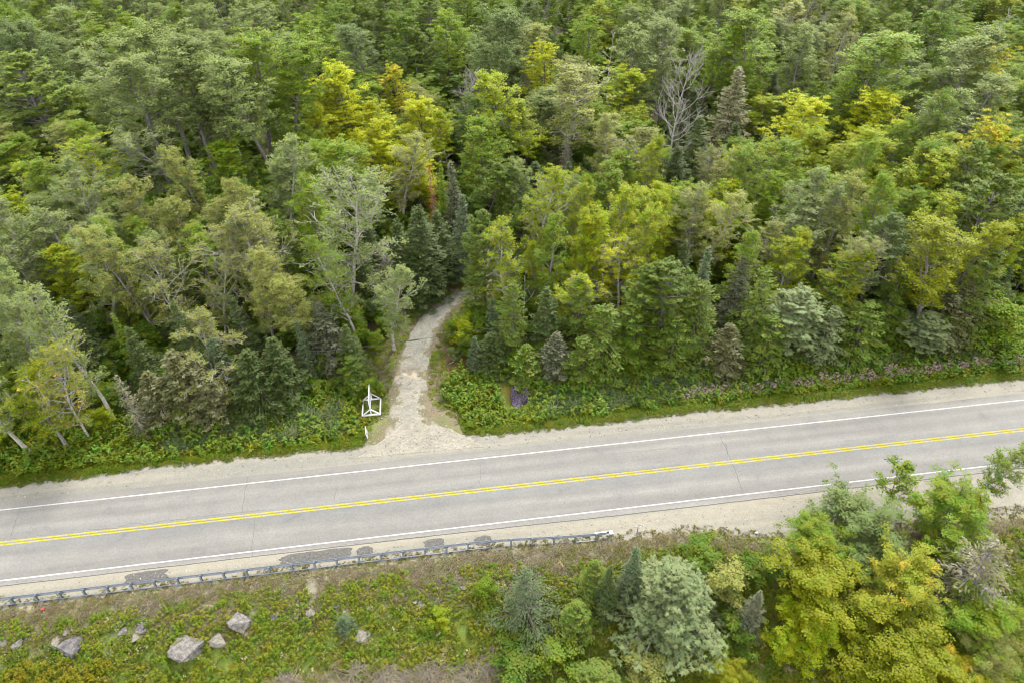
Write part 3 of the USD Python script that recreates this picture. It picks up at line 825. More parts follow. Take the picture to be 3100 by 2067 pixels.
f2 = smoothstep(meshkit.fbm(pn / 0.45, 3, 55), 0.38, 0.62)
lane = np.exp(-((np.abs(off) - 0.80) / 0.34) ** 2)
DC = np.zeros(DX.shape + (3,)) + np.array((0.130, 0.120, 0.100))
DC = blend(DC, (0.150, 0.140, 0.118), f1 * 0.85)
DC = blend(DC, (0.104, 0.106, 0.092), np.exp(-(off / (0.5 * ph[:, None])) ** 2) * (0.3 + 0.6 * (1 - f1)) * smoothstep(DY, 9, 12))
DC = blend(DC, (0.108, 0.108, 0.093), grav * (0.55 + 0.40 * f1))
DC = blend(DC, (0.125, 0.120, 0.102), grav * lane * 0.7)
DC = blend(DC, (0.072, 0.068, 0.052), f2 * 0.20 * (1 - 0.5 * lane))
DC = blend(DC, (0.158, 0.144, 0.118), (1 - f2) * 0.25 * (1 - grav))
DC = blend(DC, (0.075, 0.060, 0.046), np.exp(-((DX + 5.0) ** 2 / 2.2 + (DY - 18.1) ** 2 / 0.25)) * 0.85)
DC = blend(DC, (0.220, 0.180, 0.130), np.exp(-((DX + 5.4) ** 2 / 3.5 + (DY - 17.2) ** 2 / 0.35)) * smoothstep(meshkit.fbm(pn / 0.5, 2, 56), 0.4, 0.6))
DC = blend(DC, (0.070, 0.062, 0.034), smoothstep(np.abs(fr)[None] + 0.9 * (f1 - 0.5) + 0.5 * (f2 - 0.5), 0.80, 1.15) * smoothstep(DY, 8.0, 10.0) * 0.9)
dv = np.stack([DX, DY, DZ], -1).reshape(-1, 3)
i, j = np.meshgrid(np.arange(nseg - 1), np.arange(m - 1), indexing='ij')
dq = np.stack([i * m + j, i * m + j + 1, (i + 1) * m + j + 1, (i + 1) * m + j], -1).reshape(-1, 4)
if np.cross(dv[dq[0, 1]] - dv[dq[0, 0]], dv[dq[0, 3]] - dv[dq[0, 0]])[2] < 0:
    dq = dq[:, ::-1]
tag(raw_mesh('/World/driveway', dv, np.full(len(dq), 4), dq, soil('driveway_gravel', fine_scale=3.6, amount=0.34, bump=0.05), _tube_normals(dv, dq), {'soil': DC.reshape(-1, 3)}), kind='structure')

# ---------------------------------------------------------------- trees
TREES = [
    ('aspen', 'aspen_tree', -44.18, 11.68, 15.0, 5.15, 289, 'grey', 0, 6, 180, 'pale trunked poplar leaning over the left end of the far verge', 'trees in the wood beyond the road'),
    ('old_poplar', 'poplar_tree', -38.27, 12.35, 15.0, 6.62, 185, 'fleck', 2, 4, 180, 'poplar with orange tinged leaves and a pale leaning trunk above the left verge', 'trees in the wood beyond the road'),
    ('poplar', 'poplar_tree', -40.36, 11.50, 11.0, 5.38, 102, 'lime', 2, 0, 0, 'short yellow-green poplar in front of the orange tinged one on the left', 'trees in the wood beyond the road'),
    ('aspen', 'aspen_tree', -36.10, 13.90, 18.5, 5.12, 138, 'grey', 0, 3, 180, 'grey-green aspen with thin white curving trunk, behind the left verge poplars', 'trees in the wood beyond the road'),
    ('brown_spruce', 'dying_spruce_tree', -32.84, 12.30, 9.0, 2.54, 147, 'lichen', 0, 0, 0, 'thin dying spruce with lichen-grey twigs right of the white curving aspen', 'trees in the wood beyond the road'),
    ('fir', 'fir_tree', -35.59, 21.48, 9.0, 2.31, 16, 'mid', 0, 0, 0, 'small light green fir spire beside the lichen-grey dying spruce', 'trees in the wood beyond the road'),
    ('old_poplar', 'poplar_tree', -29.94, 24.29, 15.0, 7.20, 359, 'olive', 0, 0, 0, 'leftmost of the olive leaved dying poplars over the left verge', 'trees in the wood beyond the road'),
    ('old_poplar', 'poplar_tree', -26.56, 25.24, 16.0, 6.03, 234, 'olive', 2, 0, 0, 'olive dying poplar with bare white limbs hanging low over the spruces', 'trees in the wood beyond the road'),
    ('old_poplar', 'poplar_tree', -22.28, 29.76, 17.5, 8.77, 156, 'olive', 0, 0, 0, 'tallest olive leaved poplar of the dying clump left of the big grey aspen', 'trees in the wood beyond the road'),
    ('old_poplar', 'poplar_tree', -19.43, 28.19, 15.0, 6.33, 350, 'olive', 0, 0, 0, 'olive poplar with drooping bare boughs just left of the big grey aspen', 'trees in the wood beyond the road'),
    ('old_poplar', 'poplar_tree', -25.60, 13.27, 11.0, 8.55, 303, 'olive', 2, 0, 0, 'near olive poplar whose bare white boughs hang in front of the dark spruces', 'trees in the wood beyond the road'),
    ('old_poplar', 'poplar_tree', -11.92, 27.46, 20.0, 10.92, 141, 'grey', 1, 0, 0, 'big grey-green aspen with white trunk left of the driveway', 'trees in the wood beyond the road'),
    ('aspen', 'aspen_tree', -6.77, 21.74, 13.0, 4.90, 243, 'grey', 1, 0, 0, 'low grey-green aspen leaning over the driveway beside the big aspen', 'trees in the wood beyond the road'),
    ('spruce', 'spruce_tree', -13.88, 19.66, 9.5, 6.04, 21, 'greyspruce', 2, 0, 0, 'bushy grey-green spruce standing left of the white sign frame', 'trees in the wood beyond the road'),
    ('fir', 'fir_tree', -16.04, 18.04, 8.5, 2.75, 97, 'bluespruce', 1, 0, 0, 'slim blue-green fir just left of the bushy grey-green spruce', 'trees in the wood beyond the road'),
    ('spruce', 'spruce_tree', -20.78, 14.29, 8.5, 7.03, 316, 'spruce', 0, 0, 0, 'dark spruce at the verge under the hanging white boughs', 'trees in the wood beyond the road'),
    ('spruce', 'spruce_tree', -18.21, 15.30, 9.0, 5.77, 244, 'spruce', 0, 0, 0, 'dark spruce between the hanging white boughs and the slim blue-green fir', 'trees in the wood beyond the road'),
    ('spruce', 'spruce_tree', -24.37, 16.09, 9.0, 4.88, 313, 'bluespruce', 1, 0, 0, 'blue-green spruce half hidden behind the hanging white boughs', 'trees in the wood beyond the road'),
    ('spruce', 'spruce_tree', -28.13, 14.71, 9.0, 6.53, 322, 'brownspruce', 0, 0, 0, 'brownish spruce at the verge right of the lichen-grey dying spruce', 'trees in the wood beyond the road'),
    ('spruce', 'spruce_tree', -30.99, 14.14, 7.0, 5.27, 313, 'brownspruce', 0, 0, 0, 'low brown-green spruce at the foot of the lichen-grey dying spruce', 'trees in the wood beyond the road'),
    ('hemlock', 'hemlock_tree', -25.65, 13.59, 7.5, 5.70, 254, 'brownspruce', 0, 0, 0, 'drooping brown-green hemlock at the verge below the olive poplars', 'trees in the wood beyond the road'),
    ('hemlock', 'hemlock_tree', -11.01, 15.78, 5.0, 4.20, 0, 'dark', 0, 0, 0, 'dark bushy hemlock right behind the white sign frame', 'trees in the wood beyond the road'),
    ('spruce', 'spruce_tree', -11.04, 17.48, 8.0, 3.69, 157, 'spruce', 1, 0, 0, 'dark spruce between the bushy grey-green spruce and the driveway', 'trees in the wood beyond the road'),
    ('shrub', 'shrub', -8.97, 14.66, 3.0, 2.35, 73, 'mid', 1, 0, 0, 'green bush against the back of the white sign frame', 'bushes at the wood edge'),
    ('shrub', 'shrub', -46.79, 13.15, 3.5, 3.09, 290, 'lime', 0, 0, 0, 'light green bush at the foot of the leftmost poplars', 'bushes at the wood edge'),
    ('shrub', 'shrub', -37.05, 13.51, 3.0, 2.70, 113, 'lime', 0, 0, 0, 'yellow-green bush between two pale trunks on the left verge', 'bushes at the wood edge'),
    ('shrub', 'shrub', -28.74, 13.11, 2.5, 2.73, 251, 'mid', 0, 0, 0, 'bright green bush under the brownish spruces at the verge', 'bushes at the wood edge'),
    ('pine', 'pine_tree', -61.46, 74.36, 20.0, 13.07, 161, 'pine', 0, 0, 0, 'light green white pine at the left edge of the picture', 'trees in the wood beyond the road'),
    ('old_poplar', 'poplar_tree', -36.96, 58.39, 16.0, 10.69, 84, 'grey', 2, 0, 0, 'spreading grey aspen with forked white trunk in a clearing on the left', 'trees in the wood beyond the road'),
    ('old_poplar', 'poplar_tree', -44.78, 52.72, 16.0, 8.61, 115, 'lime', 0, 0, 0, 'yellow-green poplar with bare pale limbs left of the forked white aspen', 'trees in the wood beyond the road'),
    ('maple', 'maple_tree', -32.97, 47.55, 12.0, 8.60, 182, 'dark', 3, 0, 0, 'dark green maple just below the forked white aspen', 'trees in the wood beyond the road'),
    ('maple', 'maple_tree', -29.73, 55.56, 12.0, 9.20, 182, 'mid', 3, 0, 0, 'mid green maple right of the forked white aspen', 'trees in the wood beyond the road'),
    ('poplar', 'poplar_tree', -54.47, 50.98, 14.0, 7.02, 5, 'mid', 0, 0, 0, 'green poplar below the light green white pine at the left edge', 'trees in the wood beyond the road'),
    ('maple', 'maple_tree', -52.63, 43.00, 13.0, 5.20, 335, 'lime', 3, 0, 0, 'lime green maple at the left edge below the white pine', 'trees in the wood beyond the road'),
    ('aspen', 'aspen_tree', -46.22, 36.34, 14.0, 6.68, 304, 'grey', 0, 0, 0, 'grey-green aspen over the orange tinged poplar on the left', 'trees in the wood beyond the road'),
    ('poplar', 'poplar_tree', -35.33, 33.27, 13.0, 5.30, 132, 'mid', 2, 0, 0, 'mid green poplar behind the leftmost olive dying poplar', 'trees in the wood beyond the road'),
    ('aspen', 'aspen_tree', -19.93, 41.02, 18.0, 6.50, 143, 'grey', 2, 0, 0, 'grey aspen with tall bare lower trunk behind the tallest olive poplar', 'trees in the wood beyond the road'),
    ('poplar', 'poplar_tree', -15.02, 49.82, 16.0, 9.70, 337, 'mid', 0, 0, 0, 'round mid green poplar in front of the bright yellow maple', 'trees in the wood beyond the road'),
    ('poplar', 'poplar_tree', -19.22, 48.87, 14.0, 6.14, 86, 'mid', 1, 0, 0, 'green poplar between the bare-trunked grey aspen and the round poplar', 'trees in the wood beyond the road'),
    ('maple', 'maple_tree', -26.43, 46.89, 11.0, 5.61, 266, 'dark', 0, 0, 0, 'dark maple seen under the bare-trunked grey aspen', 'trees in the wood beyond the road'),
    ('maple', 'maple_tree', -30.86, 40.07, 10.0, 4.83, 246, 'dark', 2, 0, 0, 'dark maple with a crooked dead limb beside it, left of the olive poplars', 'trees in the wood beyond the road'),
    ('tall_poplar', 'poplar_tree', -48.53, 68.32, 23.0, 11.45, 166, 'grey', 1, 0, 0, 'far left crown of the large grey-green poplar stand', 'trees in the wood beyond the road'),
    ('tall_poplar', 'poplar_tree', -41.34, 62.12, 23.0, 10.44, 230, 'grey', 0, 0, 0, 'poplar of the large stand, straight above the yellow-green limbed poplar', 'trees in the wood beyond the road'),
    ('tall_poplar', 'poplar_tree', -40.12, 71.62, 23.0, 10.69, 38, 'grey', 0, 0, 0, 'poplar at the back of the large stand on the upper left', 'trees in the wood beyond the road'),
    ('tall_poplar', 'poplar_tree', -34.12, 63.03, 23.0, 10.60, 228, 'grey', 1, 0, 0, 'middle poplar of the large stand, its bare trunk showing above the forked aspen', 'trees in the wood beyond the road'),
    ('tall_poplar', 'poplar_tree', -31.19, 68.93, 23.0, 10.56, 135, 'grey', 0, 0, 0, 'poplar of the large stand with a leaning grey trunk', 'trees in the wood beyond the road'),
    ('tall_poplar', 'poplar_tree', -26.31, 68.82, 24.0, 11.08, 69, 'mid', 1, 0, 0, 'tallest poplar of the large stand on the upper left', 'trees in the wood beyond the road'),
    ('tall_poplar', 'poplar_tree', -24.80, 61.84, 22.0, 10.13, 140, 'grey', 0, 0, 0, 'front poplar of the large stand with straight bare brown trunk', 'trees in the wood beyond the road'),
    ('tall_poplar', 'poplar_tree', -21.87, 67.01, 22.0, 10.55, 136, 'mid', 1, 0, 0, 'rightmost lime-edged poplar of the large stand', 'trees in the wood beyond the road'),
    ('tall_poplar', 'poplar_tree', -31.59, 64.89, 19.0, 8.85, 256, 'grey', 0, 0, 0, 'low front crown of the large poplar stand', 'trees in the wood beyond the road'),
    ('poplar', 'poplar_tree', -63.43, 89.16, 20.0, 12.70, 338, 'deep', 1, 0, 0, 'dark grey-green poplar in the top left corner', 'trees in the wood beyond the road'),
    ('poplar', 'poplar_tree', -70.47, 94.90, 20.0, 10.48, 357, 'deep', 1, 0, 0, 'dark poplar cut by the left edge in the top corner', 'trees in the wood beyond the road'),
    ('maple', 'maple_tree', -54.67, 94.24, 20.0, 9.25, 291, 'mid', 2, 0, 0, 'green maple at the top edge behind the poplar stand', 'trees in the wood beyond the road'),
    ('maple', 'maple_tree', -20.25, 92.19, 18.0, 8.80, 55, 'mid', 1, 0, 0, 'green maple at the top edge right of the large poplar stand', 'trees in the wood beyond the road'),
    ('maple', 'maple_tree', -17.97, 73.54, 13.0, 6.78, 305, 'autumn', 2, 0, 0, 'maple with orange tips between the poplar stand and the yellow maple', 'trees in the wood beyond the road'),
    ('maple', 'maple_tree', -13.59, 72.28, 16.0, 9.64, 144, 'yellow', 1, 0, 0, 'brightest yellow maple left of centre', 'trees in the wood beyond the road'),
    ('maple', 'maple_tree', -16.74, 68.75, 12.0, 7.80, 172, 'yellow', 2, 0, 0, 'yellow-green maple below the brightest yellow maple', 'trees in the wood beyond the road'),
    ('maple', 'maple_tree', -10.00, 62.46, 13.0, 8.05, 345, 'yellow', 2, 0, 0, 'yellow maple crown to the right below the brightest yellow maple', 'trees in the wood beyond the road'),
    ('maple', 'maple_tree', -5.16, 79.70, 13.0, 5.85, 144, 'autumn', 1, 0, 0, 'yellow-orange maple with slim pale trunk right of the brightest yellow maple', 'trees in the wood beyond the road'),
    ('maple', 'maple_tree', -1.50, 65.24, 13.0, 8.87, 0, 'yellow', 3, 0, 0, 'yellow-green maple below the bare grey thicket', 'trees in the wood beyond the road'),
    ('maple', 'maple_tree', -6.89, 60.69, 12.0, 8.02, 227, 'yellow', 1, 0, 0, 'yellow-green maple in the middle of the yellow maples', 'trees in the wood beyond the road'),
    ('maple', 'maple_tree', 0.25, 60.33, 12.0, 6.90, 336, 'lime', 2, 0, 0, 'lime maple left of the large mid green maple', 'trees in the wood beyond the road'),
    ('aspen', 'aspen_tree', -5.51, 47.21, 15.0, 6.61, 117, 'olive', 2, 0, 0, 'olive aspen with slender trunk behind the dark spruces', 'trees in the wood beyond the road'),
    ('maple', 'maple_tree', -11.67, 52.02, 12.0, 6.43, 355, 'lime', 2, 0, 0, 'lime maple left of the olive slender aspen', 'trees in the wood beyond the road'),
    ('poplar', 'poplar_tree', -1.65, 73.57, 13.0, 6.89, 296, 'olive', 0, 0, 0, 'olive green poplar beside the yellow-orange maple', 'trees in the wood beyond the road'),
    ('maple', 'maple_tree', -22.49, 65.27, 13.0, 6.38, 56, 'mid', 2, 0, 0, 'maple under the right end of the large poplar stand', 'trees in the wood beyond the road'),
    ('poplar', 'poplar_tree', -8.94, 91.27, 17.0, 10.23, 26, 'deep', 1, 0, 0, 'dark grey poplar at the top left of centre', 'trees in the wood beyond the road'),
    ('maple', 'maple_tree', -2.73, 95.78, 17.0, 9.16, 308, 'dark', 3, 0, 0, 'dark maple at the top edge near the small bare spruce', 'trees in the wood beyond the road'),
    ('pine', 'pine_tree', -0.66, 95.30, 14.0, 6.49, 50, 'pine', 1, 0, 0, 'light green pine over the small bare spruce tips', 'trees in the wood beyond the road'),
    ('snag', 'dead_tree', -1.19, 92.41, 11.0, 3.24, 189, 'spruce', 0, 0, 0, 'thin bare grey snag under the light green pine', 'trees in the wood beyond the road'),
    ('dead', 'dead_tree', 5.31, 75.26, 14.0, 7.91, 92, 'spruce', 1, 0, 0, 'bare grey thicket of a dead tree above the lime maples', 'trees in the wood beyond the road'),
    ('maple', 'maple_tree', 7.63, 65.42, 13.0, 7.76, 199, 'dark', 1, 0, 0, 'dark green maple right of the bare grey thicket', 'trees in the wood beyond the road'),
    ('maple', 'maple_tree', 13.90, 85.66, 20.0, 12.53, 38, 'deep', 3, 0, 0, 'big dark blue-green maple at the top centre', 'trees in the wood beyond the road'),
    ('maple', 'maple_tree', 9.72, 78.95, 16.0, 7.07, 100, 'deep', 3, 0, 0, 'lower dark blue-green maple under the big one at the top centre', 'trees in the wood beyond the road'),
    ('maple', 'maple_tree', 21.17, 79.63, 16.0, 7.18, 160, 'yellow', 1, 0, 0, 'bright lime-yellow maple right of the dark blue-green one', 'trees in the wood beyond the road'),
    ('aspen', 'aspen_tree', 16.91, 85.92, 13.0, 5.50, 0, 'olive', 0, 0, 0, 'small olive aspen left of the bright lime-yellow maple', 'trees in the wood beyond the road'),
    ('poplar', 'poplar_tree', 21.57, 90.64, 16.0, 7.68, 70, 'olive', 1, 0, 0, 'pale olive poplar behind the bright lime-yellow maple', 'trees in the wood beyond the road'),
    ('poplar', 'poplar_tree', 13.21, 58.33, 18.0, 9.94, 334, 'lime', 1, 0, 0, 'large lime green poplar in the centre of the upper wood', 'trees in the wood beyond the road'),
    ('aspen', 'aspen_tree', 21.96, 62.22, 18.0, 10.91, 320, 'olive', 0, 0, 0, 'wide olive aspen with dark trunk right of the large lime poplar', 'trees in the wood beyond the road'),
    ('maple', 'maple_tree', 32.08, 94.11, 15.0, 7.20, 163, 'mid', 1, 0, 0, 'green maple at the top edge above the wide olive aspen', 'trees in the wood beyond the road'),
    ('snag', 'dead_tree', 35.27, 88.28, 15.0, 7.15, 240, 'spruce', 0, 0, 0, 'slender bare tree near the top edge right of centre', 'trees in the wood beyond the road'),
    ('maple', 'maple_tree', 31.94, 72.73, 14.0, 9.56, 309, 'lime', 0, 0, 0, 'lime maple beside the wide olive aspen', 'trees in the wood beyond the road'),
    ('maple', 'maple_tree', 4.53, 96.87, 17.0, 9.26, 285, 'mid', 1, 0, 0, 'olive green maple at the top edge left of the dark blue-green one', 'trees in the wood beyond the road'),
    ('maple', 'maple_tree', 6.72, 50.86, 15.0, 8.98, 143, 'mid', 3, 0, 0, 'large mid green maple in the middle of the wood above the driveway', 'trees in the wood beyond the road'),
    ('maple', 'maple_tree', 6.07, 45.39, 12.0, 8.79, 265, 'dark', 2, 0, 0, 'dark green round maple below the large mid green maple', 'trees in the wood beyond the road'),
    ('snag', 'dead_tree', 2.63, 54.73, 9.0, 4.49, 180, 'spruce', 0, 0, 0, 'small bare tree with fan of twigs above the red topped spruce', 'trees in the wood beyond the road'),
    ('brown_spruce', 'dying_spruce_tree', -0.68, 42.76, 13.0, 2.04, 248, 'rust', 0, 0, 0, 'dead narrow spruce with rust red top left of the driveway pine', 'trees in the wood beyond the road'),
    ('fir', 'fir_tree', 2.25, 43.38, 13.0, 4.01, 251, 'greyspruce', 0, 0, 0, 'grey-green spired fir right of the red topped spruce', 'trees in the wood beyond the road'),
    ('fir', 'fir_tree', 0.79, 45.45, 12.0, 2.34, 14, 'mid', 0, 0, 0, 'slim green fir between the red topped spruce and the grey-green fir', 'trees in the wood beyond the road'),
    ('spruce', 'spruce_tree', -2.35, 32.00, 13.0, 7.21, 53, 'spruce', 0, 0, 0, 'broad dark spruce left of the driveway bend', 'trees in the wood beyond the road'),
    ('spruce', 'spruce_tree', -5.04, 31.26, 12.0, 5.66, 73, 'spruce', 0, 0, 0, 'dark spruce between the big grey aspen and the driveway bend', 'trees in the wood beyond the road'),
    ('spruce', 'spruce_tree', -0.38, 36.40, 9.8, 5.78, 17, 'spruce', 2, 0, 0, 'tall dark spruce right behind the driveway bend', 'trees in the wood beyond the road'),
    ('spruce', 'spruce_tree', 2.98, 34.53, 13.0, 4.77, 216, 'bluespruce', 0, 0, 0, 'blue-green spruce behind the driveway pine', 'trees in the wood beyond the road'),
    ('brown_spruce', 'dying_spruce_tree', -6.82, 29.91, 10.0, 4.64, 318, 'larch', 0, 0, 0, 'purple-grey dying spruce beside the big grey aspen', 'trees in the wood beyond the road'),
    ('spruce', 'spruce_tree', -3.59, 30.12, 9.0, 5.74, 125, 'spruce', 1, 0, 0, 'lower dark spruce at the edge of the driveway', 'trees in the wood beyond the road'),
    ('brown_spruce', 'dying_spruce_tree', -9.67, 58.09, 8.0, 2.62, 150, 'brownspruce', 0, 0, 0, 'tiny brown spruce tip among the lime maples', 'trees in the wood beyond the road'),
    ('aspen', 'aspen_tree', 10.92, 32.07, 18.0, 6.20, 244, 'lime', 1, 0, 0, 'lime aspen with bare dark trunk above the driveway pine', 'trees in the wood beyond the road'),
    ('aspen', 'aspen_tree', 24.67, 47.21, 14.0, 8.44, 282, 'olive', 1, 0, 0, 'round olive tree with pale branches below the wide olive aspen', 'trees in the wood beyond the road'),
    ('brown_spruce', 'dying_spruce_tree', 20.22, 56.71, 10.0, 3.29, 135, 'larch', 0, 0, 0, 'grey-brown dead spruce left of the round olive tree', 'trees in the wood beyond the road'),
    ('maple', 'maple_tree', 16.92, 41.12, 12.0, 7.08, 254, 'lime', 3, 0, 0, 'lime maple right of the lime aspen with dark trunk', 'trees in the wood beyond the road'),
    ('poplar', 'poplar_tree', 23.35, 37.79, 13.0, 7.38, 122, 'mid', 0, 0, 0, 'mid green poplar below the round olive tree', 'trees in the wood beyond the road'),
    ('maple', 'maple_tree', 27.40, 34.04, 13.0, 7.17, 83, 'lime', 3, 0, 0, 'lime yellow maple below and right of the round olive tree', 'trees in the wood beyond the road'),
    ('maple', 'maple_tree', 29.66, 47.71, 12.0, 5.93, 313, 'mid', 0, 0, 0, 'green maple between the round olive tree and the tall dead tree', 'trees in the wood beyond the road'),
    ('pine', 'pine_tree', 4.69, 26.76, 15.0, 5.83, 261, 'hemlock', 1, 0, 0, 'dense green pine leaning over the right side of the driveway', 'trees in the wood beyond the road'),
    ('hemlock', 'hemlock_tree', 3.49, 25.95, 11.0, 3.99, 192, 'pine', 1, 0, 0, 'light green hemlock boughs hanging over the driveway bend', 'trees in the wood beyond the road'),
    ('aspen', 'aspen_tree', 6.95, 24.77, 15.0, 5.47, 177, 'lime', 0, 0, 0, 'lime aspen with twin pale trunks right of the driveway', 'trees in the wood beyond the road'),
    ('poplar', 'poplar_tree', 15.23, 26.08, 15.0, 5.60, 18, 'lime', 0, 0, 0, 'yellow-green poplar in the front row right of the twin trunked aspen', 'trees in the wood beyond the road'),
    ('birch', 'birch_tree', 11.38, 23.73, 15.0, 4.60, 190, 'mid', 0, 0, 0, 'green slender birch just right of the twin trunked aspen', 'trees in the wood beyond the road'),
    ('poplar', 'poplar_tree', 18.40, 24.69, 15.0, 4.69, 171, 'lime', 0, 0, 0, 'lime poplar in the middle of the front row right of the driveway', 'trees in the wood beyond the road'),
    ('poplar', 'poplar_tree', 22.50, 25.11, 15.0, 5.59, 7, 'lime', 2, 0, 0, 'yellow-green poplar crown over the yellow limbed aspen', 'trees in the wood beyond the road'),
    ('old_poplar', 'poplar_tree', 20.46, 21.95, 12.0, 7.25, 200, 'yellow', 1, 0, 0, 'yellow leaved aspen with bare pale limbs in the front row', 'trees in the wood beyond the road'),
    ('aspen', 'aspen_tree', 13.42, 20.96, 11.0, 5.07, 215, 'lime', 1, 0, 0, 'low lime aspen with bare lower limbs above the grey spruce', 'trees in the wood beyond the road'),
    ('snag', 'dead_tree', 9.00, 21.93, 10.0, 2.43, 262, 'spruce', 0, 0, 0, 'bare pale snag with broken limbs right of the driveway', 'trees in the wood beyond the road'),
    ('fir', 'fir_tree', 5.10, 21.12, 7.0, 2.95, 188, 'bluespruce', 1, 0, 0, 'small blue-green fir in front of the twin trunked aspen', 'trees in the wood beyond the road'),
    ('spruce', 'spruce_tree', 4.60, 16.87, 5.5, 5.26, 177, 'spruce', 1, 0, 0, 'low dark spruce at the corner of the wood right of the driveway', 'trees in the wood beyond the road'),
    ('fir', 'fir_tree', 2.67, 16.92, 5.0, 2.39, 221, 'bluespruce', 1, 0, 0, 'little blue-green fir beside the bright green bush at the driveway', 'trees in the wood beyond the road'),
    ('shrub', 'shrub', 1.70, 20.34, 4.5, 3.48, 198, 'lime', 0, 0, 0, 'bright green bush at the right edge of the driveway', 'bushes at the wood edge'),
    ('spruce', 'spruce_tree', 11.48, 14.84, 6.5, 5.15, 242, 'greyspruce', 2, 0, 0, 'grey spruce in front of the low lime aspen', 'trees in the wood beyond the road'),
    ('spruce', 'spruce_tree', 8.18, 14.91, 5.0, 5.21, 356, 'hemlock', 0, 0, 0, 'low green spruce at the foot of the bare pale snag', 'trees in the wood beyond the road'),
    ('hemlock', 'hemlock_tree', 16.66, 15.33, 9.0, 7.88, 268, 'hemlock', 1, 0, 0, 'drooping bright hemlock at the verge under the yellow limbed aspen', 'trees in the wood beyond the road'),
    ('hemlock', 'hemlock_tree', 14.37, 13.81, 6.5, 5.59, 105, 'hemlock', 1, 0, 0, 'low drooping hemlock right of the grey spruce', 'trees in the wood beyond the road'),
    ('hemlock', 'hemlock_tree', 20.06, 15.60, 9.0, 7.00, 159, 'dark', 0, 0, 0, 'dark drooping hemlock right of the bright hemlock', 'trees in the wood beyond the road'),
    ('pine', 'pine_tree', 23.81, 17.17, 13.0, 6.89, 16, 'hemlock', 0, 0, 0, 'tall dark green pine above the verge near the blue tipped fir', 'trees in the wood beyond the road'),
    ('fir', 'fir_tree', 28.78, 19.08, 13.0, 3.77, 6, 'bluespruce', 0, 0, 0, 'slender blue tipped fir in the right front row', 'trees in the wood beyond the road'),
    ('hemlock', 'hemlock_tree', 27.24, 15.74, 11.0, 6.95, 310, 'hemlock', 0, 0, 0, 'spreading hemlock below the slender blue tipped fir', 'trees in the wood beyond the road'),
    ('spruce', 'spruce_tree', 33.23, 18.98, 11.5, 4.80, 58, 'greyspruce', 1, 0, 0, 'grey-green spruce with pale tip in the right front row', 'trees in the wood beyond the road'),
    ('hemlock', 'hemlock_tree', 24.57, 14.14, 8.0, 6.07, 89, 'hemlock', 1, 0, 0, 'hemlock with hanging sprays at the verge right of the dark one', 'trees in the wood beyond the road'),
    ('spruce', 'spruce_tree', 30.28, 13.27, 7.0, 5.65, 23, 'brownspruce', 1, 0, 0, 'brownish low spruce under the grey-green pale tipped spruce', 'trees in the wood beyond the road'),
    ('hemlock', 'hemlock_tree', 34.89, 13.04, 8.0, 6.09, 244, 'hemlock', 0, 0, 0, 'hemlock at the verge left of the silvery drooping pine', 'trees in the wood beyond the road'),
    ('pine', 'pine_tree', 38.26, 14.22, 10.0, 6.54, 180, 'greypine', 0, 0, 0, 'silvery green drooping pine at the verge', 'trees in the wood beyond the road'),
    ('hemlock', 'hemlock_tree', 41.90, 13.35, 8.0, 5.68, 163, 'greypine', 1, 0, 0, 'silver-green hemlock sprays right of the drooping pine', 'trees in the wood beyond the road'),
    ('hemlock', 'hemlock_tree', 45.99, 13.52, 8.0, 6.67, 98, 'hemlock', 0, 0, 0, 'hemlock left of the yellow tree with the leaning trunk', 'trees in the wood beyond the road'),
    ('aspen', 'aspen_tree', 41.42, 23.41, 14.0, 7.41, 332, 'grey', 1, 0, 0, 'grey-green aspen in the right wood below the yellow-green maple', 'trees in the wood beyond the road'),
    ('poplar', 'poplar_tree', 38.30, 19.41, 13.0, 5.89, 72, 'lime', 0, 0, 0, 'lime poplar over the grey-green pale tipped spruce', 'trees in the wood beyond the road'),
    ('aspen', 'aspen_tree', 31.80, 27.08, 15.0, 5.76, 90, 'olive', 2, 0, 0, 'olive aspen with twin dark trunks in the right wood', 'trees in the wood beyond the road'),
    ('birch', 'birch_tree', 33.85, 21.22, 14.0, 3.81, 69, 'mid', 0, 0, 0, 'slender green birch beside the twin dark trunked aspen', 'trees in the wood beyond the road'),
    ('poplar', 'poplar_tree', 41.95, 17.15, 13.0, 6.20, 33, 'lime', 0, 5, 0, 'lime poplar leaning right above the silvery drooping pine', 'trees in the wood beyond the road'),
    ('old_poplar', 'poplar_tree', 45.72, 18.37, 14.0, 5.41, 336, 'olive', 1, 5, 0, 'olive poplar with tangled bare limbs over the verge', 'trees in the wood beyond the road'),
    ('pine', 'pine_tree', 50.01, 19.85, 15.0, 6.23, 63, 'deep', 0, 0, 0, 'dark blue-green pine between the leaning olive poplar and the yellow tree', 'trees in the wood beyond the road'),
    ('poplar', 'poplar_tree', 54.86, 15.26, 16.0, 9.23, 0, 'gold', 1, 7, 10, 'yellow-green tree with dark leaning trunk at the right verge', 'trees in the wood beyond the road'),
    ('pine', 'pine_tree', 64.21, 22.99, 17.0, 8.39, 77, 'hemlock', 0, 0, 0, 'dark green pine at the right edge of the picture', 'trees in the wood beyond the road'),
    ('hemlock', 'hemlock_tree', 59.36, 14.10, 13.0, 6.99, 150, 'hemlock', 0, 0, 0, 'hemlock below the dark pine at the right edge', 'trees in the wood beyond the road'),
    ('spruce', 'spruce_tree', 58.04, 14.30, 9.0, 6.27, 353, 'brownspruce', 1, 0, 0, 'dull brown-green spruce under the yellow leaning tree', 'trees in the wood beyond the road'),
    ('pine', 'pine_tree', 54.13, 12.88, 6.0, 5.36, 320, 'greypine', 1, 0, 0, 'small silver-green pine at the foot of the yellow leaning tree', 'trees in the wood beyond the road'),
    ('shrub', 'shrub', 63.14, 12.11, 7.0, 5.82, 220, 'mid', 0, 0, 0, 'green bush at the right edge above the verge', 'bushes at the wood edge'),
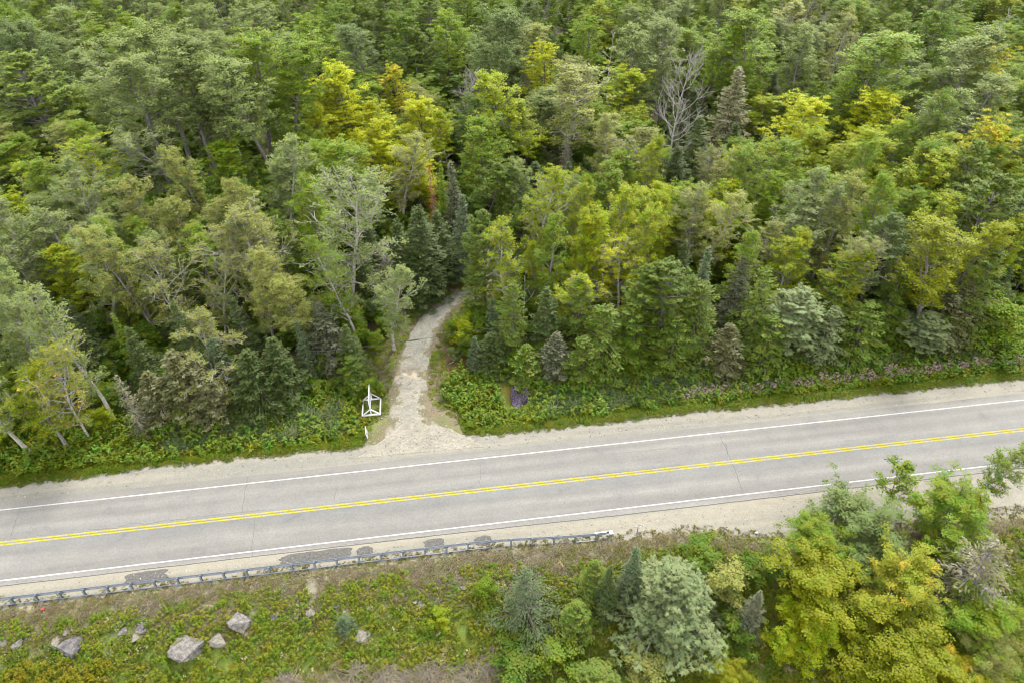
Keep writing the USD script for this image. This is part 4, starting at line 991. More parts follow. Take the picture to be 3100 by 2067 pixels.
    ('hemlock', 'hemlock_tree', 7.06, 18.55, 11.0, 5.11, 331, 'hemlock', 0, 0, 0, 'tall green hemlock behind the little firs right of the driveway', 'trees in the wood beyond the road'),
    ('spruce', 'spruce_tree', 10.78, 18.14, 10.0, 5.16, 307, 'spruce', 0, 0, 0, 'dark green spruce behind the bare pale snag', 'trees in the wood beyond the road'),
    ('hemlock', 'hemlock_tree', 14.55, 18.18, 11.0, 5.60, 142, 'hemlock', 0, 0, 0, 'tall hemlock between the grey spruce and the bright hemlock', 'trees in the wood beyond the road'),
    ('pine', 'pine_tree', 21.83, 18.08, 12.0, 5.13, 116, 'hemlock', 1, 0, 0, 'deep green pine behind the dark drooping hemlock', 'trees in the wood beyond the road'),
    ('hemlock', 'hemlock_tree', 34.26, 15.75, 12.0, 5.56, 225, 'hemlock', 0, 0, 0, 'tall hemlock right of the grey-green pale tipped spruce', 'trees in the wood beyond the road'),
    ('hemlock', 'hemlock_tree', 43.97, 16.48, 11.0, 5.71, 37, 'hemlock', 1, 0, 0, 'tall hemlock behind the silver-green sprays', 'trees in the wood beyond the road'),
    ('hemlock', 'hemlock_tree', 50.66, 16.11, 9.5, 5.81, 273, 'dark', 1, 0, 0, 'dark hemlock left of the yellow-green leaning tree', 'trees in the wood beyond the road'),
    ('dead', 'dead_tree', 36.48, 54.93, 22.0, 9.16, 173, 'spruce', 1, 0, 0, 'tall bare dead tree with upswept grey branches', 'trees in the wood beyond the road'),
    ('poplar', 'poplar_tree', 36.71, 73.30, 19.0, 9.36, 139, 'grey', 0, 0, 0, 'grey-green poplar left of the tall dead tree', 'trees in the wood beyond the road'),
    ('poplar', 'poplar_tree', 41.66, 76.25, 19.0, 9.59, 134, 'grey', 2, 0, 0, 'grey-green poplar behind the top of the tall dead tree', 'trees in the wood beyond the road'),
    ('spruce', 'spruce_tree', 48.68, 62.68, 16.0, 8.14, 316, 'lichen', 1, 0, 0, 'pale lichen covered spruce right of the tall dead tree', 'trees in the wood beyond the road'),
    ('poplar', 'poplar_tree', 49.69, 78.37, 18.0, 8.51, 134, 'mid', 1, 0, 0, 'green poplar over the lichen covered spruce', 'trees in the wood beyond the road'),
    ('poplar', 'poplar_tree', 55.38, 73.62, 20.0, 11.97, 130, 'mid', 2, 0, 0, 'tall green poplar at the upper right of the lichen spruce', 'trees in the wood beyond the road'),
    ('poplar', 'poplar_tree', 62.80, 70.08, 18.0, 7.50, 99, 'grey', 0, 0, 0, 'grey poplar with dark trunk right of the tall green poplar', 'trees in the wood beyond the road'),
    ('poplar', 'poplar_tree', 69.86, 63.05, 21.0, 13.53, 82, 'mid', 1, 0, 0, 'large rounded green poplar in the upper right', 'trees in the wood beyond the road'),
    ('aspen', 'aspen_tree', 75.58, 80.12, 18.0, 6.73, 194, 'olive', 0, 0, 0, 'pale twiggy aspen at the top edge left of the large rounded poplar', 'trees in the wood beyond the road'),
    ('poplar', 'poplar_tree', 73.29, 60.24, 18.0, 9.43, 159, 'mid', 0, 0, 0, 'green poplar crown on the right shoulder of the large rounded poplar', 'trees in the wood beyond the road'),
    ('poplar', 'poplar_tree', 82.90, 59.32, 20.0, 12.25, 56, 'grey', 0, 0, 0, 'broad grey-green poplar in the upper right corner', 'trees in the wood beyond the road'),
    ('maple', 'maple_tree', 91.16, 78.71, 18.0, 9.46, 330, 'dark', 1, 0, 0, 'dark maple at the top edge in the upper right', 'trees in the wood beyond the road'),
    ('maple', 'maple_tree', 92.50, 61.41, 17.0, 8.52, 134, 'autumn', 0, 0, 0, 'maple turning yellow at the right edge near the top', 'trees in the wood beyond the road'),
    ('snag', 'dead_tree', 101.88, 77.20, 18.0, 8.46, 342, 'spruce', 0, 0, 0, 'pale bare tree at the top right corner', 'trees in the wood beyond the road'),
    ('poplar', 'poplar_tree', 82.54, 51.12, 16.0, 9.00, 40, 'grey', 2, 0, 0, 'grey poplar below the broad one in the upper right corner', 'trees in the wood beyond the road'),
    ('aspen', 'aspen_tree', 71.11, 48.91, 16.0, 8.79, 288, 'grey', 1, 6, 0, 'grey aspen with pale leaning trunk right of the bright yellow maple', 'trees in the wood beyond the road'),
    ('maple', 'maple_tree', 65.11, 51.55, 15.0, 10.09, 6, 'yellow', 0, 0, 0, 'bright yellow maple in the right wood', 'trees in the wood beyond the road'),
    ('maple', 'maple_tree', 54.35, 53.86, 14.5, 9.65, 334, 'yellow', 0, 0, 0, 'yellow-green maple left of the bright yellow maple', 'trees in the wood beyond the road'),
    ('maple', 'maple_tree', 76.44, 41.23, 15.0, 8.36, 246, 'autumn', 0, 0, 0, 'yellow maple near the right edge of the picture', 'trees in the wood beyond the road'),
    ('maple', 'maple_tree', 43.33, 46.32, 11.0, 3.81, 172, 'yellow', 1, 0, 0, 'small yellow maple beside a bare twiggy tree', 'trees in the wood beyond the road'),
    ('old_poplar', 'poplar_tree', 41.91, 50.25, 11.0, 5.60, 89, 'olive', 2, 0, 0, 'bare twiggy poplar left of the small yellow maple', 'trees in the wood beyond the road'),
    ('poplar', 'poplar_tree', 44.33, 40.99, 15.0, 7.62, 341, 'mid', 2, 4, 0, 'green poplar with dark trunk right of the small yellow maple', 'trees in the wood beyond the road'),
    ('maple', 'maple_tree', 54.00, 46.89, 13.0, 8.15, 25, 'lime', 3, 0, 0, 'lime maple below the yellow-green maple', 'trees in the wood beyond the road'),
    ('poplar', 'poplar_tree', 57.82, 43.09, 13.0, 6.88, 66, 'lime', 1, 0, 0, 'lime poplar in front of the bright yellow maple', 'trees in the wood beyond the road'),
    ('poplar', 'poplar_tree', 60.08, 35.70, 15.0, 8.86, 145, 'lime', 1, 5, 0, 'large lime poplar right below the bright yellow maple', 'trees in the wood beyond the road'),
    ('poplar', 'poplar_tree', 67.28, 37.21, 14.0, 7.56, 256, 'mid', 2, 0, 0, 'green poplar left of the yellow maple near the right edge', 'trees in the wood beyond the road'),
    ('maple', 'maple_tree', 45.01, 32.85, 13.0, 6.73, 68, 'mid', 2, 0, 0, 'mid green maple above the grey-green aspen in the right wood', 'trees in the wood beyond the road'),
    ('poplar', 'poplar_tree', 51.90, 31.72, 13.0, 7.19, 153, 'mid', 0, 0, 0, 'mid green poplar in the middle of the right wood', 'trees in the wood beyond the road'),
    ('poplar', 'poplar_tree', 56.94, 26.47, 14.0, 6.84, 139, 'lime', 1, 6, 0, 'lime poplar left of the yellow leaning tree', 'trees in the wood beyond the road'),
    ('maple', 'maple_tree', 65.47, 26.04, 13.0, 5.08, 283, 'lime', 2, 0, 0, 'lime maple beside the dark pine at the right edge', 'trees in the wood beyond the road'),
    ('spruce', 'spruce_tree', 34.88, 47.75, 11.0, 6.83, 120, 'spruce', 1, 0, 0, 'dark spruce at the foot of the tall dead tree', 'trees in the wood beyond the road'),
    ('spruce', 'spruce_tree', 40.42, 55.02, 12.0, 7.19, 24, 'deep', 1, 0, 0, 'dark fir between the tall dead tree and the lichen spruce', 'trees in the wood beyond the road'),
    ('open_spruce', 'spruce_tree', 4.21, -12.41, 7.6, 7.21, 132, 'bluespruce', 0, 0, 0, 'full blue-green spruce standing alone below the guard rail', 'trees on the near bank'),
    ('fir', 'fir_tree', 12.93, -12.13, 8.2, 2.87, 340, 'bluespruce', 1, 0, 0, 'taller of two dark firs behind the big pale pine', 'trees on the near bank'),
    ('fir', 'fir_tree', 10.84, -12.67, 7.0, 2.38, 200, 'spruce', 1, 0, 0, 'shorter dark fir left of the taller one below the road', 'trees on the near bank'),
    ('bushy_pine', 'pine_tree', 10.13, -11.35, 5.0, 3.52, 218, 'pine', 0, 0, 0, 'pale yellow-green young pine behind the shorter dark fir', 'trees on the near bank'),
    ('bushy_pine', 'pine_tree', 8.26, -13.62, 4.2, 3.83, 204, 'pine', 0, 0, 0, 'young light green pine right of the lone blue-green spruce', 'trees on the near bank'),
    ('bushy_pine', 'pine_tree', 15.88, -14.10, 8.6, 9.96, 289, 'greypine', 0, 0, 0, 'big pale silver-green pine in the bottom middle', 'trees on the near bank'),
    ('spruce', 'spruce_tree', 22.08, -15.71, 7.0, 2.69, 93, 'greyspruce', 0, 0, 0, 'small grey-green spruce right of the big pale pine', 'trees on the near bank'),
    ('shrub', 'shrub', 21.51, -12.61, 4.0, 3.93, 319, 'olive', 0, 0, 0, 'olive green bush behind the big pale pine', 'bushes on the near bank'),
    ('shrub', 'shrub', 19.83, -10.25, 2.8, 3.69, 179, 'dark', 0, 0, 0, 'green bush near the gravel behind the big pale pine', 'bushes on the near bank'),
    ('shrub', 'shrub', 24.25, -12.06, 3.8, 3.95, 50, 'dark', 1, 0, 0, 'green bush between the olive bush and the large leafy bush', 'bushes on the near bank'),
    ('ash_bush', 'shrub', 33.01, -10.89, 6.2, 8.59, 281, 'deep', 0, 0, 0, 'large grey-green leafy bush at the south edge of the gravel', 'bushes on the near bank'),
    ('young_maple', 'maple_tree', 29.63, -11.34, 6.0, 6.03, 170, 'mid', 0, 0, 0, 'green leafy tree on the left flank of the large grey-green bush', 'trees on the near bank'),
    ('sapling', 'sapling_tree', 38.44, -7.33, 6.5, 3.58, 317, 'mid', 0, 0, 0, 'slim sapling with thin stem in front of the road at the right', 'trees on the near bank'),
    ('young_maple', 'maple_tree', 40.66, -11.49, 7.2, 7.65, 47, 'mid', 0, 0, 0, 'green maple right of the slim sapling', 'trees on the near bank'),
    ('aspen', 'aspen_tree', 47.36, -7.27, 9.5, 3.90, 185, 'mid', 1, 0, 0, 'airy green aspen over the road at the right edge', 'trees on the near bank'),
    ('young_maple', 'maple_tree', 28.66, -15.88, 8.0, 9.12, 123, 'gold', 0, 0, 0, 'broad yellow-green maple in the bottom right', 'trees on the near bank'),
    ('young_maple', 'maple_tree', 33.26, -16.20, 8.5, 6.62, 294, 'fleck', 1, 0, 0, 'yellow maple with orange flecks right of the broad one at the bottom right', 'trees on the near bank'),
    ('young_maple', 'maple_tree', 31.30, -19.79, 8.0, 8.97, 282, 'gold', 0, 0, 0, 'yellow maple cut by the bottom edge on the right', 'trees on the near bank'),
    ('young_maple', 'maple_tree', 25.45, -17.48, 6.0, 5.69, 4, 'lime', 0, 0, 0, 'lime maple on the left side below the broad yellow-green maple', 'trees on the near bank'),
    ('larch', 'larch_tree', 39.91, -16.06, 10.0, 7.57, 343, 'larch', 0, 0, 0, 'half bare conifer with purple-grey twigs at the right edge', 'trees on the near bank'),
    ('young_maple', 'maple_tree', 38.44, -18.34, 7.0, 6.68, 244, 'mid', 1, 0, 0, 'green maple below the half bare conifer in the bottom right', 'trees on the near bank'),
    ('young_maple', 'maple_tree', 39.78, -20.50, 6.0, 4.96, 70, 'olive', 1, 0, 0, 'olive maple in the bottom right corner', 'trees on the near bank'),
    ('young_maple', 'maple_tree', 19.14, -19.45, 4.0, 3.65, 68, 'gold', 1, 0, 0, 'small yellow bush at the bottom edge under the big pale pine', 'trees on the near bank'),
    ('young_maple', 'maple_tree', 36.56, -21.95, 5.0, 4.56, 134, 'autumn', 0, 0, 0, 'yellow-orange bush at the bottom edge on the right', 'trees on the near bank'),
    ('bushy_pine', 'pine_tree', 8.69, -18.31, 4.5, 5.27, 25, 'pine', 0, 0, 0, 'young green pine cut by the bottom edge', 'trees on the near bank'),
    ('shrub', 'shrub', 12.57, -17.93, 4.0, 3.69, 56, 'olive', 0, 0, 0, 'olive bush at the bottom edge left of the big pale pine', 'bushes on the near bank'),
    ('shrub', 'shrub', 1.07, -10.30, 2.6, 2.16, 65, 'mid', 1, 0, 0, 'bright green bush on the bank left of the lone blue-green spruce', 'bushes on the near bank'),
    ('spruce', 'spruce_tree', -10.81, -11.43, 1.8, 1.94, 87, 'bluespruce', 2, 0, 0, 'small grey-blue spruce seedling on the bank among the rocks', 'trees on the near bank'),
    ('shrub', 'shrub', -2.93, -11.88, 1.6, 2.15, 297, 'lime', 1, 0, 0, 'low green bush on the bank between the rocks and the lone spruce', 'bushes on the near bank'),
    ('shrub', 'shrub', 2.73, -15.43, 2.6, 4.85, 20, 'dark', 0, 0, 0, 'dark green bush at the foot of the lone blue-green spruce', 'bushes on the near bank'),
    ('shrub', 'shrub', 6.58, -15.56, 2.6, 4.52, 21, 'mid', 1, 0, 0, 'green bush right of the foot of the lone blue-green spruce', 'bushes on the near bank'),
    ('shrub', 'shrub', 20.91, -16.24, 3.6, 3.83, 294, 'dark', 1, 0, 0, 'dark bush in the shade right of the big pale pine', 'bushes on the near bank'),
    ('poplar', 'poplar_tree', -33.95, 25.92, 17.2, 5.87, 5, 'olive', 1, 0, 0, 'third olive green poplar left of the tallest olive poplar, counted outward', 'trees in the wood beyond the road'),
    ('aspen', 'aspen_tree', -40.33, 28.75, 15.9, 5.93, 81, 'grey', 2, 0, 0, 'grey-green aspen in front and left of the forked white aspen', 'trees in the wood beyond the road'),
    ('aspen', 'aspen_tree', -10.72, 21.99, 16.2, 4.60, 95, 'mid', 1, 0, 0, 'mid green aspen in front of the big aspen by the driveway', 'trees in the wood beyond the road'),
    ('poplar', 'poplar_tree', -16.25, 23.15, 12.6, 6.33, 73, 'olive', 1, 0, 0, 'olive green poplar in front and right of the tallest olive poplar', 'trees in the wood beyond the road'),
    ('poplar', 'poplar_tree', -20.36, 22.93, 16.2, 4.78, 350, 'olive', 0, 0, 0, 'olive green poplar in front of the tallest olive poplar', 'trees in the wood beyond the road'),
    ('poplar', 'poplar_tree', 45.81, 24.87, 17.0, 5.68, 205, 'olive', 1, 0, 0, 'olive green poplar in front of the bright yellow right-hand maple', 'trees in the wood beyond the road'),
    ('poplar', 'poplar_tree', -34.62, 37.48, 16.7, 6.56, 206, 'olive', 2, 0, 0, 'olive green poplar in front of the forked white aspen, left of the tallest olive poplar', 'trees in the wood beyond the road'),
    ('poplar', 'poplar_tree', 52.90, 27.12, 17.3, 5.24, 264, 'mid', 0, 0, 0, 'second mid green poplar in front of the bright yellow right-hand maple, counted outward', 'trees in the wood beyond the road'),
    ('poplar', 'poplar_tree', -30.42, 44.37, 16.9, 5.59, 357, 'olive', 1, 0, 0, 'olive green poplar in front and right of the forked white aspen', 'trees in the wood beyond the road'),
    ('aspen', 'aspen_tree', -43.21, 40.24, 16.7, 5.76, 30, 'grey', 1, 0, 0, 'grey-green aspen left of the forked white aspen', 'trees in the wood beyond the road'),
    ('aspen', 'aspen_tree', 41.78, 27.80, 16.5, 5.81, 290, 'grey', 1, 0, 0, 'grey-green aspen in front and left of the bright yellow right-hand maple', 'trees in the wood beyond the road'),
    ('poplar', 'poplar_tree', 40.91, 36.55, 15.6, 5.94, 176, 'mid', 2, 0, 0, 'mid green poplar in front of the lichen spruce, behind the blue tipped fir', 'trees in the wood beyond the road'),
    ('poplar', 'poplar_tree', -43.81, 17.17, 17.8, 5.64, 235, 'grey', 1, 0, 0, 'grey-green poplar in front of the white pine at the left edge', 'trees in the wood beyond the road'),
    ('spruce', 'spruce_tree', -22.08, 19.31, 11.7, 3.88, 109, 'spruce', 0, 0, 0, 'dark spruce in front of the tallest olive poplar', 'trees in the wood beyond the road'),
    ('pine', 'pine_tree', 69.25, 33.46, 15.3, 6.23, 185, 'hemlock', 0, 0, 0, 'deep green pine in front of the yellow right-edge maple', 'trees in the wood beyond the road'),
    ('spruce', 'spruce_tree', -32.88, 18.24, 9.5, 4.25, 211, 'spruce', 0, 0, 0, 'second dark spruce in front and left of the tallest olive poplar, counted outward', 'trees in the wood beyond the road'),
    ('poplar', 'poplar_tree', 27.01, 39.37, 16.7, 4.99, 65, 'lime', 0, 0, 0, 'lime green poplar right of the round olive tree, in front of the tall dead tree', 'trees in the wood beyond the road'),
    ('poplar', 'poplar_tree', 54.57, 37.26, 16.6, 4.97, 323, 'mid', 0, 0, 0, 'nearest mid green poplar in front of the bright yellow right-hand maple, counted outward', 'trees in the wood beyond the road'),
    ('spruce', 'spruce_tree', -27.89, 19.00, 12.0, 3.55, 211, 'spruce', 1, 0, 0, 'nearest dark spruce in front and left of the tallest olive poplar, counted outward', 'trees in the wood beyond the road'),
    ('aspen', 'aspen_tree', -50.78, 37.06, 16.7, 5.20, 251, 'grey', 0, 0, 0, 'nearest grey-green aspen in front of the white pine at the left edge, counted outward', 'trees in the wood beyond the road'),
    ('poplar', 'poplar_tree', -60.41, 64.09, 12.6, 8.68, 358, 'olive', 1, 0, 0, 'second olive green poplar in front of the white pine at the left edge, counted outward', 'trees in the wood beyond the road'),
    ('aspen', 'aspen_tree', -46.17, 25.05, 16.1, 5.05, 287, 'grey', 2, 0, 0, 'third grey-green aspen in front of the white pine at the left edge, counted outward', 'trees in the wood beyond the road'),
    ('poplar', 'poplar_tree', 39.70, 44.05, 12.9, 6.42, 119, 'olive', 1, 0, 0, 'olive green poplar in front of the lichen spruce, in front of the tall dead tree', 'trees in the wood beyond the road'),
    ('poplar', 'poplar_tree', 69.87, 44.97, 16.7, 6.44, 210, 'mid', 1, 0, 0, 'nearest mid green poplar left of the yellow right-edge maple, counted outward', 'trees in the wood beyond the road'),
    ('poplar', 'poplar_tree', -21.32, 35.60, 17.3, 5.39, 31, 'olive', 1, 0, 0, 'olive green poplar behind and right of the tallest olive poplar', 'trees in the wood beyond the road'),
    ('poplar', 'poplar_tree', -30.38, 36.08, 14.0, 5.30, 187, 'olive', 2, 0, 0, 'second olive green poplar left of the tallest olive poplar, counted outward', 'trees in the wood beyond the road'),
    ('maple', 'maple_tree', -16.22, 115.86, 13.1, 9.36, 187, 'dark', 1, 0, 0, 'dark green maple behind the brightest yellow maple, right of the tallest left poplar', 'trees in the wood beyond the road'),
    ('poplar', 'poplar_tree', 20.72, 28.70, 15.9, 5.99, 27, 'lime', 2, 0, 0, 'lime green poplar in front of the round olive tree, behind the yellow limbed aspen', 'trees in the wood beyond the road'),
    ('aspen', 'aspen_tree', -48.06, 32.29, 13.3, 5.44, 76, 'grey', 1, 0, 0, 'second grey-green aspen in front of the white pine at the left edge, counted outward', 'trees in the wood beyond the road'),
    ('poplar', 'poplar_tree', 63.98, 34.62, 14.7, 5.07, 107, 'mid', 2, 0, 0, 'second mid green poplar left of the yellow right-edge maple, counted outward', 'trees in the wood beyond the road'),
    ('poplar', 'poplar_tree', 59.66, 18.41, 15.2, 6.00, 91, 'gold', 1, 0, 0, 'golden poplar right of the yellow leaning tree', 'trees in the wood beyond the road'),
    ('poplar', 'poplar_tree', -50.21, 112.72, 15.3, 7.97, 112, 'mid', 0, 0, 0, 'mid green poplar left of the tallest left poplar, behind the forked white aspen', 'trees in the wood beyond the road'),
    ('maple', 'maple_tree', 37.48, 34.58, 12.8, 5.87, 201, 'lime', 1, 0, 0, 'lime green maple behind the blue tipped fir, in front of the lichen spruce', 'trees in the wood beyond the road'),
    ('pine', 'pine_tree', -6.87, 114.22, 15.3, 8.73, 104, 'hemlock', 0, 0, 0, 'deep green pine behind and right of the brightest yellow maple', 'trees in the wood beyond the road'),
    ('poplar', 'poplar_tree', 17.02, 31.47, 15.6, 4.65, 92, 'lime', 0, 0, 0, 'lime green poplar in front and left of the round olive tree', 'trees in the wood beyond the road'),
    ('poplar', 'poplar_tree', 61.88, 46.73, 13.7, 8.24, 285, 'lime', 0, 0, 0, 'lime green poplar in front of the bright yellow right-hand maple', 'trees in the wood beyond the road'),
    ('poplar', 'poplar_tree', -40.11, 34.66, 14.9, 4.90, 346, 'grey', 0, 0, 0, 'grey-green poplar in front and left of the forked white aspen', 'trees in the wood beyond the road'),
    ('maple', 'maple_tree', 70.36, 68.29, 10.7, 8.11, 158, 'mid', 3, 0, 0, 'mid green maple left of the bright yellow right-hand maple', 'trees in the wood beyond the road'),
    ('poplar', 'poplar_tree', -34.73, 110.35, 15.1, 8.68, 23, 'grey', 2, 0, 0, 'nearest grey-green poplar behind the tallest left poplar, counted outward', 'trees in the wood beyond the road'),
    ('aspen', 'aspen_tree', 76.47, 106.16, 13.6, 7.99, 188, 'olive', 1, 0, 0, 'olive green aspen behind and right of the lichen spruce, left of the large rounded poplar', 'trees in the wood beyond the road'),
    ('aspen', 'aspen_tree', 31.83, 31.00, 14.1, 5.69, 136, 'olive', 0, 0, 0, 'olive green aspen behind the blue tipped fir, behind and right of the yellow limbed aspen', 'trees in the wood beyond the road'),
    ('poplar', 'poplar_tree', -70.62, 118.64, 15.1, 8.63, 267, 'grey', 2, 0, 0, 'grey-green poplar behind and right of the white pine at the left edge', 'trees in the wood beyond the road'),
    ('maple', 'maple_tree', -3.01, 52.87, 11.1, 9.58, 322, 'yellow', 3, 0, 0, 'yellow-green maple behind and left of the red topped spruce', 'trees in the wood beyond the road'),
    ('poplar', 'poplar_tree', -51.79, 63.52, 14.3, 6.96, 85, 'olive', 1, 0, 0, 'olive green poplar in front and right of the white pine at the left edge', 'trees in the wood beyond the road'),
    ('poplar', 'poplar_tree', 91.80, 96.42, 14.3, 8.14, 328, 'mid', 1, 0, 0, 'mid green poplar behind the large rounded poplar, behind the bright yellow right-hand maple', 'trees in the wood beyond the road'),
    ('maple', 'maple_tree', -40.51, 44.56, 13.4, 6.89, 45, 'dark', 3, 0, 0, 'dark green maple in front and left of the forked white aspen', 'trees in the wood beyond the road'),
    ('poplar', 'poplar_tree', 24.96, 28.74, 13.6, 5.64, 76, 'lime', 0, 0, 0, 'lime green poplar behind the yellow limbed aspen, behind and left of the blue tipped fir', 'trees in the wood beyond the road'),
    ('poplar', 'poplar_tree', -62.01, 127.19, 14.1, 8.96, 295, 'grey', 1, 0, 0, 'second grey-green poplar left of the tallest left poplar, counted outward', 'trees in the wood beyond the road'),
    ('aspen', 'aspen_tree', 25.61, 54.12, 13.6, 5.89, 345, 'olive', 0, 0, 0, 'olive green aspen behind the round olive tree, in front and right of the lime-yellow maple', 'trees in the wood beyond the road'),
    ('poplar', 'poplar_tree', 65.20, 43.84, 14.0, 5.20, 68, 'mid', 0, 0, 0, 'mid green poplar in front and right of the bright yellow right-hand maple', 'trees in the wood beyond the road'),
    ('maple', 'maple_tree', 67.73, 21.19, 13.1, 5.19, 152, 'lime', 2, 0, 0, 'lime green maple in front and right of the pine at the right edge', 'trees in the wood beyond the road'),
    ('poplar', 'poplar_tree', 42.38, 99.57, 13.5, 6.99, 280, 'grey', 1, 0, 0, 'grey-green poplar behind and left of the tall dead tree, right of the lime-yellow maple', 'trees in the wood beyond the road'),
    ('poplar', 'poplar_tree', -41.91, 112.06, 15.7, 6.34, 200, 'grey', 2, 0, 0, 'nearest grey-green poplar left of the tallest left poplar, counted outward', 'trees in the wood beyond the road'),
    ('poplar', 'poplar_tree', 68.42, 41.07, 14.3, 6.17, 86, 'lime', 1, 0, 0, 'lime green poplar left of the yellow right-edge maple, right of the bright yellow right-hand maple', 'trees in the wood beyond the road'),
    ('poplar', 'poplar_tree', -54.15, 57.45, 10.6, 7.20, 234, 'lime', 0, 0, 0, 'lime green poplar in front of the white pine at the left edge', 'trees in the wood beyond the road'),
    ('maple', 'maple_tree', 24.51, 43.31, 12.5, 6.47, 340, 'mid', 2, 0, 0, 'mid green maple in front of the round olive tree, behind the yellow limbed aspen', 'trees in the wood beyond the road'),
    ('spruce', 'spruce_tree', 62.63, 77.48, 8.8, 5.48, 68, 'spruce', 1, 0, 0, 'dark spruce right of the lichen spruce, right of the tall dead tree', 'trees in the wood beyond the road'),
    ('maple', 'maple_tree', 34.04, 63.91, 10.0, 7.18, 127, 'lime', 0, 0, 0, 'lime green maple right of the round olive tree', 'trees in the wood beyond the road'),
    ('poplar', 'poplar_tree', 52.27, 107.97, 14.1, 7.74, 117, 'grey', 1, 0, 0, 'grey-green poplar behind the tall dead tree, behind and left of the lichen spruce', 'trees in the wood beyond the road'),
    ('maple', 'maple_tree', 130.20, 108.93, 10.3, 9.09, 61, 'lime', 1, 0, 0, 'lime green maple behind and right of the broad top-right poplar, behind the yellow right-edge maple', 'trees in the wood beyond the road'),
    ('poplar', 'poplar_tree', -31.64, 30.31, 13.8, 4.99, 254, 'grey', 2, 0, 0, 'grey-green poplar left of the tallest olive poplar, in front of the forked white aspen', 'trees in the wood beyond the road'),
    ('spruce', 'spruce_tree', 27.67, 23.07, 11.3, 4.23, 2, 'spruce', 2, 0, 0, 'dark spruce left of the blue tipped fir, right of the yellow limbed aspen', 'trees in the wood beyond the road'),
    ('aspen', 'aspen_tree', -45.16, 21.06, 12.8, 5.84, 327, 'grey', 0, 0, 0, 'fourth grey-green aspen in front of the white pine at the left edge, counted outward', 'trees in the wood beyond the road'),
    ('pine', 'pine_tree', 66.26, 30.40, 11.1, 6.59, 110, 'hemlock', 0, 0, 0, 'deep green pine behind the yellow leaning tree, left of the pine at the right edge', 'trees in the wood beyond the road'),
    ('pine', 'pine_tree', 2.13, 115.82, 14.2, 7.67, 175, 'hemlock', 0, 0, 0, 'deep green pine left of the big dark top maple, behind the bare grey thicket', 'trees in the wood beyond the road'),
    ('poplar', 'poplar_tree', -64.16, 68.89, 13.0, 8.81, 77, 'olive', 1, 0, 0, 'nearest olive green poplar in front of the white pine at the left edge, counted outward', 'trees in the wood beyond the road'),
    ('poplar', 'poplar_tree', 101.41, 105.37, 14.5, 7.74, 262, 'mid', 1, 0, 0, 'mid green poplar behind and right of the large rounded poplar', 'trees in the wood beyond the road'),
    ('poplar', 'poplar_tree', 62.41, 105.89, 17.8, 6.66, 81, 'grey', 2, 0, 0, 'grey-green poplar behind and right of the tall dead tree, behind the lichen spruce', 'trees in the wood beyond the road'),
    ('maple', 'maple_tree', 30.17, 58.24, 10.7, 9.03, 59, 'mid', 1, 0, 0, 'mid green maple right of the round olive tree', 'trees in the wood beyond the road'),
    ('maple', 'maple_tree', 39.23, 110.34, 11.8, 7.89, 53, 'lime', 2, 0, 0, 'lime green maple right of the lime-yellow maple, left of the tall dead tree', 'trees in the wood beyond the road'),
    ('poplar', 'poplar_tree', 108.77, 104.87, 13.7, 8.51, 338, 'grey', 0, 0, 0, 'grey-green poplar behind and left of the broad top-right poplar, right of the large rounded poplar', 'trees in the wood beyond the road'),
    ('aspen', 'aspen_tree', 28.83, 80.21, 13.3, 7.80, 300, 'olive', 2, 0, 0, 'olive green aspen right of the lime-yellow maple, right of the large lime poplar', 'trees in the wood beyond the road'),
    ('poplar', 'poplar_tree', -31.63, 121.00, 12.7, 6.75, 148, 'grey', 2, 0, 0, 'grey-green poplar right of the tallest left poplar, behind and left of the brightest yellow maple', 'trees in the wood beyond the road'),
    ('aspen', 'aspen_tree', 83.25, 108.15, 16.6, 7.06, 141, 'olive', 2, 0, 0, 'olive green aspen left of the large rounded poplar, behind and right of the lichen spruce', 'trees in the wood beyond the road'),
    ('poplar', 'poplar_tree', -48.18, 58.64, 14.4, 7.36, 164, 'mid', 2, 0, 0, 'mid green poplar left of the forked white aspen', 'trees in the wood beyond the road'),
    ('spruce', 'spruce_tree', 47.54, 57.39, 9.2, 5.96, 13, 'spruce', 0, 0, 0, 'dark spruce in front of the lichen spruce', 'trees in the wood beyond the road'),
    ('maple', 'maple_tree', 10.60, 125.15, 13.1, 9.45, 241, 'mid', 0, 0, 0, 'mid green maple left of the big dark top maple, behind the bare grey thicket', 'trees in the wood beyond the road'),
    ('poplar', 'poplar_tree', 60.32, 114.82, 12.6, 7.30, 344, 'mid', 0, 0, 0, 'mid green poplar behind the tall dead tree, behind the lichen spruce', 'trees in the wood beyond the road'),
    ('maple', 'maple_tree', -43.99, 32.13, 11.3, 6.83, 203, 'lime', 3, 0, 0, 'lime green maple in front and left of the forked white aspen', 'trees in the wood beyond the road'),
    ('maple', 'maple_tree', 76.48, 34.87, 11.1, 6.84, 322, 'lime', 2, 0, 0, 'lime green maple behind and right of the pine at the right edge', 'trees in the wood beyond the road'),
    ('poplar', 'poplar_tree', -26.37, 38.43, 13.8, 5.95, 107, 'olive', 1, 0, 0, 'nearest olive green poplar left of the tallest olive poplar, counted outward', 'trees in the wood beyond the road'),
    ('pine', 'pine_tree', 82.63, 38.49, 14.1, 6.49, 79, 'hemlock', 0, 0, 0, 'deep green pine right of the yellow right-edge maple', 'trees in the wood beyond the road'),
    ('aspen', 'aspen_tree', 47.85, 28.83, 16.0, 5.83, 164, 'grey', 1, 0, 0, 'grey-green aspen in front of the bright yellow right-hand maple, left of the yellow leaning tree', 'trees in the wood beyond the road'),
    ('poplar', 'poplar_tree', -61.31, 57.86, 12.8, 8.44, 101, 'mid', 0, 0, 0, 'mid green poplar in front of the white pine at the left edge', 'trees in the wood beyond the road'),
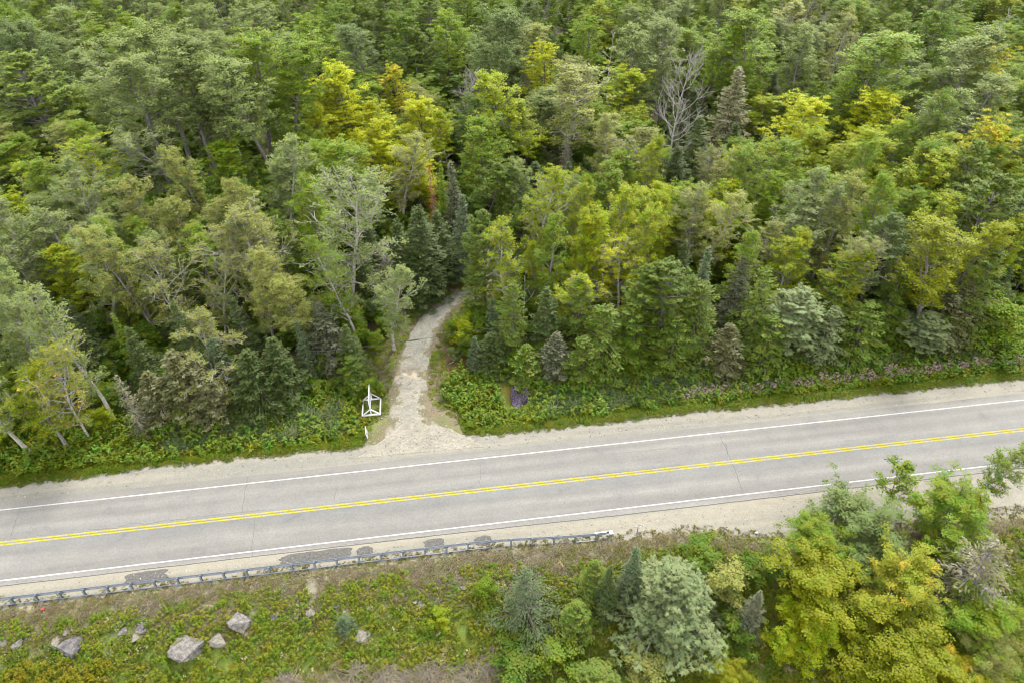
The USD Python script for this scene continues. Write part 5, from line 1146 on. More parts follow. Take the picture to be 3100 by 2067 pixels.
    ('aspen', 'aspen_tree', 36.01, 24.99, 12.1, 4.97, 265, 'olive', 1, 0, 0, 'olive green aspen right of the blue tipped fir, right of the yellow limbed aspen', 'trees in the wood beyond the road'),
    ('spruce', 'spruce_tree', -39.45, 20.71, 9.5, 4.79, 122, 'spruce', 1, 0, 0, 'dark spruce left of the tallest olive poplar, in front of the forked white aspen', 'trees in the wood beyond the road'),
    ('maple', 'maple_tree', 40.87, 31.89, 9.7, 6.56, 84, 'mid', 2, 0, 0, 'mid green maple right of the blue tipped fir, right of the yellow limbed aspen', 'trees in the wood beyond the road'),
    ('maple', 'maple_tree', 23.48, 116.76, 11.1, 7.50, 358, 'deep', 2, 0, 0, 'dark bluish maple right of the big dark top maple, behind the lime-yellow maple', 'trees in the wood beyond the road'),
    ('poplar', 'poplar_tree', 91.31, 108.27, 12.5, 6.66, 60, 'mid', 1, 0, 0, 'mid green poplar left of the large rounded poplar, behind the bright yellow right-hand maple', 'trees in the wood beyond the road'),
    ('maple', 'maple_tree', -19.69, 125.28, 12.8, 7.89, 278, 'mid', 3, 0, 0, 'mid green maple behind the brightest yellow maple, right of the tallest left poplar', 'trees in the wood beyond the road'),
    ('maple', 'maple_tree', -13.72, 98.51, 9.8, 9.10, 216, 'mid', 1, 0, 0, 'mid green maple right of the brightest yellow maple, left of the bare grey thicket', 'trees in the wood beyond the road'),
    ('poplar', 'poplar_tree', -86.94, 129.90, 14.7, 8.87, 187, 'deep', 1, 0, 0, 'dark bluish poplar behind the white pine at the left edge', 'trees in the wood beyond the road'),
    ('poplar', 'poplar_tree', -76.24, 131.62, 16.9, 7.58, 37, 'deep', 2, 0, 0, 'dark bluish poplar behind and right of the white pine at the left edge', 'trees in the wood beyond the road'),
    ('maple', 'maple_tree', 34.81, 117.54, 9.5, 7.64, 356, 'mid', 2, 0, 0, 'mid green maple behind and right of the lime-yellow maple', 'trees in the wood beyond the road'),
    ('maple', 'maple_tree', -57.62, 115.27, 13.2, 9.54, 262, 'mid', 0, 0, 0, 'mid green maple behind the forked white aspen, left of the tallest left poplar', 'trees in the wood beyond the road'),
    ('poplar', 'poplar_tree', -39.05, 119.61, 15.4, 6.66, 159, 'grey', 1, 0, 0, 'second grey-green poplar behind the tallest left poplar, counted outward', 'trees in the wood beyond the road'),
    ('maple', 'maple_tree', -24.82, 115.17, 12.0, 9.44, 313, 'mid', 1, 0, 0, 'mid green maple behind and left of the brightest yellow maple', 'trees in the wood beyond the road'),
    ('spruce', 'spruce_tree', 35.20, 43.46, 9.5, 4.51, 71, 'spruce', 0, 0, 0, 'dark spruce behind the blue tipped fir, right of the round olive tree', 'trees in the wood beyond the road'),
    ('maple', 'maple_tree', 56.72, 67.53, 9.0, 8.57, 344, 'lime', 3, 0, 0, 'lime green maple in front and right of the lichen spruce', 'trees in the wood beyond the road'),
    ('spruce', 'spruce_tree', 38.57, 60.17, 8.1, 4.60, 297, 'spruce', 1, 0, 0, 'dark spruce right of the round olive tree, in front of the tall dead tree', 'trees in the wood beyond the road'),
]
for kind, name, x, y, h, w, rz, tint, var, tilt, taz, label, group in TREES:
    plant(kind, name, x, y, h, w, rz, tint, label, group, var, tilt, taz)


def scatter(path, protos, pts, rots, scales, which, label=None, kind='stuff'):
    """A PointInstancer of small plants: protos are (name, maker) pairs; one object."""
    pi = UsdGeom.PointInstancer.Define(stage, path)
    for name, make in protos:
        make(f'{path}/{name}')
        pi.GetPrototypesRel().AddTarget(f'{path}/{name}')
    pi.CreatePositionsAttr(Vt.Vec3fArray.FromNumpy(np.ascontiguousarray(pts, np.float32)))
    half = np.radians(np.asarray(rots)) / 2
    q = np.zeros((len(pts), 4), np.float32)
    q[:, 2], q[:, 3] = np.sin(half), np.cos(half)
    pi.CreateOrientationsAttr(Vt.QuathArray([Gf.Quath(float(b), 0, 0, float(a)) for a, b in zip(q[:, 2], q[:, 3])]))
    pi.CreateScalesAttr(Vt.Vec3fArray.FromNumpy(np.ascontiguousarray(scales, np.float32)))
    pi.CreateProtoIndicesAttr(Vt.IntArray.FromNumpy(np.asarray(which, np.int32)))
    return tag(pi.GetPrim(), label, None, None, kind)


def from_shape(kind, variant, tint):
    def make(path):
        x = UsdGeom.Xform.Define(stage, path).GetPrim()
        x.GetReferences().AddInternalReference(SHAPES[kind][variant][0])
        UsdShade.MaterialBindingAPI.Apply(x).Bind(TINT[tint])
    return make


# the woods beyond and between the trees that can be told apart
BACK = [
    (19.7, 145.6, 11.2, 8.8, 133, 0),
    (71.2, 143.7, 17.7, 8.0, 192, 3),
    (-74.4, 142.5, 10.5, 6.7, 285, 0),
    (40.6, 140.0, 9.4, 6.9, 14, 0),
    (-41.6, 24.8, 9.2, 4.6, 189, 4),
    (58.5, 95.0, 12.8, 7.0, 193, 3),
    (-73.6, 124.4, 12.2, 7.8, 88, 0),
    (-9.4, 37.0, 11.2, 4.1, 226, 4),
    (6.9, 109.0, 11.6, 8.7, 258, 4),
    (3.1, 146.1, 10.1, 7.7, 31, 0),
    (100.2, 95.0, 10.0, 6.9, 338, 1),
    (56.9, 101.9, 10.6, 7.1, 173, 3),
    (-107.8, 166.4, 12.5, 6.4, 252, 3),
    (115.4, 73.0, 13.6, 7.8, 339, 2),
    (-98.8, 132.9, 12.1, 8.0, 302, 4),
    (-46.9, 83.1, 14.2, 8.7, 22, 2),
    (123.5, 121.4, 11.4, 7.4, 183, 0),
    (-87.1, 155.1, 12.4, 6.3, 16, 3),
    (-87.4, 145.8, 14.3, 7.2, 353, 3),
    (-40.0, 103.7, 13.8, 7.3, 37, 2),
    (43.2, 147.8, 12.7, 9.0, 40, 0),
    (80.3, 99.7, 10.7, 8.1, 245, 3),
    (-24.0, 133.8, 14.7, 7.0, 141, 2),
    (45.8, 131.2, 10.0, 9.6, 321, 0),
    (148.7, 118.5, 14.0, 7.4, 110, 3),
    (97.0, 111.3, 15.6, 8.1, 56, 2),
    (111.8, 135.1, 12.2, 6.0, 177, 2),
    (129.4, 95.2, 10.7, 8.2, 304, 0),
    (-77.8, 90.7, 11.2, 9.1, 218, 4),
    (141.7, 103.8, 10.2, 8.5, 79, 0),
    (-85.3, 174.8, 13.6, 8.5, 264, 3),
    (-26.0, 160.2, 10.4, 6.8, 193, 0),
    (-53.5, 78.3, 13.8, 8.1, 227, 3),
    (-47.2, 121.0, 12.8, 8.9, 274, 2),
    (45.0, 90.8, 13.5, 8.5, 260, 2),
    (18.4, 112.4, 12.2, 8.0, 42, 1),
    (-10.1, 136.8, 13.4, 8.7, 27, 0),
    (69.1, 91.8, 12.4, 6.8, 171, 3),
    (-14.2, 32.6, 17.2, 5.5, 144, 3),
    (-102.9, 144.3, 13.7, 8.2, 311, 3),
    (119.7, 87.2, 10.1, 8.0, 73, 0),
    (-36.7, 43.7, 10.8, 5.7, 127, 1),
    (123.4, 113.1, 13.1, 7.5, 77, 0),
    (51.6, 116.0, 14.7, 7.4, 287, 2),
    (88.6, 129.4, 12.6, 6.5, 119, 5),
    (92.8, 70.7, 14.0, 7.2, 163, 2),
    (-53.5, 30.3, 11.9, 5.1, 277, 2),
    (14.6, 50.8, 8.0, 6.5, 339, 4),
    (-25.7, 87.2, 8.1, 7.6, 49, 0),
    (27.9, 65.3, 10.6, 7.3, 144, 0),
    (86.6, 70.8, 12.5, 7.9, 286, 2),
    (32.8, 138.4, 16.6, 8.0, 296, 3),
    (61.4, 30.3, 11.1, 6.6, 289, 0),
    (-32.6, 79.5, 12.3, 7.8, 27, 2),
    (-48.4, 95.9, 13.1, 6.8, 238, 2),
    (-36.4, 130.3, 13.6, 7.1, 122, 0),
    (72.2, 21.1, 10.3, 7.0, 73, 0),
    (-66.3, 106.7, 12.5, 6.8, 52, 2),
    (-60.6, 158.8, 11.0, 8.5, 351, 0),
    (-30.7, 152.4, 13.5, 7.1, 145, 2),
    (-26.6, 106.8, 9.9, 7.0, 249, 0),
    (96.4, 119.9, 14.0, 7.3, 145, 2),
    (107.8, 117.2, 15.4, 8.3, 336, 3),
    (-24.3, 99.8, 14.0, 8.3, 86, 2),
    (26.8, 151.5, 12.3, 6.9, 317, 0),
    (79.8, 44.2, 11.0, 6.4, 150, 0),
    (3.8, 133.5, 9.4, 9.2, 303, 0),
    (-58.1, 149.2, 15.6, 6.5, 245, 2),
    (-70.1, 162.2, 11.6, 9.1, 235, 0),
    (-96.4, 176.1, 16.3, 8.8, 207, 3),
    (-53.7, 128.0, 12.6, 7.2, 32, 2),
    (-52.7, 87.6, 11.1, 6.6, 87, 2),
    (10.4, 137.5, 12.4, 8.6, 41, 1),
    (54.5, 129.7, 10.2, 9.0, 256, 0),
    (32.6, 104.2, 10.1, 6.8, 55, 0),
    (41.7, 65.5, 8.8, 4.8, 255, 4),
    (11.7, 116.4, 9.4, 7.0, 0, 1),
    (-75.4, 99.8, 11.0, 8.5, 151, 4),
    (20.4, 129.7, 9.5, 7.2, 275, 1),
    (-44.8, 74.8, 12.6, 7.1, 165, 2),
    (106.9, 85.0, 11.1, 6.9, 350, 0),
    (-7.0, 124.8, 12.3, 7.0, 62, 1),
    (-107.9, 175.8, 14.3, 7.8, 144, 3),
    (128.7, 116.6, 10.4, 7.7, 300, 1),
    (102.9, 124.6, 14.5, 6.2, 238, 2),
    (-69.0, 63.7, 12.8, 8.5, 128, 3),
    (-44.3, 157.4, 9.5, 8.3, 149, 0),
    (12.0, 150.5, 13.0, 7.5, 105, 0),
    (-18.8, 84.8, 8.2, 9.5, 281, 0),
    (-36.7, 165.3, 11.2, 7.2, 334, 0),
    (-0.2, 84.6, 9.2, 9.3, 200, 0),
    (75.9, 122.8, 12.4, 6.4, 109, 5),
    (149.4, 129.5, 17.2, 6.5, 0, 2),
    (-79.3, 83.7, 10.0, 8.3, 71, 4),
    (-92.5, 136.6, 15.1, 8.0, 308, 3),
    (-65.3, 172.9, 13.5, 8.9, 137, 2),
    (60.2, 58.0, 8.5, 7.4, 343, 0),
    (-16.0, 105.8, 10.8, 7.3, 185, 0),
    (-59.3, 136.9, 13.6, 7.2, 271, 2),
    (99.1, 51.3, 12.2, 7.1, 221, 2),
    (75.0, 130.2, 14.3, 7.5, 258, 5),
    (-127.3, 183.8, 12.9, 7.4, 143, 3),
    (-85.3, 138.7, 17.4, 7.6, 175, 3),
    (83.1, 65.0, 11.8, 7.4, 246, 2),
    (-41.1, 141.2, 17.1, 7.8, 139, 2),
    (96.5, 101.0, 11.4, 7.1, 8, 3),
    (-94.1, 162.2, 17.7, 8.2, 88, 3),
    (50.6, 69.7, 10.8, 7.2, 333, 1),
    (147.5, 110.4, 13.6, 7.5, 62, 0),
    (81.5, 77.4, 13.8, 8.3, 166, 5),
    (-62.8, 119.5, 9.8, 8.2, 175, 0),
    (-16.0, 149.6, 10.8, 7.8, 161, 0),
    (-78.3, 169.6, 13.8, 6.8, 234, 2),
    (-68.0, 74.0, 14.3, 7.5, 160, 3),
    (136.5, 113.6, 12.1, 8.3, 302, 0),
    (-79.8, 158.7, 10.3, 7.2, 99, 0),
    (45.3, 112.8, 13.6, 7.2, 206, 0),
    (-90.3, 122.1, 14.3, 8.0, 293, 3),
    (-6.7, 145.8, 9.5, 9.3, 350, 1),
    (-24.4, 74.9, 8.2, 8.5, 163, 0),
    (-69.4, 148.8, 12.7, 8.5, 290, 0),
    (85.0, 139.1, 15.6, 8.6, 34, 3),
    (-113.9, 158.9, 13.4, 6.7, 207, 3),
    (3.5, 122.3, 11.0, 8.7, 126, 0),
    (84.1, 34.4, 11.3, 5.6, 309, 4),
    (71.4, 117.8, 16.9, 7.8, 174, 5),
    (99.9, 87.1, 9.0, 9.3, 154, 1),
    (106.4, 58.3, 13.3, 7.3, 129, 2),
    (123.7, 131.9, 10.4, 7.0, 120, 1),
    (63.0, 145.1, 14.1, 9.0, 36, 2),
    (160.4, 125.5, 11.4, 8.9, 172, 0),
    (-41.0, 150.2, 17.2, 6.8, 319, 2),
    (109.1, 71.8, 9.4, 8.3, 190, 0),
    (26.9, 123.2, 16.1, 8.7, 54, 3),
    (82.6, 93.1, 10.9, 6.8, 308, 2),
    (-81.8, 105.4, 17.3, 7.6, 262, 3),
    (-86.3, 97.5, 11.5, 6.9, 13, 3),
    (-105.8, 137.1, 15.7, 7.5, 152, 4),
    (78.0, 116.5, 13.1, 7.4, 236, 3),
    (-5.0, 102.9, 8.7, 7.3, 178, 1),
    (-68.4, 135.9, 15.3, 8.6, 124, 2),
    (108.7, 92.8, 10.4, 7.1, 243, 0),
    (56.9, 30.5, 12.8, 5.8, 341, 3),
    (-116.5, 173.5, 14.2, 9.3, 6, 4),
    (27.3, 108.1, 10.2, 6.8, 116, 1),
    (68.7, 74.1, 13.7, 8.4, 176, 3),
    (87.9, 85.6, 12.8, 6.0, 51, 2),
    (49.8, 142.5, 11.3, 9.1, 165, 0),
    (76.7, 55.7, 11.4, 7.0, 154, 2),
    (-16.6, 157.5, 15.6, 8.9, 154, 3),
    (31.2, 35.4, 10.8, 5.9, 235, 0),
    (-1.4, 155.4, 13.5, 8.6, 0, 0),
    (-36.1, 29.4, 15.2, 4.7, 163, 3),
    (87.3, 116.2, 13.2, 6.9, 4, 2),
    (75.6, 69.6, 10.1, 7.6, 251, 0),
    (-50.1, 168.4, 14.0, 6.5, 176, 2),
    (-56.7, 102.7, 10.7, 8.0, 73, 3),
    (-68.7, 83.4, 11.0, 7.3, 164, 4),
    (71.3, 25.5, 13.5, 5.9, 336, 4),
    (65.6, 17.5, 7.7, 4.7, 120, 4),
    (97.8, 68.6, 9.1, 7.7, 106, 0),
    (-49.0, 149.8, 15.9, 8.3, 41, 2),
    (-11.0, 40.9, 12.8, 5.3, 183, 2),
    (-15.0, 37.7, 13.5, 6.4, 131, 3),
    (67.9, 109.6, 16.1, 8.6, 340, 5),
    (44.4, 122.4, 11.1, 9.5, 242, 0),
    (-35.5, 86.0, 12.8, 7.2, 179, 2),
    (-85.5, 166.8, 12.4, 8.7, 295, 3),
    (33.2, 127.2, 13.2, 6.9, 279, 1),
    (-56.3, 34.1, 13.5, 5.5, 275, 2),
    (95.8, 46.0, 8.4, 6.9, 238, 0),
    (32.3, 39.4, 10.0, 5.9, 0, 0),
    (73.4, 38.0, 13.1, 4.9, 1, 3),
    (134.8, 104.0, 9.2, 9.1, 121, 0),
    (-96.7, 152.3, 17.8, 8.9, 215, 3),
    (49.7, 41.6, 10.0, 6.9, 176, 0),
    (113.5, 81.2, 8.8, 7.4, 230, 0),
    (-50.2, 21.9, 14.0, 5.9, 293, 2),
    (75.3, 28.3, 12.5, 7.2, 258, 4),
    (63.6, 131.1, 16.6, 7.9, 203, 2),
    (143.1, 124.5, 12.5, 9.5, 301, 0),
    (134.1, 129.7, 9.7, 8.9, 288, 1),
    (-72.3, 68.2, 12.6, 8.1, 345, 3),
    (-38.8, 92.0, 12.9, 7.4, 248, 2),
    (-101.6, 160.5, 15.6, 8.4, 255, 3),
    (22.9, 69.1, 11.1, 8.0, 26, 2),
    (-33.6, 144.2, 13.3, 7.0, 322, 3),
    (118.7, 94.7, 9.5, 8.8, 353, 0),
    (23.5, 100.8, 12.5, 7.6, 356, 2),
    (107.7, 65.4, 8.8, 7.9, 200, 0),
    (128.6, 84.6, 9.9, 9.4, 108, 0),
    (123.8, 102.1, 8.9, 8.6, 217, 1),
    (-75.9, 76.1, 12.7, 6.7, 285, 3),
    (-93.3, 113.5, 13.4, 9.9, 93, 4),
    (-49.0, 47.7, 10.5, 6.9, 44, 2),
    (65.7, 59.8, 9.7, 7.1, 325, 0),
    (10.7, 40.7, 9.6, 5.8, 271, 1),
    (-114.5, 180.6, 17.8, 7.6, 359, 3),
    (57.8, 86.1, 11.3, 8.1, 349, 3),
    (23.0, 32.6, 13.9, 5.7, 123, 5),
    (-107.0, 152.9, 14.0, 7.7, 139, 3),
    (77.8, 140.3, 14.6, 8.1, 176, 3),
    (15.4, 103.8, 9.3, 7.3, 16, 1),
    (15.6, 65.7, 12.2, 7.3, 22, 5),
    (-8.2, 69.5, 8.7, 7.3, 294, 0),
    (-47.7, 17.5, 14.5, 5.8, 274, 3),
    (25.0, 138.0, 17.0, 7.2, 41, 3),
    (16.4, 36.2, 13.1, 4.5, 231, 2),
    (114.7, 101.4, 9.8, 7.8, 234, 0),
    (-25.7, 141.8, 9.8, 7.7, 84, 0),
    (74.3, 95.7, 11.8, 7.3, 340, 2),
    (121.7, 78.6, 9.4, 8.2, 298, 0),
    (68.4, 102.6, 12.3, 6.4, 73, 3),
    (-77.2, 112.6, 17.2, 7.9, 196, 3),
    (27.0, 86.4, 9.5, 7.8, 196, 0),
    (76.6, 87.6, 12.6, 7.5, 334, 2),
    (94.4, 140.4, 13.1, 8.5, 198, 5),
    (11.3, 91.8, 12.4, 6.6, 295, 2),
    (47.3, 36.8, 12.1, 6.3, 326, 0),
    (-55.1, 38.2, 12.4, 5.3, 36, 2),
    (-80.2, 148.4, 15.2, 6.4, 10, 3),
    (-63.0, 101.1, 12.3, 7.3, 85, 2),
    (-45.1, 128.6, 14.2, 8.3, 32, 2),
    (-60.9, 50.0, 11.0, 7.3, 305, 2),
    (101.1, 134.9, 13.2, 6.7, 341, 2),
    (1.4, 104.2, 11.0, 7.3, 11, 4),
    (-57.5, 42.4, 12.2, 5.2, 265, 0),
    (-49.6, 103.7, 13.5, 8.7, 46, 2),
    (-52.6, 141.0, 16.2, 8.1, 142, 2),
    (12.9, 43.9, 12.1, 4.9, 331, 2),
    (-81.6, 124.7, 14.9, 6.3, 93, 3),
    (50.8, 93.6, 12.7, 8.3, 291, 3),
    (-3.2, 39.4, 8.9, 3.4, 64, 4),
    (-11.2, 85.1, 9.4, 8.4, 91, 0),
    (47.6, 52.2, 8.7, 7.4, 106, 0),
    (89.8, 43.8, 11.4, 6.0, 121, 0),
    (90.2, 50.4, 8.5, 9.4, 266, 0),
    (51.2, 86.6, 11.1, 8.9, 13, 3),
    (-91.1, 107.1, 15.6, 8.4, 347, 4),
    (33.2, 146.0, 15.5, 6.4, 45, 3),
    (-25.4, 34.3, 13.2, 6.2, 359, 1),
    (-98.6, 123.1, 13.2, 7.7, 4, 4),
    (23.9, 74.9, 11.5, 6.4, 274, 2),
    (89.6, 65.9, 14.4, 7.8, 211, 2),
    (-21.4, 44.9, 15.7, 5.0, 175, 2),
    (-56.4, 69.1, 11.1, 7.3, 219, 4),
    (-110.1, 144.9, 13.1, 8.0, 122, 3),
    (12.6, 70.2, 9.8, 8.1, 51, 1),
    (-51.2, 26.5, 13.9, 5.2, 281, 2),
    (100.9, 57.8, 10.5, 9.4, 300, 0),
    (-34.8, 98.8, 14.6, 7.6, 21, 2),
    (78.7, 25.7, 11.6, 6.6, 175, 4),
    (65.3, 84.4, 12.1, 7.4, 198, 3),
    (-24.8, 42.5, 9.9, 6.4, 215, 1),
    (79.8, 32.3, 13.5, 6.6, 209, 0),
    (-60.0, 83.6, 12.8, 9.8, 238, 4),
    (-3.9, 131.3, 10.3, 9.5, 211, 1),
    (114.4, 113.9, 16.8, 6.5, 73, 3),
    (-47.3, 40.7, 11.8, 5.8, 71, 2),
    (7.5, 58.6, 10.5, 9.5, 289, 1),
    (36.1, 30.7, 11.5, 4.3, 320, 5),
    (111.2, 127.6, 9.8, 7.6, 147, 1),
    (-8.1, 159.6, 10.9, 8.1, 25, 0),
    (155.3, 117.8, 12.1, 7.1, 179, 0),
    (-95.6, 144.7, 17.4, 7.2, 56, 3),
    (135.9, 95.3, 9.2, 8.4, 45, 0),
    (-118.2, 166.4, 13.7, 7.3, 291, 4),
    (64.4, 121.8, 16.3, 8.9, 91, 3),
    (134.3, 120.0, 12.7, 8.2, 86, 2),
    (53.7, 23.3, 11.6, 7.1, 163, 4),
    (43.3, 84.0, 14.1, 6.7, 344, 2),
    (87.4, 55.4, 13.5, 8.0, 260, 2),
    (49.6, 100.3, 12.3, 7.9, 312, 2),
    (8.8, 157.8, 11.6, 9.0, 164, 0),
    (117.1, 107.6, 10.2, 8.3, 16, 1),
    (-17.6, 62.6, 10.0, 8.1, 201, 0),
    (-39.0, 39.0, 11.9, 5.8, 301, 2),
    (87.7, 40.3, 15.9, 4.9, 272, 3),
    (-124.1, 173.3, 14.7, 6.4, 102, 3),
    (9.1, 101.9, 11.0, 8.7, 144, 0),
    (58.1, 136.6, 15.0, 7.6, 108, 2),
    (18.6, 155.8, 12.6, 9.5, 5, 0),
    (-19.0, 32.2, 11.6, 6.4, 33, 1),
    (-0.5, 139.4, 9.8, 8.1, 202, 0),
    (54.7, 59.5, 8.6, 4.8, 112, 4),
    (18.3, 44.8, 11.0, 3.9, 339, 4),
    (74.4, 44.7, 12.4, 5.2, 284, 2),
    (59.0, 22.5, 10.0, 5.6, 13, 0),
    (-15.7, 56.7, 12.4, 8.0, 284, 3),
    (-73.1, 106.8, 16.5, 8.9, 166, 3),
    (60.7, 40.2, 12.7, 4.8, 267, 5),
    (-46.5, 89.7, 11.5, 6.3, 235, 2),
    (-85.9, 112.8, 14.7, 9.6, 343, 4),
    (-65.3, 53.0, 12.5, 6.5, 176, 2),
    (-52.6, 159.0, 17.3, 6.9, 64, 2),
    (83.3, 123.7, 14.1, 6.5, 37, 2),
    (103.8, 68.8, 10.8, 9.1, 91, 0),
    (-100.8, 170.0, 13.4, 9.5, 184, 0),
    (-10.3, 32.1, 11.4, 4.4, 21, 4),
    (87.2, 102.0, 11.5, 6.8, 28, 3),
    (100.4, 63.6, 10.5, 8.3, 8, 0),
    (-16.2, 133.0, 10.5, 7.8, 25, 0),
    (62.5, 64.7, 9.2, 8.7, 124, 0),
    (17.7, 72.7, 11.5, 7.6, 121, 2),
    (77.7, 63.0, 12.5, 6.6, 36, 3),
    (31.1, 43.5, 11.7, 3.7, 63, 4),
    (17.2, 97.3, 9.2, 8.6, 152, 1),
    (-35.6, 158.0, 11.0, 7.2, 181, 0),
    (-15.9, 141.0, 12.4, 7.8, 198, 3),
    (-45.2, 44.9, 12.9, 5.8, 340, 2),
    (92.7, 55.2, 8.2, 7.5, 41, 0),
    (-9.0, 44.7, 8.8, 3.6, 77, 4),
    (71.0, 29.6, 12.0, 5.6, 23, 4),
    (-60.1, 108.5, 9.9, 7.9, 355, 0),
    (55.9, 19.9, 11.2, 6.9, 265, 4),
    (-57.8, 171.4, 15.3, 8.2, 125, 3),
    (11.5, 28.2, 10.2, 3.4, 18, 5),
    (-33.6, 73.9, 11.8, 7.2, 300, 3),
    (-93.5, 169.6, 14.9, 8.7, 74, 3),
    (-23.2, 153.0, 10.0, 7.2, 188, 0),
    (-64.9, 142.2, 16.3, 8.0, 147, 2),
    (70.5, 55.7, 9.8, 6.8, 281, 0),
    (80.9, 72.1, 11.6, 7.1, 265, 3),
    (-65.9, 113.9, 12.7, 7.9, 311, 0),
    (-73.3, 155.0, 12.2, 8.6, 5, 0),
    (105.7, 110.8, 11.8, 7.8, 303, 1),
    (55.9, 147.8, 11.5, 7.6, 185, 0),
    (-66.6, 58.6, 11.7, 8.1, 53, 3),
    (-14.8, 44.6, 10.0, 6.7, 285, 0),
    (31.8, 52.6, 8.7, 8.6, 320, 0),
    (-40.2, 80.6, 14.0, 8.8, 202, 3),
    (45.7, 72.1, 9.1, 5.8, 43, 4),
    (69.6, 135.2, 15.8, 8.4, 339, 3),
    (-26.6, 93.6, 10.4, 8.7, 264, 0),
    (-2.9, 108.9, 13.2, 6.3, 182, 3),
    (-28.1, 127.9, 16.7, 6.5, 16, 2),
    (-84.4, 91.0, 11.0, 8.6, 127, 4),
    (84.7, 43.0, 11.4, 5.5, 108, 0),
    (-11.9, 78.6, 10.8, 8.4, 340, 0),
    (-52.1, 73.3, 11.1, 7.0, 47, 3),
    (113.0, 66.8, 10.6, 8.4, 319, 0),
    (116.2, 121.8, 10.2, 9.5, 223, 1),
    (95.9, 128.8, 14.4, 7.8, 282, 2),
    (93.7, 89.2, 12.9, 7.1, 113, 3),
    (36.8, 39.4, 9.5, 5.8, 196, 0),
    (45.9, 106.1, 12.8, 7.2, 203, 0),
    (56.6, 121.8, 13.8, 8.2, 108, 2),
    (4.6, 88.8, 9.8, 7.8, 78, 1),
    (36.0, 81.6, 9.3, 9.0, 252, 0),
    (-27.3, 29.1, 13.2, 6.0, 143, 3),
    (-80.7, 118.3, 14.8, 6.3, 345, 3),
    (75.7, 22.7, 15.3, 6.4, 324, 4),
    (17.0, 121.6, 11.4, 7.4, 70, 0),
    (-36.6, 67.8, 14.0, 6.5, 215, 2),
    (143.1, 115.3, 11.4, 7.0, 261, 0),
    (3.6, 70.3, 8.3, 8.1, 175, 1),
    (-61.3, 43.7, 9.4, 5.1, 95, 0),
]
BACK_KINDS = [('maple', 0, 'mid'), ('maple', 2, 'dark'), ('poplar', 1, 'grey'), ('poplar', 0, 'mid'), ('spruce', 0, 'spruce'), ('birch', 0, 'lime')]
bk = np.array(BACK)
scatter('/World/background_woods', [(f'{k}_{i}', from_shape(k, v, t)) for i, (k, v, t) in enumerate(BACK_KINDS)], np.column_stack([bk[:, 0], bk[:, 1], terrain(bk[:, 0], bk[:, 1]) - 0.15]), bk[:, 4],
        np.stack([[b[3] / SHAPES[BACK_KINDS[int(b[5])][0]][BACK_KINDS[int(b[5])][1]][2]] * 2 + [b[2] / SHAPES[BACK_KINDS[int(b[5])][0]][BACK_KINDS[int(b[5])][1]][1]] for b in bk]), bk[:, 5].astype(int),
        'dense mixed woods filling in behind and between the single trees')

# undergrowth on the forest floor
rng = np.random.default_rng(77)
ug = []
for (xa, xb, ya, yb, dens) in ((-75, 95, 15.0, 60, 0.30), (-125, 160, 60, 125, 0.14), (-190, 230, 125, 225, 0.07)):
    n = int((xb - xa) * (yb - ya) * dens)
    ug.append(np.column_stack([rng.uniform(xa, xb, n), rng.uniform(ya, yb, n)]))
ug = np.vstack(ug)
ug = ug[(drive_distance(ug[:, 0], ug[:, 1]) > 2.6 + 0.6 * rng.random(len(ug))) & ((ug[:, 1] > 17.5) | (np.abs(ug[:, 0] + 4) > 9))]
n = len(ug)
sc = rng.uniform(0.55, 1.15, n)
scatter('/World/forest_undergrowth', [('dark_bush', from_shape('shrub', 0, 'dark')), ('green_bush', from_shape('shrub', 1, 'mid')), ('deep_bush', from_shape('shrub', 1, 'deep'))],
        np.column_stack([ug, terrain(ug[:, 0], ug[:, 1]) - 0.1]), rng.uniform(0, 360, n), np.stack([sc, sc, sc * rng.uniform(0.6, 1.1, n)], 1), rng.choice(3, n, p=[0.5, 0.25, 0.25]), 'dark green bushes covering the forest floor under the trees')

# ---------------------------------------------------------------- grass, weeds, reeds, flowers
def blades(seed, n, h, r, w, lean=0.35, flopp=0.25):
    """A tuft of bent blades: two quads each, the second narrowing to a tip."""
    rng = np.random.default_rng(seed)
    a = rng.uniform(0, 2 * np.pi, n)
    rr = r * np.sqrt(rng.random(n))
    b = np.stack([rr * np.cos(a), rr * np.sin(a), np.zeros(n)], 1)
    az = rng.uniform(0, 2 * np.pi, n)
    d = np.stack([np.cos(az), np.sin(az), np.zeros(n)], 1)
    L = h * rng.uniform(0.55, 1.1, (n, 1))
    l1, l2 = rng.uniform(0, lean, (n, 1)), rng.uniform(lean * 0.5, lean + 2 * flopp, (n, 1))
    m1 = b + L * 0.55 * (np.array([0, 0, 1]) + d * l1)
    t1 = m1 + L * 0.5 * (np.array([0, 0, 1]) * (1 - 0.5 * l2) + d * l2 * 1.4)
    s = np.stack([-d[:, 1], d[:, 0], np.zeros(n)], 1) * w / 2
    v = np.stack([b - s, b + s, m1 + s, m1 - s, t1 + s * 0.25, t1 - s * 0.25], 1).reshape(-1, 3)
    k = np.arange(n)[:, None] * 6
    q = np.vstack([k + [0, 1, 2, 3], k + [3, 2, 4, 5]])
    nn = np.repeat((np.array([0, 0, 0.8]) + d * 0.5)[:, None], 6, 1).reshape(-1, 3)
    nn /= np.linalg.norm(nn, axis=1, keepdims=True)
    f = (np.cross(v[q[:, 1]] - v[q[:, 0]], v[q[:, 3]] - v[q[:, 0]]) * nn[q[:, 0]]).sum(1) < 0
    q[f] = q[f][:, ::-1]
    return v, q, nn


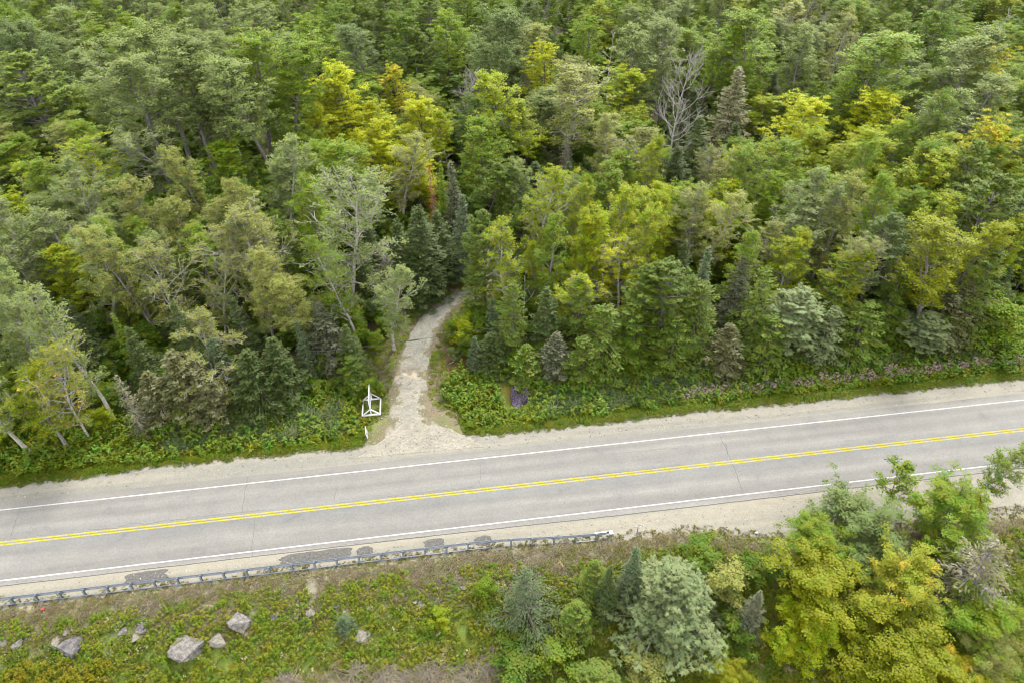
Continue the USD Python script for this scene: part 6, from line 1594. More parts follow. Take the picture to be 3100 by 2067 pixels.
def herb(seed, n_stem, h, r, leaf, per=14, aspect=0.4, spike=False):
    """A clump of leafy stems."""
    rng = np.random.default_rng(seed)
    out = []
    for _ in range(n_stem):
        a, rr = rng.uniform(0, 2 * np.pi), r * math.sqrt(rng.random())
        base = np.array([rr * math.cos(a), rr * math.sin(a), 0])
        hh = h * rng.uniform(0.6, 1.1)
        f = rng.uniform(0.15, 1, per)
        az = rng.uniform(0, 2 * np.pi, per)
        d = np.stack([np.cos(az), np.sin(az), np.full(per, 0.25)], 1)
        ln = leaf * (1.15 - 0.55 * f)[:, None]
        pos = base + np.stack([f * 0.15 * math.cos(a) * hh, f * 0.15 * math.sin(a) * hh, f * hh], 1) + d * ln * 0.5
        o = d * 0.4 + np.array([0, 0, 0.9])
        out.append(leaves(pos, o / np.linalg.norm(o, axis=1, keepdims=True), leaf, rng, aspect, 0.4, 0.6, d, 0.9))
    return merge_leaves(out)


def flower_heads(seed, n, h, r, size, k=6, double=False):
    """Small flat flower discs (or little balls of them) on stems' ends."""
    rng = np.random.default_rng(seed)
    pos, o = [], []
    for _ in range(n):
        a, rr = rng.uniform(0, 2 * np.pi), r * math.sqrt(rng.random())
        c = np.array([rr * math.cos(a), rr * math.sin(a), h * rng.uniform(0.75, 1.1)])
        for _ in range(k):
            v = rng.normal(0, 1, 3)
            v[2] = abs(v[2]) + (0.2 if double else 1.2)
            v /= np.linalg.norm(v)
            pos.append(c + v * size * (0.5 if double else 0.15)), o.append(v)
    return leaves(np.array(pos), np.array(o), size, rng, 0.9, 0.5, 0.6)


def flora(parts):
    """parts: (child name, (v, q, n), material)."""
    def make(path):
        UsdGeom.Xform.Define(stage, path)
        for name, (v, q, nn), mat in parts:
            raw_mesh(f'{path}/{name}', v, np.full(len(q), 4), q, mat, nn)
    return make


G_MOWN = leafy('grass_mown', (0.15, 0.205, 0.022), trans=0.2)
G_LUSH = leafy('weeds_lush', (0.128, 0.178, 0.022), trans=0.25)
G_DEEP = leafy('weeds_deep', (0.115, 0.18, 0.03), trans=0.25)
G_YEL = leafy('weeds_yellowish', (0.195, 0.205, 0.026), trans=0.25)
G_REED = leafy('reeds_blue_green', (0.155, 0.2, 0.1), hue=0.02, trans=0.2)
G_DRY = leafy('grass_dry', (0.255, 0.215, 0.15), hue=0.02, trans=0.2)
G_BROWN = leafy('reeds_dead', (0.25, 0.215, 0.175), hue=0.02, trans=0.1)
G_OLIVE = leafy('weeds_olive', (0.165, 0.165, 0.034), hue=0.03, dry=(0.215, 0.190, 0.100), trans=0.2, patch=1.2)
F_WHITE = leafy('petals_white', (0.288, 0.288, 0.266), hue=0.0, trans=0.2)
F_YELLOW = leafy('petals_yellow', (0.187, 0.155, 0.011), hue=0.01, trans=0.2)
F_PINK = leafy('petals_dusty_pink', (0.34, 0.26, 0.235), hue=0.01, trans=0.2)


def sprinkle(path, label, protos, xa, xb, ya, yb, n, seed, keep, smin=0.7, smax=1.3, weights=None):
    rng = np.random.default_rng(seed)
    p = np.column_stack([rng.uniform(xa, xb, n), rng.uniform(ya, yb, n)])
    f = meshkit.fbm(np.column_stack([p / 2.2, np.zeros(n)]), 3, seed)
    p = p[keep(p[:, 0], p[:, 1], f, rng.random(n))]
    n = len(p)
    s = rng.uniform(smin, smax, n)
    return scatter(path, protos, np.column_stack([p, terrain(p[:, 0], p[:, 1]) - 0.03]), rng.uniform(0, 360, n), np.stack([s, s, s * rng.uniform(0.75, 1.25, n)], 1), rng.choice(len(protos), n, p=weights), label)


def clear(x, y, m=0.35):
    return drive_distance(x, y) > m


BOULDERS = np.array([(-37.95, -9.54, 0.38), (-36.86, -9.74, 0.41), (-33.31, -9.33, 0.26), (-33.88, -9.99, 0.44), (-32.59, -10.31, 0.77), (-28.76, -9.81, 0.36), (-27.56, -10.28, 0.47), (-27.14, -9.74, 0.41), (-24.77, -9.89, 0.24), (-23.43, -11.66, 1.05), (-20.92, -11.26, 0.66), (-19.27, -10.20, 0.79), (-16.69, -10.05, 0.31), (-14.78, -10.08, 0.31), (-13.59, -10.10, 0.35), (-12.43, -10.43, 0.16), (-11.52, -9.81, 0.24), (-10.79, -10.34, 0.27), (-10.74, -10.29, 0.27), (-9.38, -12.15, 0.53), (-8.83, -10.26, 0.26), (-5.02, -10.23, 0.22), (-4.58, -10.41, 0.29), (-3.71, -10.44, 0.23), (-0.79, -9.58, 0.32)])


def off_rocks(x, y):
    ok = np.ones(len(x), bool)
    for bx_, by_, br_ in BOULDERS:
        ok &= np.hypot(x - bx_, y - by_) > br_
    return ok


SIGN_C = np.array([-9.2, 12.75])
def off_sign(x, y, m=1.35):
    return (np.abs(x - SIGN_C[0]) > m) | (np.abs(y - SIGN_C[1]) > m + 0.3)


sprinkle('/World/mown_grass', 'short green mown grass along the far gravel shoulder', [('tuft', flora([('blades', blades(1, 40, 0.20, 0.30, 0.04), G_MOWN)])), ('tuft_b', flora([('blades', blades(2, 40, 0.26, 0.30, 0.035), G_LUSH)]))],
         -58, 90, 6.7, 10.0, 15000, 61, lambda x, y, f, r: clear(x, y, 0.5) & (y > n_out(x) - 0.55 + 0.75 * r) & (y < 8.9 + 0.8 * f + 0.5 * r), weights=[0.6, 0.4])
sprinkle('/World/roadside_weeds', 'tall lush green weeds between the road verge and the trees', [
    ('weed', flora([('leaves', herb(3, 9, 0.75, 0.38, 0.20), G_LUSH)])), ('weed_b', flora([('leaves', herb(4, 8, 0.95, 0.36, 0.24), G_DEEP)])), ('weed_c', flora([('leaves', herb(5, 10, 0.6, 0.4, 0.16), G_YEL)]))],
    -58, 90, 8.3, 19.0, 9600, 62, lambda x, y, f, r: clear(x, y, 0.7 + 1.4 * r) & ~((x > -4) & (x < 2) & (y > 12.5) & (y < 22) & (drive_distance(x, y) < 1.2 + 1.6 * f)) & off_sign(x, y) & (y > 8.35 + 0.5 * r) & (np.hypot(x - 6.6, (y - 12.9) * 0.8) > 1.9) & ((y < 15.5) | (x > 22) | ((x > 0) & (y < 17))) & (r > 0.15 + 0.5 * (f < 0.3)), smin=0.6, smax=1.8, weights=[0.5, 0.25, 0.25])
sprinkle('/World/reeds', 'blue-green reeds standing in the roadside ditch', [('reed', flora([('blades', blades(6, 26, 1.25, 0.34, 0.045, 0.3, 0.4), G_REED)])), ('reed_b', flora([('blades', blades(7, 22, 1.0, 0.34, 0.045, 0.4, 0.5), G_DEEP)]))],
         -58, 90, 9.0, 14.5, 9000, 63, lambda x, y, f, r: clear(x, y, 1.2) & (((np.abs(x + 21) < 9) & (np.abs(y - 11.4) < 1.9)) | ((np.abs(x - 22) < 13) & (np.abs(y - 11.0 - 0.02 * (x - 22)) < 1.7)) | ((np.abs(x - 52) < 10) & (np.abs(y - 12) < 1.0))) & (r < 0.45), weights=[0.7, 0.3])
sprinkle('/World/pink_wildflowers', 'dusty pink flower heads in the weeds along the far verge on the right', [('milkweed', flora([('leaves', herb(8, 7, 0.85, 0.34, 0.20, aspect=0.5), G_LUSH), ('flowers', flower_heads(9, 7, 0.95, 0.34, 0.10, 9, True), F_PINK)]))],
         24, 84, 8.8, 11.2, 1500, 64, lambda x, y, f, r: np.abs(y - 9.8 - 0.005 * (x - 30)) < 0.65 * (0.5 + f))
sprinkle('/World/driveway_grass', 'thin low grass and moss along both sides of the gravel driveway', [('tuft', flora([('blades', blades(10, 44, 0.18, 0.3, 0.03), G_OLIVE)])), ('tuft_b', flora([('leaves', herb(11, 9, 0.16, 0.3, 0.10), G_MOWN)]))],
         -14, 12, 7.4, 37, 12000, 65, lambda x, y, f, r: (drive_distance(x, y) > -0.15 + 0.5 * f) & (drive_distance(x, y) < 4.2) & (r < 0.62) & (np.hypot(x - 0.4, (y - 18.3) * 0.6) > 0.9 + r), 0.6, 1.2)
edge_y = lambda x: -7.0 - 0.5 * smoothstep(x, 5, 16) - 2.6 * smoothstep(x, 18, 30)
sprinkle('/World/embankment_weeds', 'green and yellowish weeds covering the bank below the guard rail', [
    ('weed', flora([('leaves', herb(12, 9, 0.42, 0.34, 0.13), G_LUSH)])), ('weed_b', flora([('leaves', herb(13, 9, 0.36, 0.34, 0.11), G_OLIVE)])), ('weed_c', flora([('leaves', herb(14, 9, 0.5, 0.36, 0.13, aspect=0.3), G_YEL)])), ('weed_d', flora([('blades', blades(15, 40, 0.42, 0.34, 0.025), G_MOWN)]))],
    -46, 56, -30, -7.4, 26000, 66, lambda x, y, f, r: off_rocks(x, y) & (edge_y(x) - y > 1.0 + 3.4 * (f > 0.50) * r) & ~((y < -15.2 + 1.5 * (f - 0.5)) & (x < 2 + 6 * (f - 0.5)) & (r > 0.12)), weights=[0.36, 0.26, 0.18, 0.2])
sprinkle('/World/dry_grass', 'dry tan grass along the top of the bank by the guard rail', [('tuft', flora([('blades', blades(16, 36, 0.26, 0.34, 0.02, 0.7, 0.6), G_DRY)])), ('tuft_b', flora([('blades', blades(17, 36, 0.26, 0.34, 0.02, 0.6, 0.6), G_OLIVE)]))],
         -46, 56, -13.5, -6.4, 15000, 67, lambda x, y, f, r: (edge_y(x) - y > -0.35 + 0.5 * f) & (edge_y(x) - y < 2.0 + 5.0 * (f - 0.35) + 1.2 * r) & (np.hypot((x + 13.6) * 1.2, (y + 8.4) * 0.6) > 0.7), weights=[0.75, 0.25])
sprinkle('/World/dead_reeds', 'brown flattened dead reeds in the wet ground at the foot of the bank', [('reed', flora([('blades', blades(18, 34, 0.75, 0.4, 0.03, 0.9, 0.9), G_BROWN)])), ('reed_b', flora([('blades', blades(19, 30, 0.8, 0.4, 0.03, 0.5, 0.5), G_OLIVE)]))],
         -36, 10, -26, -13.5, 6500, 68, lambda x, y, f, r: (y < -14.6 + 2.4 * (f - 0.5)) & (x < 3 + 6 * (f - 0.5)), weights=[0.72, 0.28])
sprinkle('/World/white_daisies', 'small white daisies dotted over the bank below the guard rail', [('daisy', flora([('flowers', flower_heads(20, 5, 0.5, 0.5, 0.075, 3), F_WHITE)]))],
         -44, 12, -13.0, -7.6, 1500, 69, lambda x, y, f, r: (f > 0.54) & (edge_y(x) - y > 0.6) & (edge_y(x) - y < 4.5) & (r < 0.4))
sprinkle('/World/goldenrod', 'yellow goldenrod flowering at the foot of the bank on the left', [('goldenrod', flora([('leaves', herb(21, 8, 0.7, 0.34, 0.13, aspect=0.3), G_YEL), ('flowers', flower_heads(22, 7, 0.78, 0.36, 0.10, 7, True), F_YELLOW)]))],
         -44, -19, -16.5, -10.0, 1300, 70, lambda x, y, f, r: (y < -11.6 + 0.09 * (x + 36) * -1 + 1.0 * (f - 0.5)) & (r < 0.12 + 0.45 * (x < -29)) & (y > -15.2) & (f > 0.46))

STONE_MIX = usdkit.material(stage, '/World/Looks/loose_stone', {'o': ('object_info', {}), 'r': ('rgb_ramp', {'ramp': [(0.0, (0.06, 0.056, 0.050)), (0.45, (0.115, 0.108, 0.092)), (1.0, (0.175, 0.16, 0.132))]}), 'p': ('principled_bsdf', {'roughness': 0.9})}, [('o.random', 'r.fac'), ('r.color', 'p.base_color')], surface='p.BSDF')


def pebble(seed):
    def make(path):
        rng = np.random.default_rng(seed)
        hull = trimesh.convex.convex_hull(rng.normal(0, 1, (12, 3)) * np.array([0.055, 0.055, 0.032]))
        usdkit.mesh(stage, path, hull, STONE_MIX)
    return make


def gravel_spots(path, label, xa, xb, ya, yb, n, seed, keep, zf):
    rng = np.random.default_rng(seed)
    p = np.column_stack([rng.uniform(xa, xb, n), rng.uniform(ya, yb, n)])
    f = meshkit.fbm(np.column_stack([p / 1.4, np.zeros(n)]), 3, seed)
    p = p[keep(p[:, 0], p[:, 1], f, rng.random(n))]
    n = len(p)
    sc = 0.28 + 0.75 * rng.random(n) ** 3
    scatter(path, [('stone', pebble(1)), ('stone_b', pebble(2)), ('stone_c', pebble(3))], np.column_stack([p, zf(p[:, 0], p[:, 1])]), rng.uniform(0, 360, n), np.stack([sc, sc, sc], 1), rng.choice(3, n), label)


gravel_spots('/World/loose_gravel', 'loose stones lying on the gravel driveway', -14, 8, 6.0, 36, 8000, 71, lambda x, y, f, r: (drive_distance(x, y) < 0.4) & (r < 0.2 + 0.8 * f), lambda x, y: np.where(y < 7.6, 0.03, terrain(x, y) + 0.05))
gravel_spots('/World/shoulder_stones', 'loose stones scattered on the far gravel shoulder', -50, 80, 5.2, 7.9, 7000, 72, lambda x, y, f, r: r < f * 0.7 + 0.35 * (y > 6.8), lambda x, y: np.minimum(terrain(x, y), -0.02) + 0.035)
gravel_spots('/World/near_shoulder_stones', 'loose stones scattered on the near gravel shoulder', -46, 60, -10, -4.9, 7000, 73, lambda x, y, f, r: (y > s_out(x) - 0.4) & (r < f * 0.8 + 0.3 * (y < s_out(x) + 0.8)), lambda x, y: np.minimum(terrain(x, y), -0.02) + 0.03)
sprinkle('/World/shoulder_weeds', 'sparse low weeds creeping onto the edges of both gravel shoulders', [('weed', flora([('leaves', herb(31, 5, 0.14, 0.14, 0.09), G_OLIVE)])), ('tuft', flora([('blades', blades(32, 22, 0.18, 0.16, 0.03), G_DRY)]))],
         -50, 80, -10, 8.2, 60000, 74, lambda x, y, f, r: ((np.abs(y - n_out(x)) < 0.55) & (r < 0.55) & clear(x, y, 0.1)) | ((y < 0) & (y > s_out(x) - 0.3) & (y < s_out(x) + 0.9 * f + 0.35) & (r < 0.75)), 0.5, 1.3, weights=[0.55, 0.45])

# ---------------------------------------------------------------- rocks
ROCK = grainy('rock_grey', (0.045, 0.042, 0.040), (0.118, 0.110, 0.100), scale=3.2, fine_scale=16, bump=0.04)
ROCK_DARK = grainy('rock_dark_grey', (0.032, 0.030, 0.031), (0.092, 0.086, 0.083), scale=3.2, fine_scale=16, bump=0.04)
ROCK_PALE = grainy('rock_pale_tan', (0.066, 0.060, 0.049), (0.128, 0.117, 0.098), scale=3.2, fine_scale=16, bump=0.03)
ROCK_PURPLE = grainy('rock_dark_purple', (0.020, 0.015, 0.026), (0.066, 0.054, 0.074), scale=4.5, fine_scale=12, fine_amount=0.5, bump=0.05)


def rock(x, y, w, d, h, seed, mat, label, sink=0.25, rz=0.0):
    rng = np.random.default_rng(seed)
    pts = rng.uniform(-1, 1, (15, 3))
    pts /= (np.abs(pts) ** 5).sum(1, keepdims=True) ** 0.2
    pts[:, 2] = np.clip(pts[:, 2], -0.8, 0.35 + 0.4 * rng.random(15))
    hull = trimesh.convex.convex_hull(pts)
    hull = hull.subdivide_to_size(0.22)
    v = hull.vertices
    ridged = np.abs(meshkit.fbm(v * 1.9 + seed, 4, seed) - 0.5)
    v = v * (1 - 0.55 * ridged[:, None]) + 0.10 * (np.stack([meshkit.fbm(v * 3.3 + 7 * k, 3, seed + k) for k in range(3)], 1) - 0.5)
    hull.vertices = v / np.abs(v).max(0) * np.array([w / 2, d / 2, h / 2])
    t = thing('rock', label, 'rock', (x, y, float(terrain(x, y)) + h / 2 - sink * h), rz)
    part(t, 'stone', hull, mat, smooth=22)


rock(-37.95, -9.54, 0.91, 0.69, 0.60, 300, ROCK_PALE, 'pale tan rock at the far left edge of the bank', 0.36, 0)
rock(-36.86, -9.74, 0.98, 0.85, 0.65, 301, ROCK, 'flat grey rock second from the left edge of the bank', 0.36, 37)
rock(-33.31, -9.33, 0.63, 0.63, 0.42, 302, ROCK, 'small grey rock just above the dark pointed boulder', 0.36, 74)
rock(-33.88, -9.99, 1.05, 0.85, 0.69, 303, ROCK_PALE, 'pale rock touching the left side of the dark pointed boulder', 0.36, 111)
rock(-32.59, -10.31, 1.83, 1.70, 1.21, 304, ROCK_DARK, 'dark pointed boulder beside a pale rock on the bank', 0.36, 148)
rock(-28.76, -9.81, 0.85, 0.63, 0.56, 305, ROCK, 'small grey rock left of the half buried round stone', 0.36, 185)
rock(-27.56, -10.28, 1.11, 0.96, 0.73, 306, ROCK_PALE, 'half buried round tan stone left of the largest boulder', 0.36, 222)
rock(-27.14, -9.74, 0.98, 0.97, 0.65, 307, ROCK_DARK, 'dark slab just above the half buried round stone', 0.36, 259)
rock(-24.77, -9.89, 0.56, 0.45, 0.37, 308, ROCK_DARK, 'small dark stone above the largest boulder', 0.36, 296)
rock(-23.43, -11.66, 2.49, 2.32, 1.64, 309, ROCK, 'largest grey boulder low on the bank', 0.36, 333)
rock(-20.92, -11.26, 1.58, 1.19, 1.05, 310, ROCK_PALE, 'flat pale rock right of the largest boulder', 0.36, 10)
rock(-19.27, -10.20, 1.87, 1.63, 1.23, 311, ROCK, 'broad cracked grey boulder higher up the bank', 0.36, 47)
rock(-16.69, -10.05, 0.73, 0.72, 0.48, 312, ROCK_DARK, 'dark stone between the broad cracked boulder and the white stones', 0.36, 84)
rock(-14.78, -10.08, 0.73, 0.59, 0.48, 313, ROCK, 'grey stone left of the bright white stone', 0.36, 121)
rock(-13.59, -10.10, 0.84, 0.78, 0.55, 314, ROCK_PALE, 'bright white stone below the middle of the guard rail', 0.36, 158)
rock(-12.43, -10.43, 0.38, 0.28, 0.25, 315, ROCK_DARK, 'tiny dark stone right of the bright white stone', 0.36, 195)
rock(-11.52, -9.81, 0.57, 0.50, 0.38, 316, ROCK_DARK, 'dark stone in the dry grass right of the bright white stone', 0.36, 232)
rock(-10.79, -10.34, 0.65, 0.64, 0.43, 317, ROCK, 'grey stone beside the small spruce seedling', 0.36, 269)
rock(-10.74, -10.29, 0.65, 0.53, 0.43, 318, ROCK_DARK, 'dark stone just above the small spruce seedling', 0.36, 306)
rock(-9.38, -12.15, 1.27, 1.18, 0.84, 319, ROCK_PALE, 'pale angular rock alone right of the spruce seedling', 0.36, 343)
rock(-8.83, -10.26, 0.61, 0.46, 0.40, 320, ROCK, 'upright grey stone in the grass above the pale angular rock', 0.36, 20)
rock(-5.02, -10.23, 0.52, 0.45, 0.34, 321, ROCK_PALE, 'pale small stone of a pair in mid bank', 0.36, 57)
rock(-4.58, -10.41, 0.68, 0.68, 0.45, 322, ROCK, 'grey stone of a pair in mid bank', 0.36, 94)
rock(-3.71, -10.44, 0.55, 0.44, 0.36, 323, ROCK, 'grey stone right of the pair in mid bank', 0.36, 131)
rock(-0.79, -9.58, 0.76, 0.71, 0.50, 324, ROCK, 'flat grey stone in the bare patch below the guard rail', 0.36, 168)
rock(-8.90, 16.23, 0.85, 0.8, 0.7, 400, ROCK_DARK, 'round grey rock behind the white sign frame beside the driveway', 0.2, 20)
rock(-5.94, 16.93, 0.55, 0.33, 0.22, 410, ROCK_PALE, 'pale rubble stone at the left of the line across the driveway', 0.45, 0)
rock(-5.02, 15.96, 0.50, 0.30, 0.22, 411, ROCK_PALE, 'pale rubble stone on the driveway nearest the sign frame', 0.45, 50)
rock(-3.96, 17.08, 0.50, 0.30, 0.22, 412, ROCK_PALE, 'flat pale rubble stone in the middle of the driveway', 0.45, 100)
rock(-2.75, 16.48, 0.60, 0.36, 0.22, 413, ROCK_PALE, 'pale rubble stone at the right edge of the driveway', 0.45, 150)
rock(-2.27, 17.08, 0.40, 0.24, 0.22, 414, ROCK_PALE, 'small pale stone at the right edge of the driveway, farther back', 0.45, 200)

t = thing('rock_outcrop', 'dark purplish forked rock face showing through moss and weeds near the verge', 'rock', (0, 0, 0))
_poly = np.array([(6.37, 13.53), (6.70, 13.45), (6.75, 13.12), (6.49, 12.59), (6.94, 12.33), (7.29, 12.45), (7.58, 13.13), (7.98, 13.53), (8.04, 12.92), (7.93, 12.12), (7.53, 11.71), (6.98, 11.27), (6.50, 10.55), (6.19, 10.72), (6.15, 11.54), (6.13, 12.46)])
from shapely.geometry import Polygon
_ex = trimesh.creation.extrude_polygon(Polygon(_poly).buffer(0.12).simplify(0.03), 1.2, engine='earcut')
_ex = _ex.subdivide_to_size(0.28)
_ov = _ex.vertices.copy()
_g = terrain(_ov[:, 0], _ov[:, 1])
_n = meshkit.fbm(_ov * np.array([2.4, 2.4, 2.4]), 4, 91) - 0.5
_ov[:, :2] += 0.28 * np.stack([_n, meshkit.fbm(_ov * 2.4 + 9.0, 4, 92) - 0.5], 1)
_ov[:, 2] = _g - 0.4 + _ov[:, 2] * (0.72 + 0.5 * _n) 
_ex.vertices = _ov
part(t, 'rock_face', _ex, ROCK_PURPLE, smooth=30)


# ---------------------------------------------------------------- guard rail
STEEL = usdkit.material(stage, '/World/Looks/galvanised_steel', {
    'g': ('geometry', {}), 'n': ('noise_texture', {'scale': 3.0, 'detail': 4.0}),
    'r': ('rgb_ramp', {'ramp': [(0.3, (0.094, 0.108, 0.133)), (0.7, (0.144, 0.162, 0.187))]}),
    'p': ('principled_bsdf', {'metallic': 0.55, 'roughness': 0.45})}, [('g.position', 'n.vector'), ('n.fac', 'r.fac'), ('r.color', 'p.base_color')], surface='p.BSDF')
POSTM = grainy('rail_post_steel', (0.055, 0.070, 0.085), (0.095, 0.112, 0.13), scale=3)
rail = thing('guard_rail', 'long steel guard rail on posts along the near side of the road', 'guard rail')
R_X0, R_X1 = -100.0, 12.2


def rail_y(x):
    return -6.12 - 0.62 * smoothstep(x, 0, 12.5)


W_PROFILE = [(0.0, 0.0), (0.02, 0.0), (0.083, 0.05), (0.083, 0.09), (0.0, 0.135), (0.0, 0.175), (0.083, 0.22), (0.083, 0.262), (0.02, 0.312), (0.0, 0.312)]


def profile_strip(xs, prof, y_of, z0, thick=0.012):
    pr = np.array(prof)
    n = len(pr)
    v = []
    for s in (0, -thick):
        for x in xs:
            v.append(np.column_stack([np.full(n, x), y_of(x) + pr[:, 0] + s, z0 + pr[:, 1]]))
    v = np.vstack(v)
    q, m = [], len(xs)
    for s in range(2):
        for i in range(m - 1):
            for j in range(n - 1):
                a = s * m * n + i * n + j
                f = [a, a + n, a + n + 1, a + 1]
                q.append(f if s else f[::-1])
    for i in range(m - 1):
        for j in (0, n - 1):
            a, b = i * n + j, m * n + i * n + j
            f = [a, a + n, b + n, b]
            q.append(f if j else f[::-1])
    return v, np.array(q)


for k, xa in enumerate(np.arange(R_X0, R_X1 - 0.1, 3.81)):
    xb = min(xa + 3.83, R_X1)
    v, q = profile_strip(np.linspace(xa, xb, 5), W_PROFILE, lambda x, k=k: rail_y(x) + 0.004 * (k % 2), 0.44 + 0.003 * (k % 2))
    raw_mesh(numbered(f'{rail.GetPath()}/beam'), v, np.full(len(q), 4), q, STEEL)
post_x = np.arange(11.3 - 1.905 * 56, 11.4, 1.905)
for x in post_x:
    y = rail_y(x) - 0.03
    z = float(terrain(x, y - 0.25))
    part(rail, 'post', join(box((0.15, 0.012, 1.0 - z * 0), (x, y - 0.105, 0.26)), box((0.15, 0.012, 1.0), (x, y - 0.245, 0.26)), box((0.012, 0.13, 1.0), (x, y - 0.175, 0.26))), POSTM)
    part(rail, 'block', box((0.15, 0.085, 0.36), (x, y - 0.055, 0.60)), POSTM)
lower = lambda a, b: [part(rail, 'lower_beam', beam((x, rail_y(x) - 0.33, 0.20), (x + 1.905, rail_y(x + 1.905) - 0.33, 0.20), 0.05, 0.04), STEEL) for x in post_x[(post_x >= a) & (post_x < b)]]
lower(-100, 0.5)
lower(9.0, 11.0)
part(rail, 'end_plate', join(box((0.55, 0.035, 0.34), (12.3, rail_y(12.3) + 0.11, 0.60)), box((0.30, 0.40, 0.03), (12.62, rail_y(12.3) - 0.05, 0.785)), box((0.03, 0.42, 0.50), (12.78, rail_y(12.3) - 0.06, 0.55))), STEEL)
part(rail, 'top_cap', box((1.1, 0.10, 0.05), (11.7, rail_y(11.7) + 0.045, 0.775)), STEEL)

# delineator past the rail's end
t = thing('marker_post', 'thin grey marker post standing past the end of the guard rail', 'post', (15.05, -6.81, -0.03))
part(t, 'stake', box((0.075, 0.03, 1.25), (0, 0, 0.5)), POSTM)
part(t, 'reflector', box((0.06, 0.008, 0.16), (0, -0.019, 0.98)), STEEL)

# ---------------------------------------------------------------- realty sign frame
WHITE = grainy('white_painted_wood', (0.274, 0.277, 0.284), (0.331, 0.331, 0.335), scale=2, fine_scale=20, fine_amount=0.06)
PANEL = grainy('sign_panel_grey', (0.216, 0.223, 0.238), (0.288, 0.295, 0.302), scale=2, fine_scale=20, fine_amount=0.05)
sx0, sx1, sy0, sy1, sc_ = -10.12, -8.22, 11.55, 13.95, -9.17
sz = max(float(terrain(x, y)) for x in (sx0, sx1) for y in (sy0, sy1)) + 0.10
t = thing('sign_frame', 'white timber sign frame with braced posts beside the gravel driveway', 'sign', (0, 0, 0))
for y in (sy0, sy1):
    part(t, 'base_beam', box((sx1 - sx0 + 0.12, 0.14, 0.14), ((sx0 + sx1) / 2, y, sz)), WHITE)
for x in (sx0, sx1):
    part(t, 'side_beam', box((0.14, sy1 - sy0 - 0.145, 0.14), (x, (sy0 + sy1) / 2, sz + 0.003)), WHITE)
for y in (sy0, sy1):
    part(t, 'post', box((0.11, 0.11, 2.15), (sc_, y + 0.002, sz + 0.07 + 1.075)), WHITE)
    for s, x in ((-1, sx0), (1, sx1)):
        part(t, 'brace', beam((x - s * 0.10, y, sz + 0.09), (sc_ + s * 0.06, y, sz + 0.80), 0.10, 0.10, (0, 1, 0)), WHITE)
part(t, 'panel', box((0.03, sy1 - sy0 - 0.12, 1.30), (sc_, (sy0 + sy1) / 2, sz + 1.50)), PANEL)
part(t, 'panel_rail', box((0.09, sy1 - sy0 - 0.12, 0.09), (sc_, (sy0 + sy1) / 2, sz + 2.21)), WHITE)
part(t, 'panel_rail', box((0.09, sy1 - sy0 - 0.12, 0.09), (sc_, (sy0 + sy1) / 2, sz + 0.80)), WHITE)
part(t, 'hook', box((0.10, 0.16, 0.13), (sc_ - 0.08, (sy0 + sy1) / 2 - 0.65, sz + 0.95)), WHITE)

bx, by = -9.45, 8.55
bz = float(terrain(bx, by))
t = thing('board_sign', 'small white board sign on thin dark legs at the road edge', 'sign', (bx, by, bz), 4)
bd = box((0.025, 1.0, 0.78), (0, 0, 0))
bd.apply_transform(trimesh.transformations.rotation_matrix(math.radians(-8), [0, 1, 0]))
bd.apply_translation((-0.06, 0, 0.62))
part(t, 'board', bd, PANEL)
fr_ = join(box((0.045, 1.06, 0.04), (0, 0, 0.40)), box((0.045, 1.06, 0.04), (0, 0, -0.40)), box((0.045, 0.04, 0.84), (0, 0.52, 0)), box((0.045, 0.04, 0.84), (0, -0.52, 0)))
fr_.apply_transform(trimesh.transformations.rotation_matrix(math.radians(-8), [0, 1, 0]))
fr_.apply_translation((-0.06, 0, 0.62))
part(t, 'frame', fr_, WHITE)
for s in (-1, 1):
    part(t, 'leg', beam((-0.02, s * 0.48, 0.22), (-0.02, s * 0.48, -0.1), 0.025), BARK_DARK)
    part(t, 'stay', beam((-0.09, s * 0.3, 0.98), (0.36, s * 0.36, -0.05), 0.025), BARK_DARK)

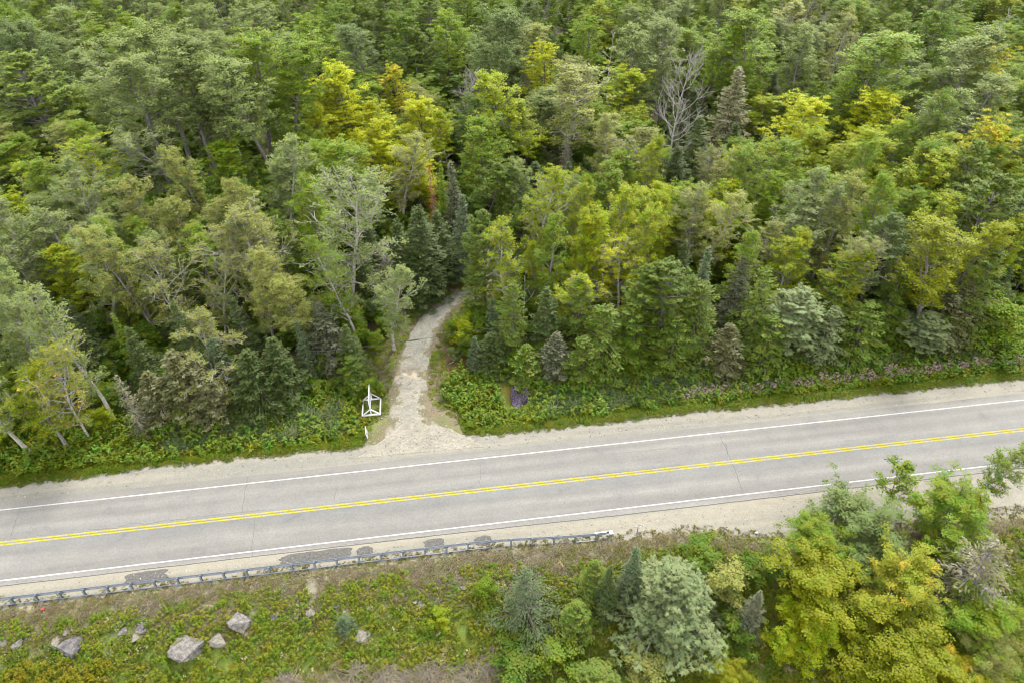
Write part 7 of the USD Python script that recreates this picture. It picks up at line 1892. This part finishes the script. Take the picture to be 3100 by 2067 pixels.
# cable across the driveway
CABLE = grainy('black_cable', (0.018, 0.018, 0.019), (0.036, 0.036, 0.037), scale=3)
_cp = np.array([(-15.10, 16.50, 5.59), (-12.11, 16.72, 5.20), (-8.06, 17.24, 4.95), (-4.04, 17.60, 4.85), (1.28, 18.00, 4.90), (7.87, 18.19, 5.30), (10.86, 18.41, 5.71)])
_cs2 = CubicSpline(np.arange(len(_cp)), _cp)
t = thing('overhead_cable', 'thin black cable strung between the trees across the gravel driveway', 'cable')
_v, _q = tube(_cs2(np.linspace(0, len(_cp) - 1, 60)), 0.022, 6)
raw_mesh(f'{t.GetPath()}/wire', _v, np.full(len(_q), 4), _q, CABLE, _tube_normals(_v, _q))
_a, _b = _cs2(2.82), _cs2(3.18)
_v, _q = tube(np.linspace(_a, _b, 7), [0.025, 0.06, 0.075, 0.08, 0.075, 0.06, 0.025], 8)
raw_mesh(f'{t.GetPath()}/splice', _v, np.full(len(_q), 4), _q, CABLE, _tube_normals(_v, _q))


# fallen branches
def branch(label, x0, y0, x1, y1, r, seed):
    rng = np.random.default_rng(seed)
    n = 7
    p = np.column_stack([np.linspace(x0, x1, n) + rng.normal(0, 0.05, n), np.linspace(y0, y1, n) + rng.normal(0, 0.05, n)])
    z = terrain(p[:, 0], p[:, 1]) + 0.10 + r
    t = thing('fallen_branch', label, 'branch')
    pts = np.column_stack([p, z])
    v, q = tube(pts, np.linspace(r, r * 0.35, n), 6)
    raw_mesh(f'{t.GetPath()}/stem', v, np.full(len(q), 4), q, BARK_DEAD, _tube_normals(v, q))
    for k in (3, 5):
        e = pts[k] + np.array([rng.uniform(-0.5, 0.5), rng.uniform(-0.5, 0.5), 0.25])
        v, q = tube(np.linspace(pts[k], e, 3), np.linspace(r * 0.5, r * 0.2, 3), 4)
        raw_mesh(numbered(f'{t.GetPath()}/twig'), v, np.full(len(q), 4), q, BARK_DEAD, _tube_normals(v, q))


branch('pale fallen branch on the orange moss right of the driveway', -0.31, 18.10, 0.67, 19.14, 0.07, 1034)
branch('dead forked branch lying at the corner of the wood', 1.92, 18.13, 2.93, 15.93, 0.06, 1078)
branch('thin dead stick at the verge under the bright hemlock', 17.00, 14.90, 17.19, 13.49, 0.05, 1385)


# litter
RED = grainy('litter_red', (0.216, 0.022, 0.018), (0.259, 0.036, 0.029), scale=5)
t = thing('litter', 'small red piece of litter in the grass below the guard rail', 'litter', (-35.54, -7.29, 0.22))
part(t, 'scrap', box((0.24, 0.16, 0.12)), RED)
t = thing('litter', 'small white piece of litter on the grass beside the right gravel', 'litter', (25.71, -8.19, 0.12))
part(t, 'scrap', box((0.22, 0.15, 0.10)), WHITE)
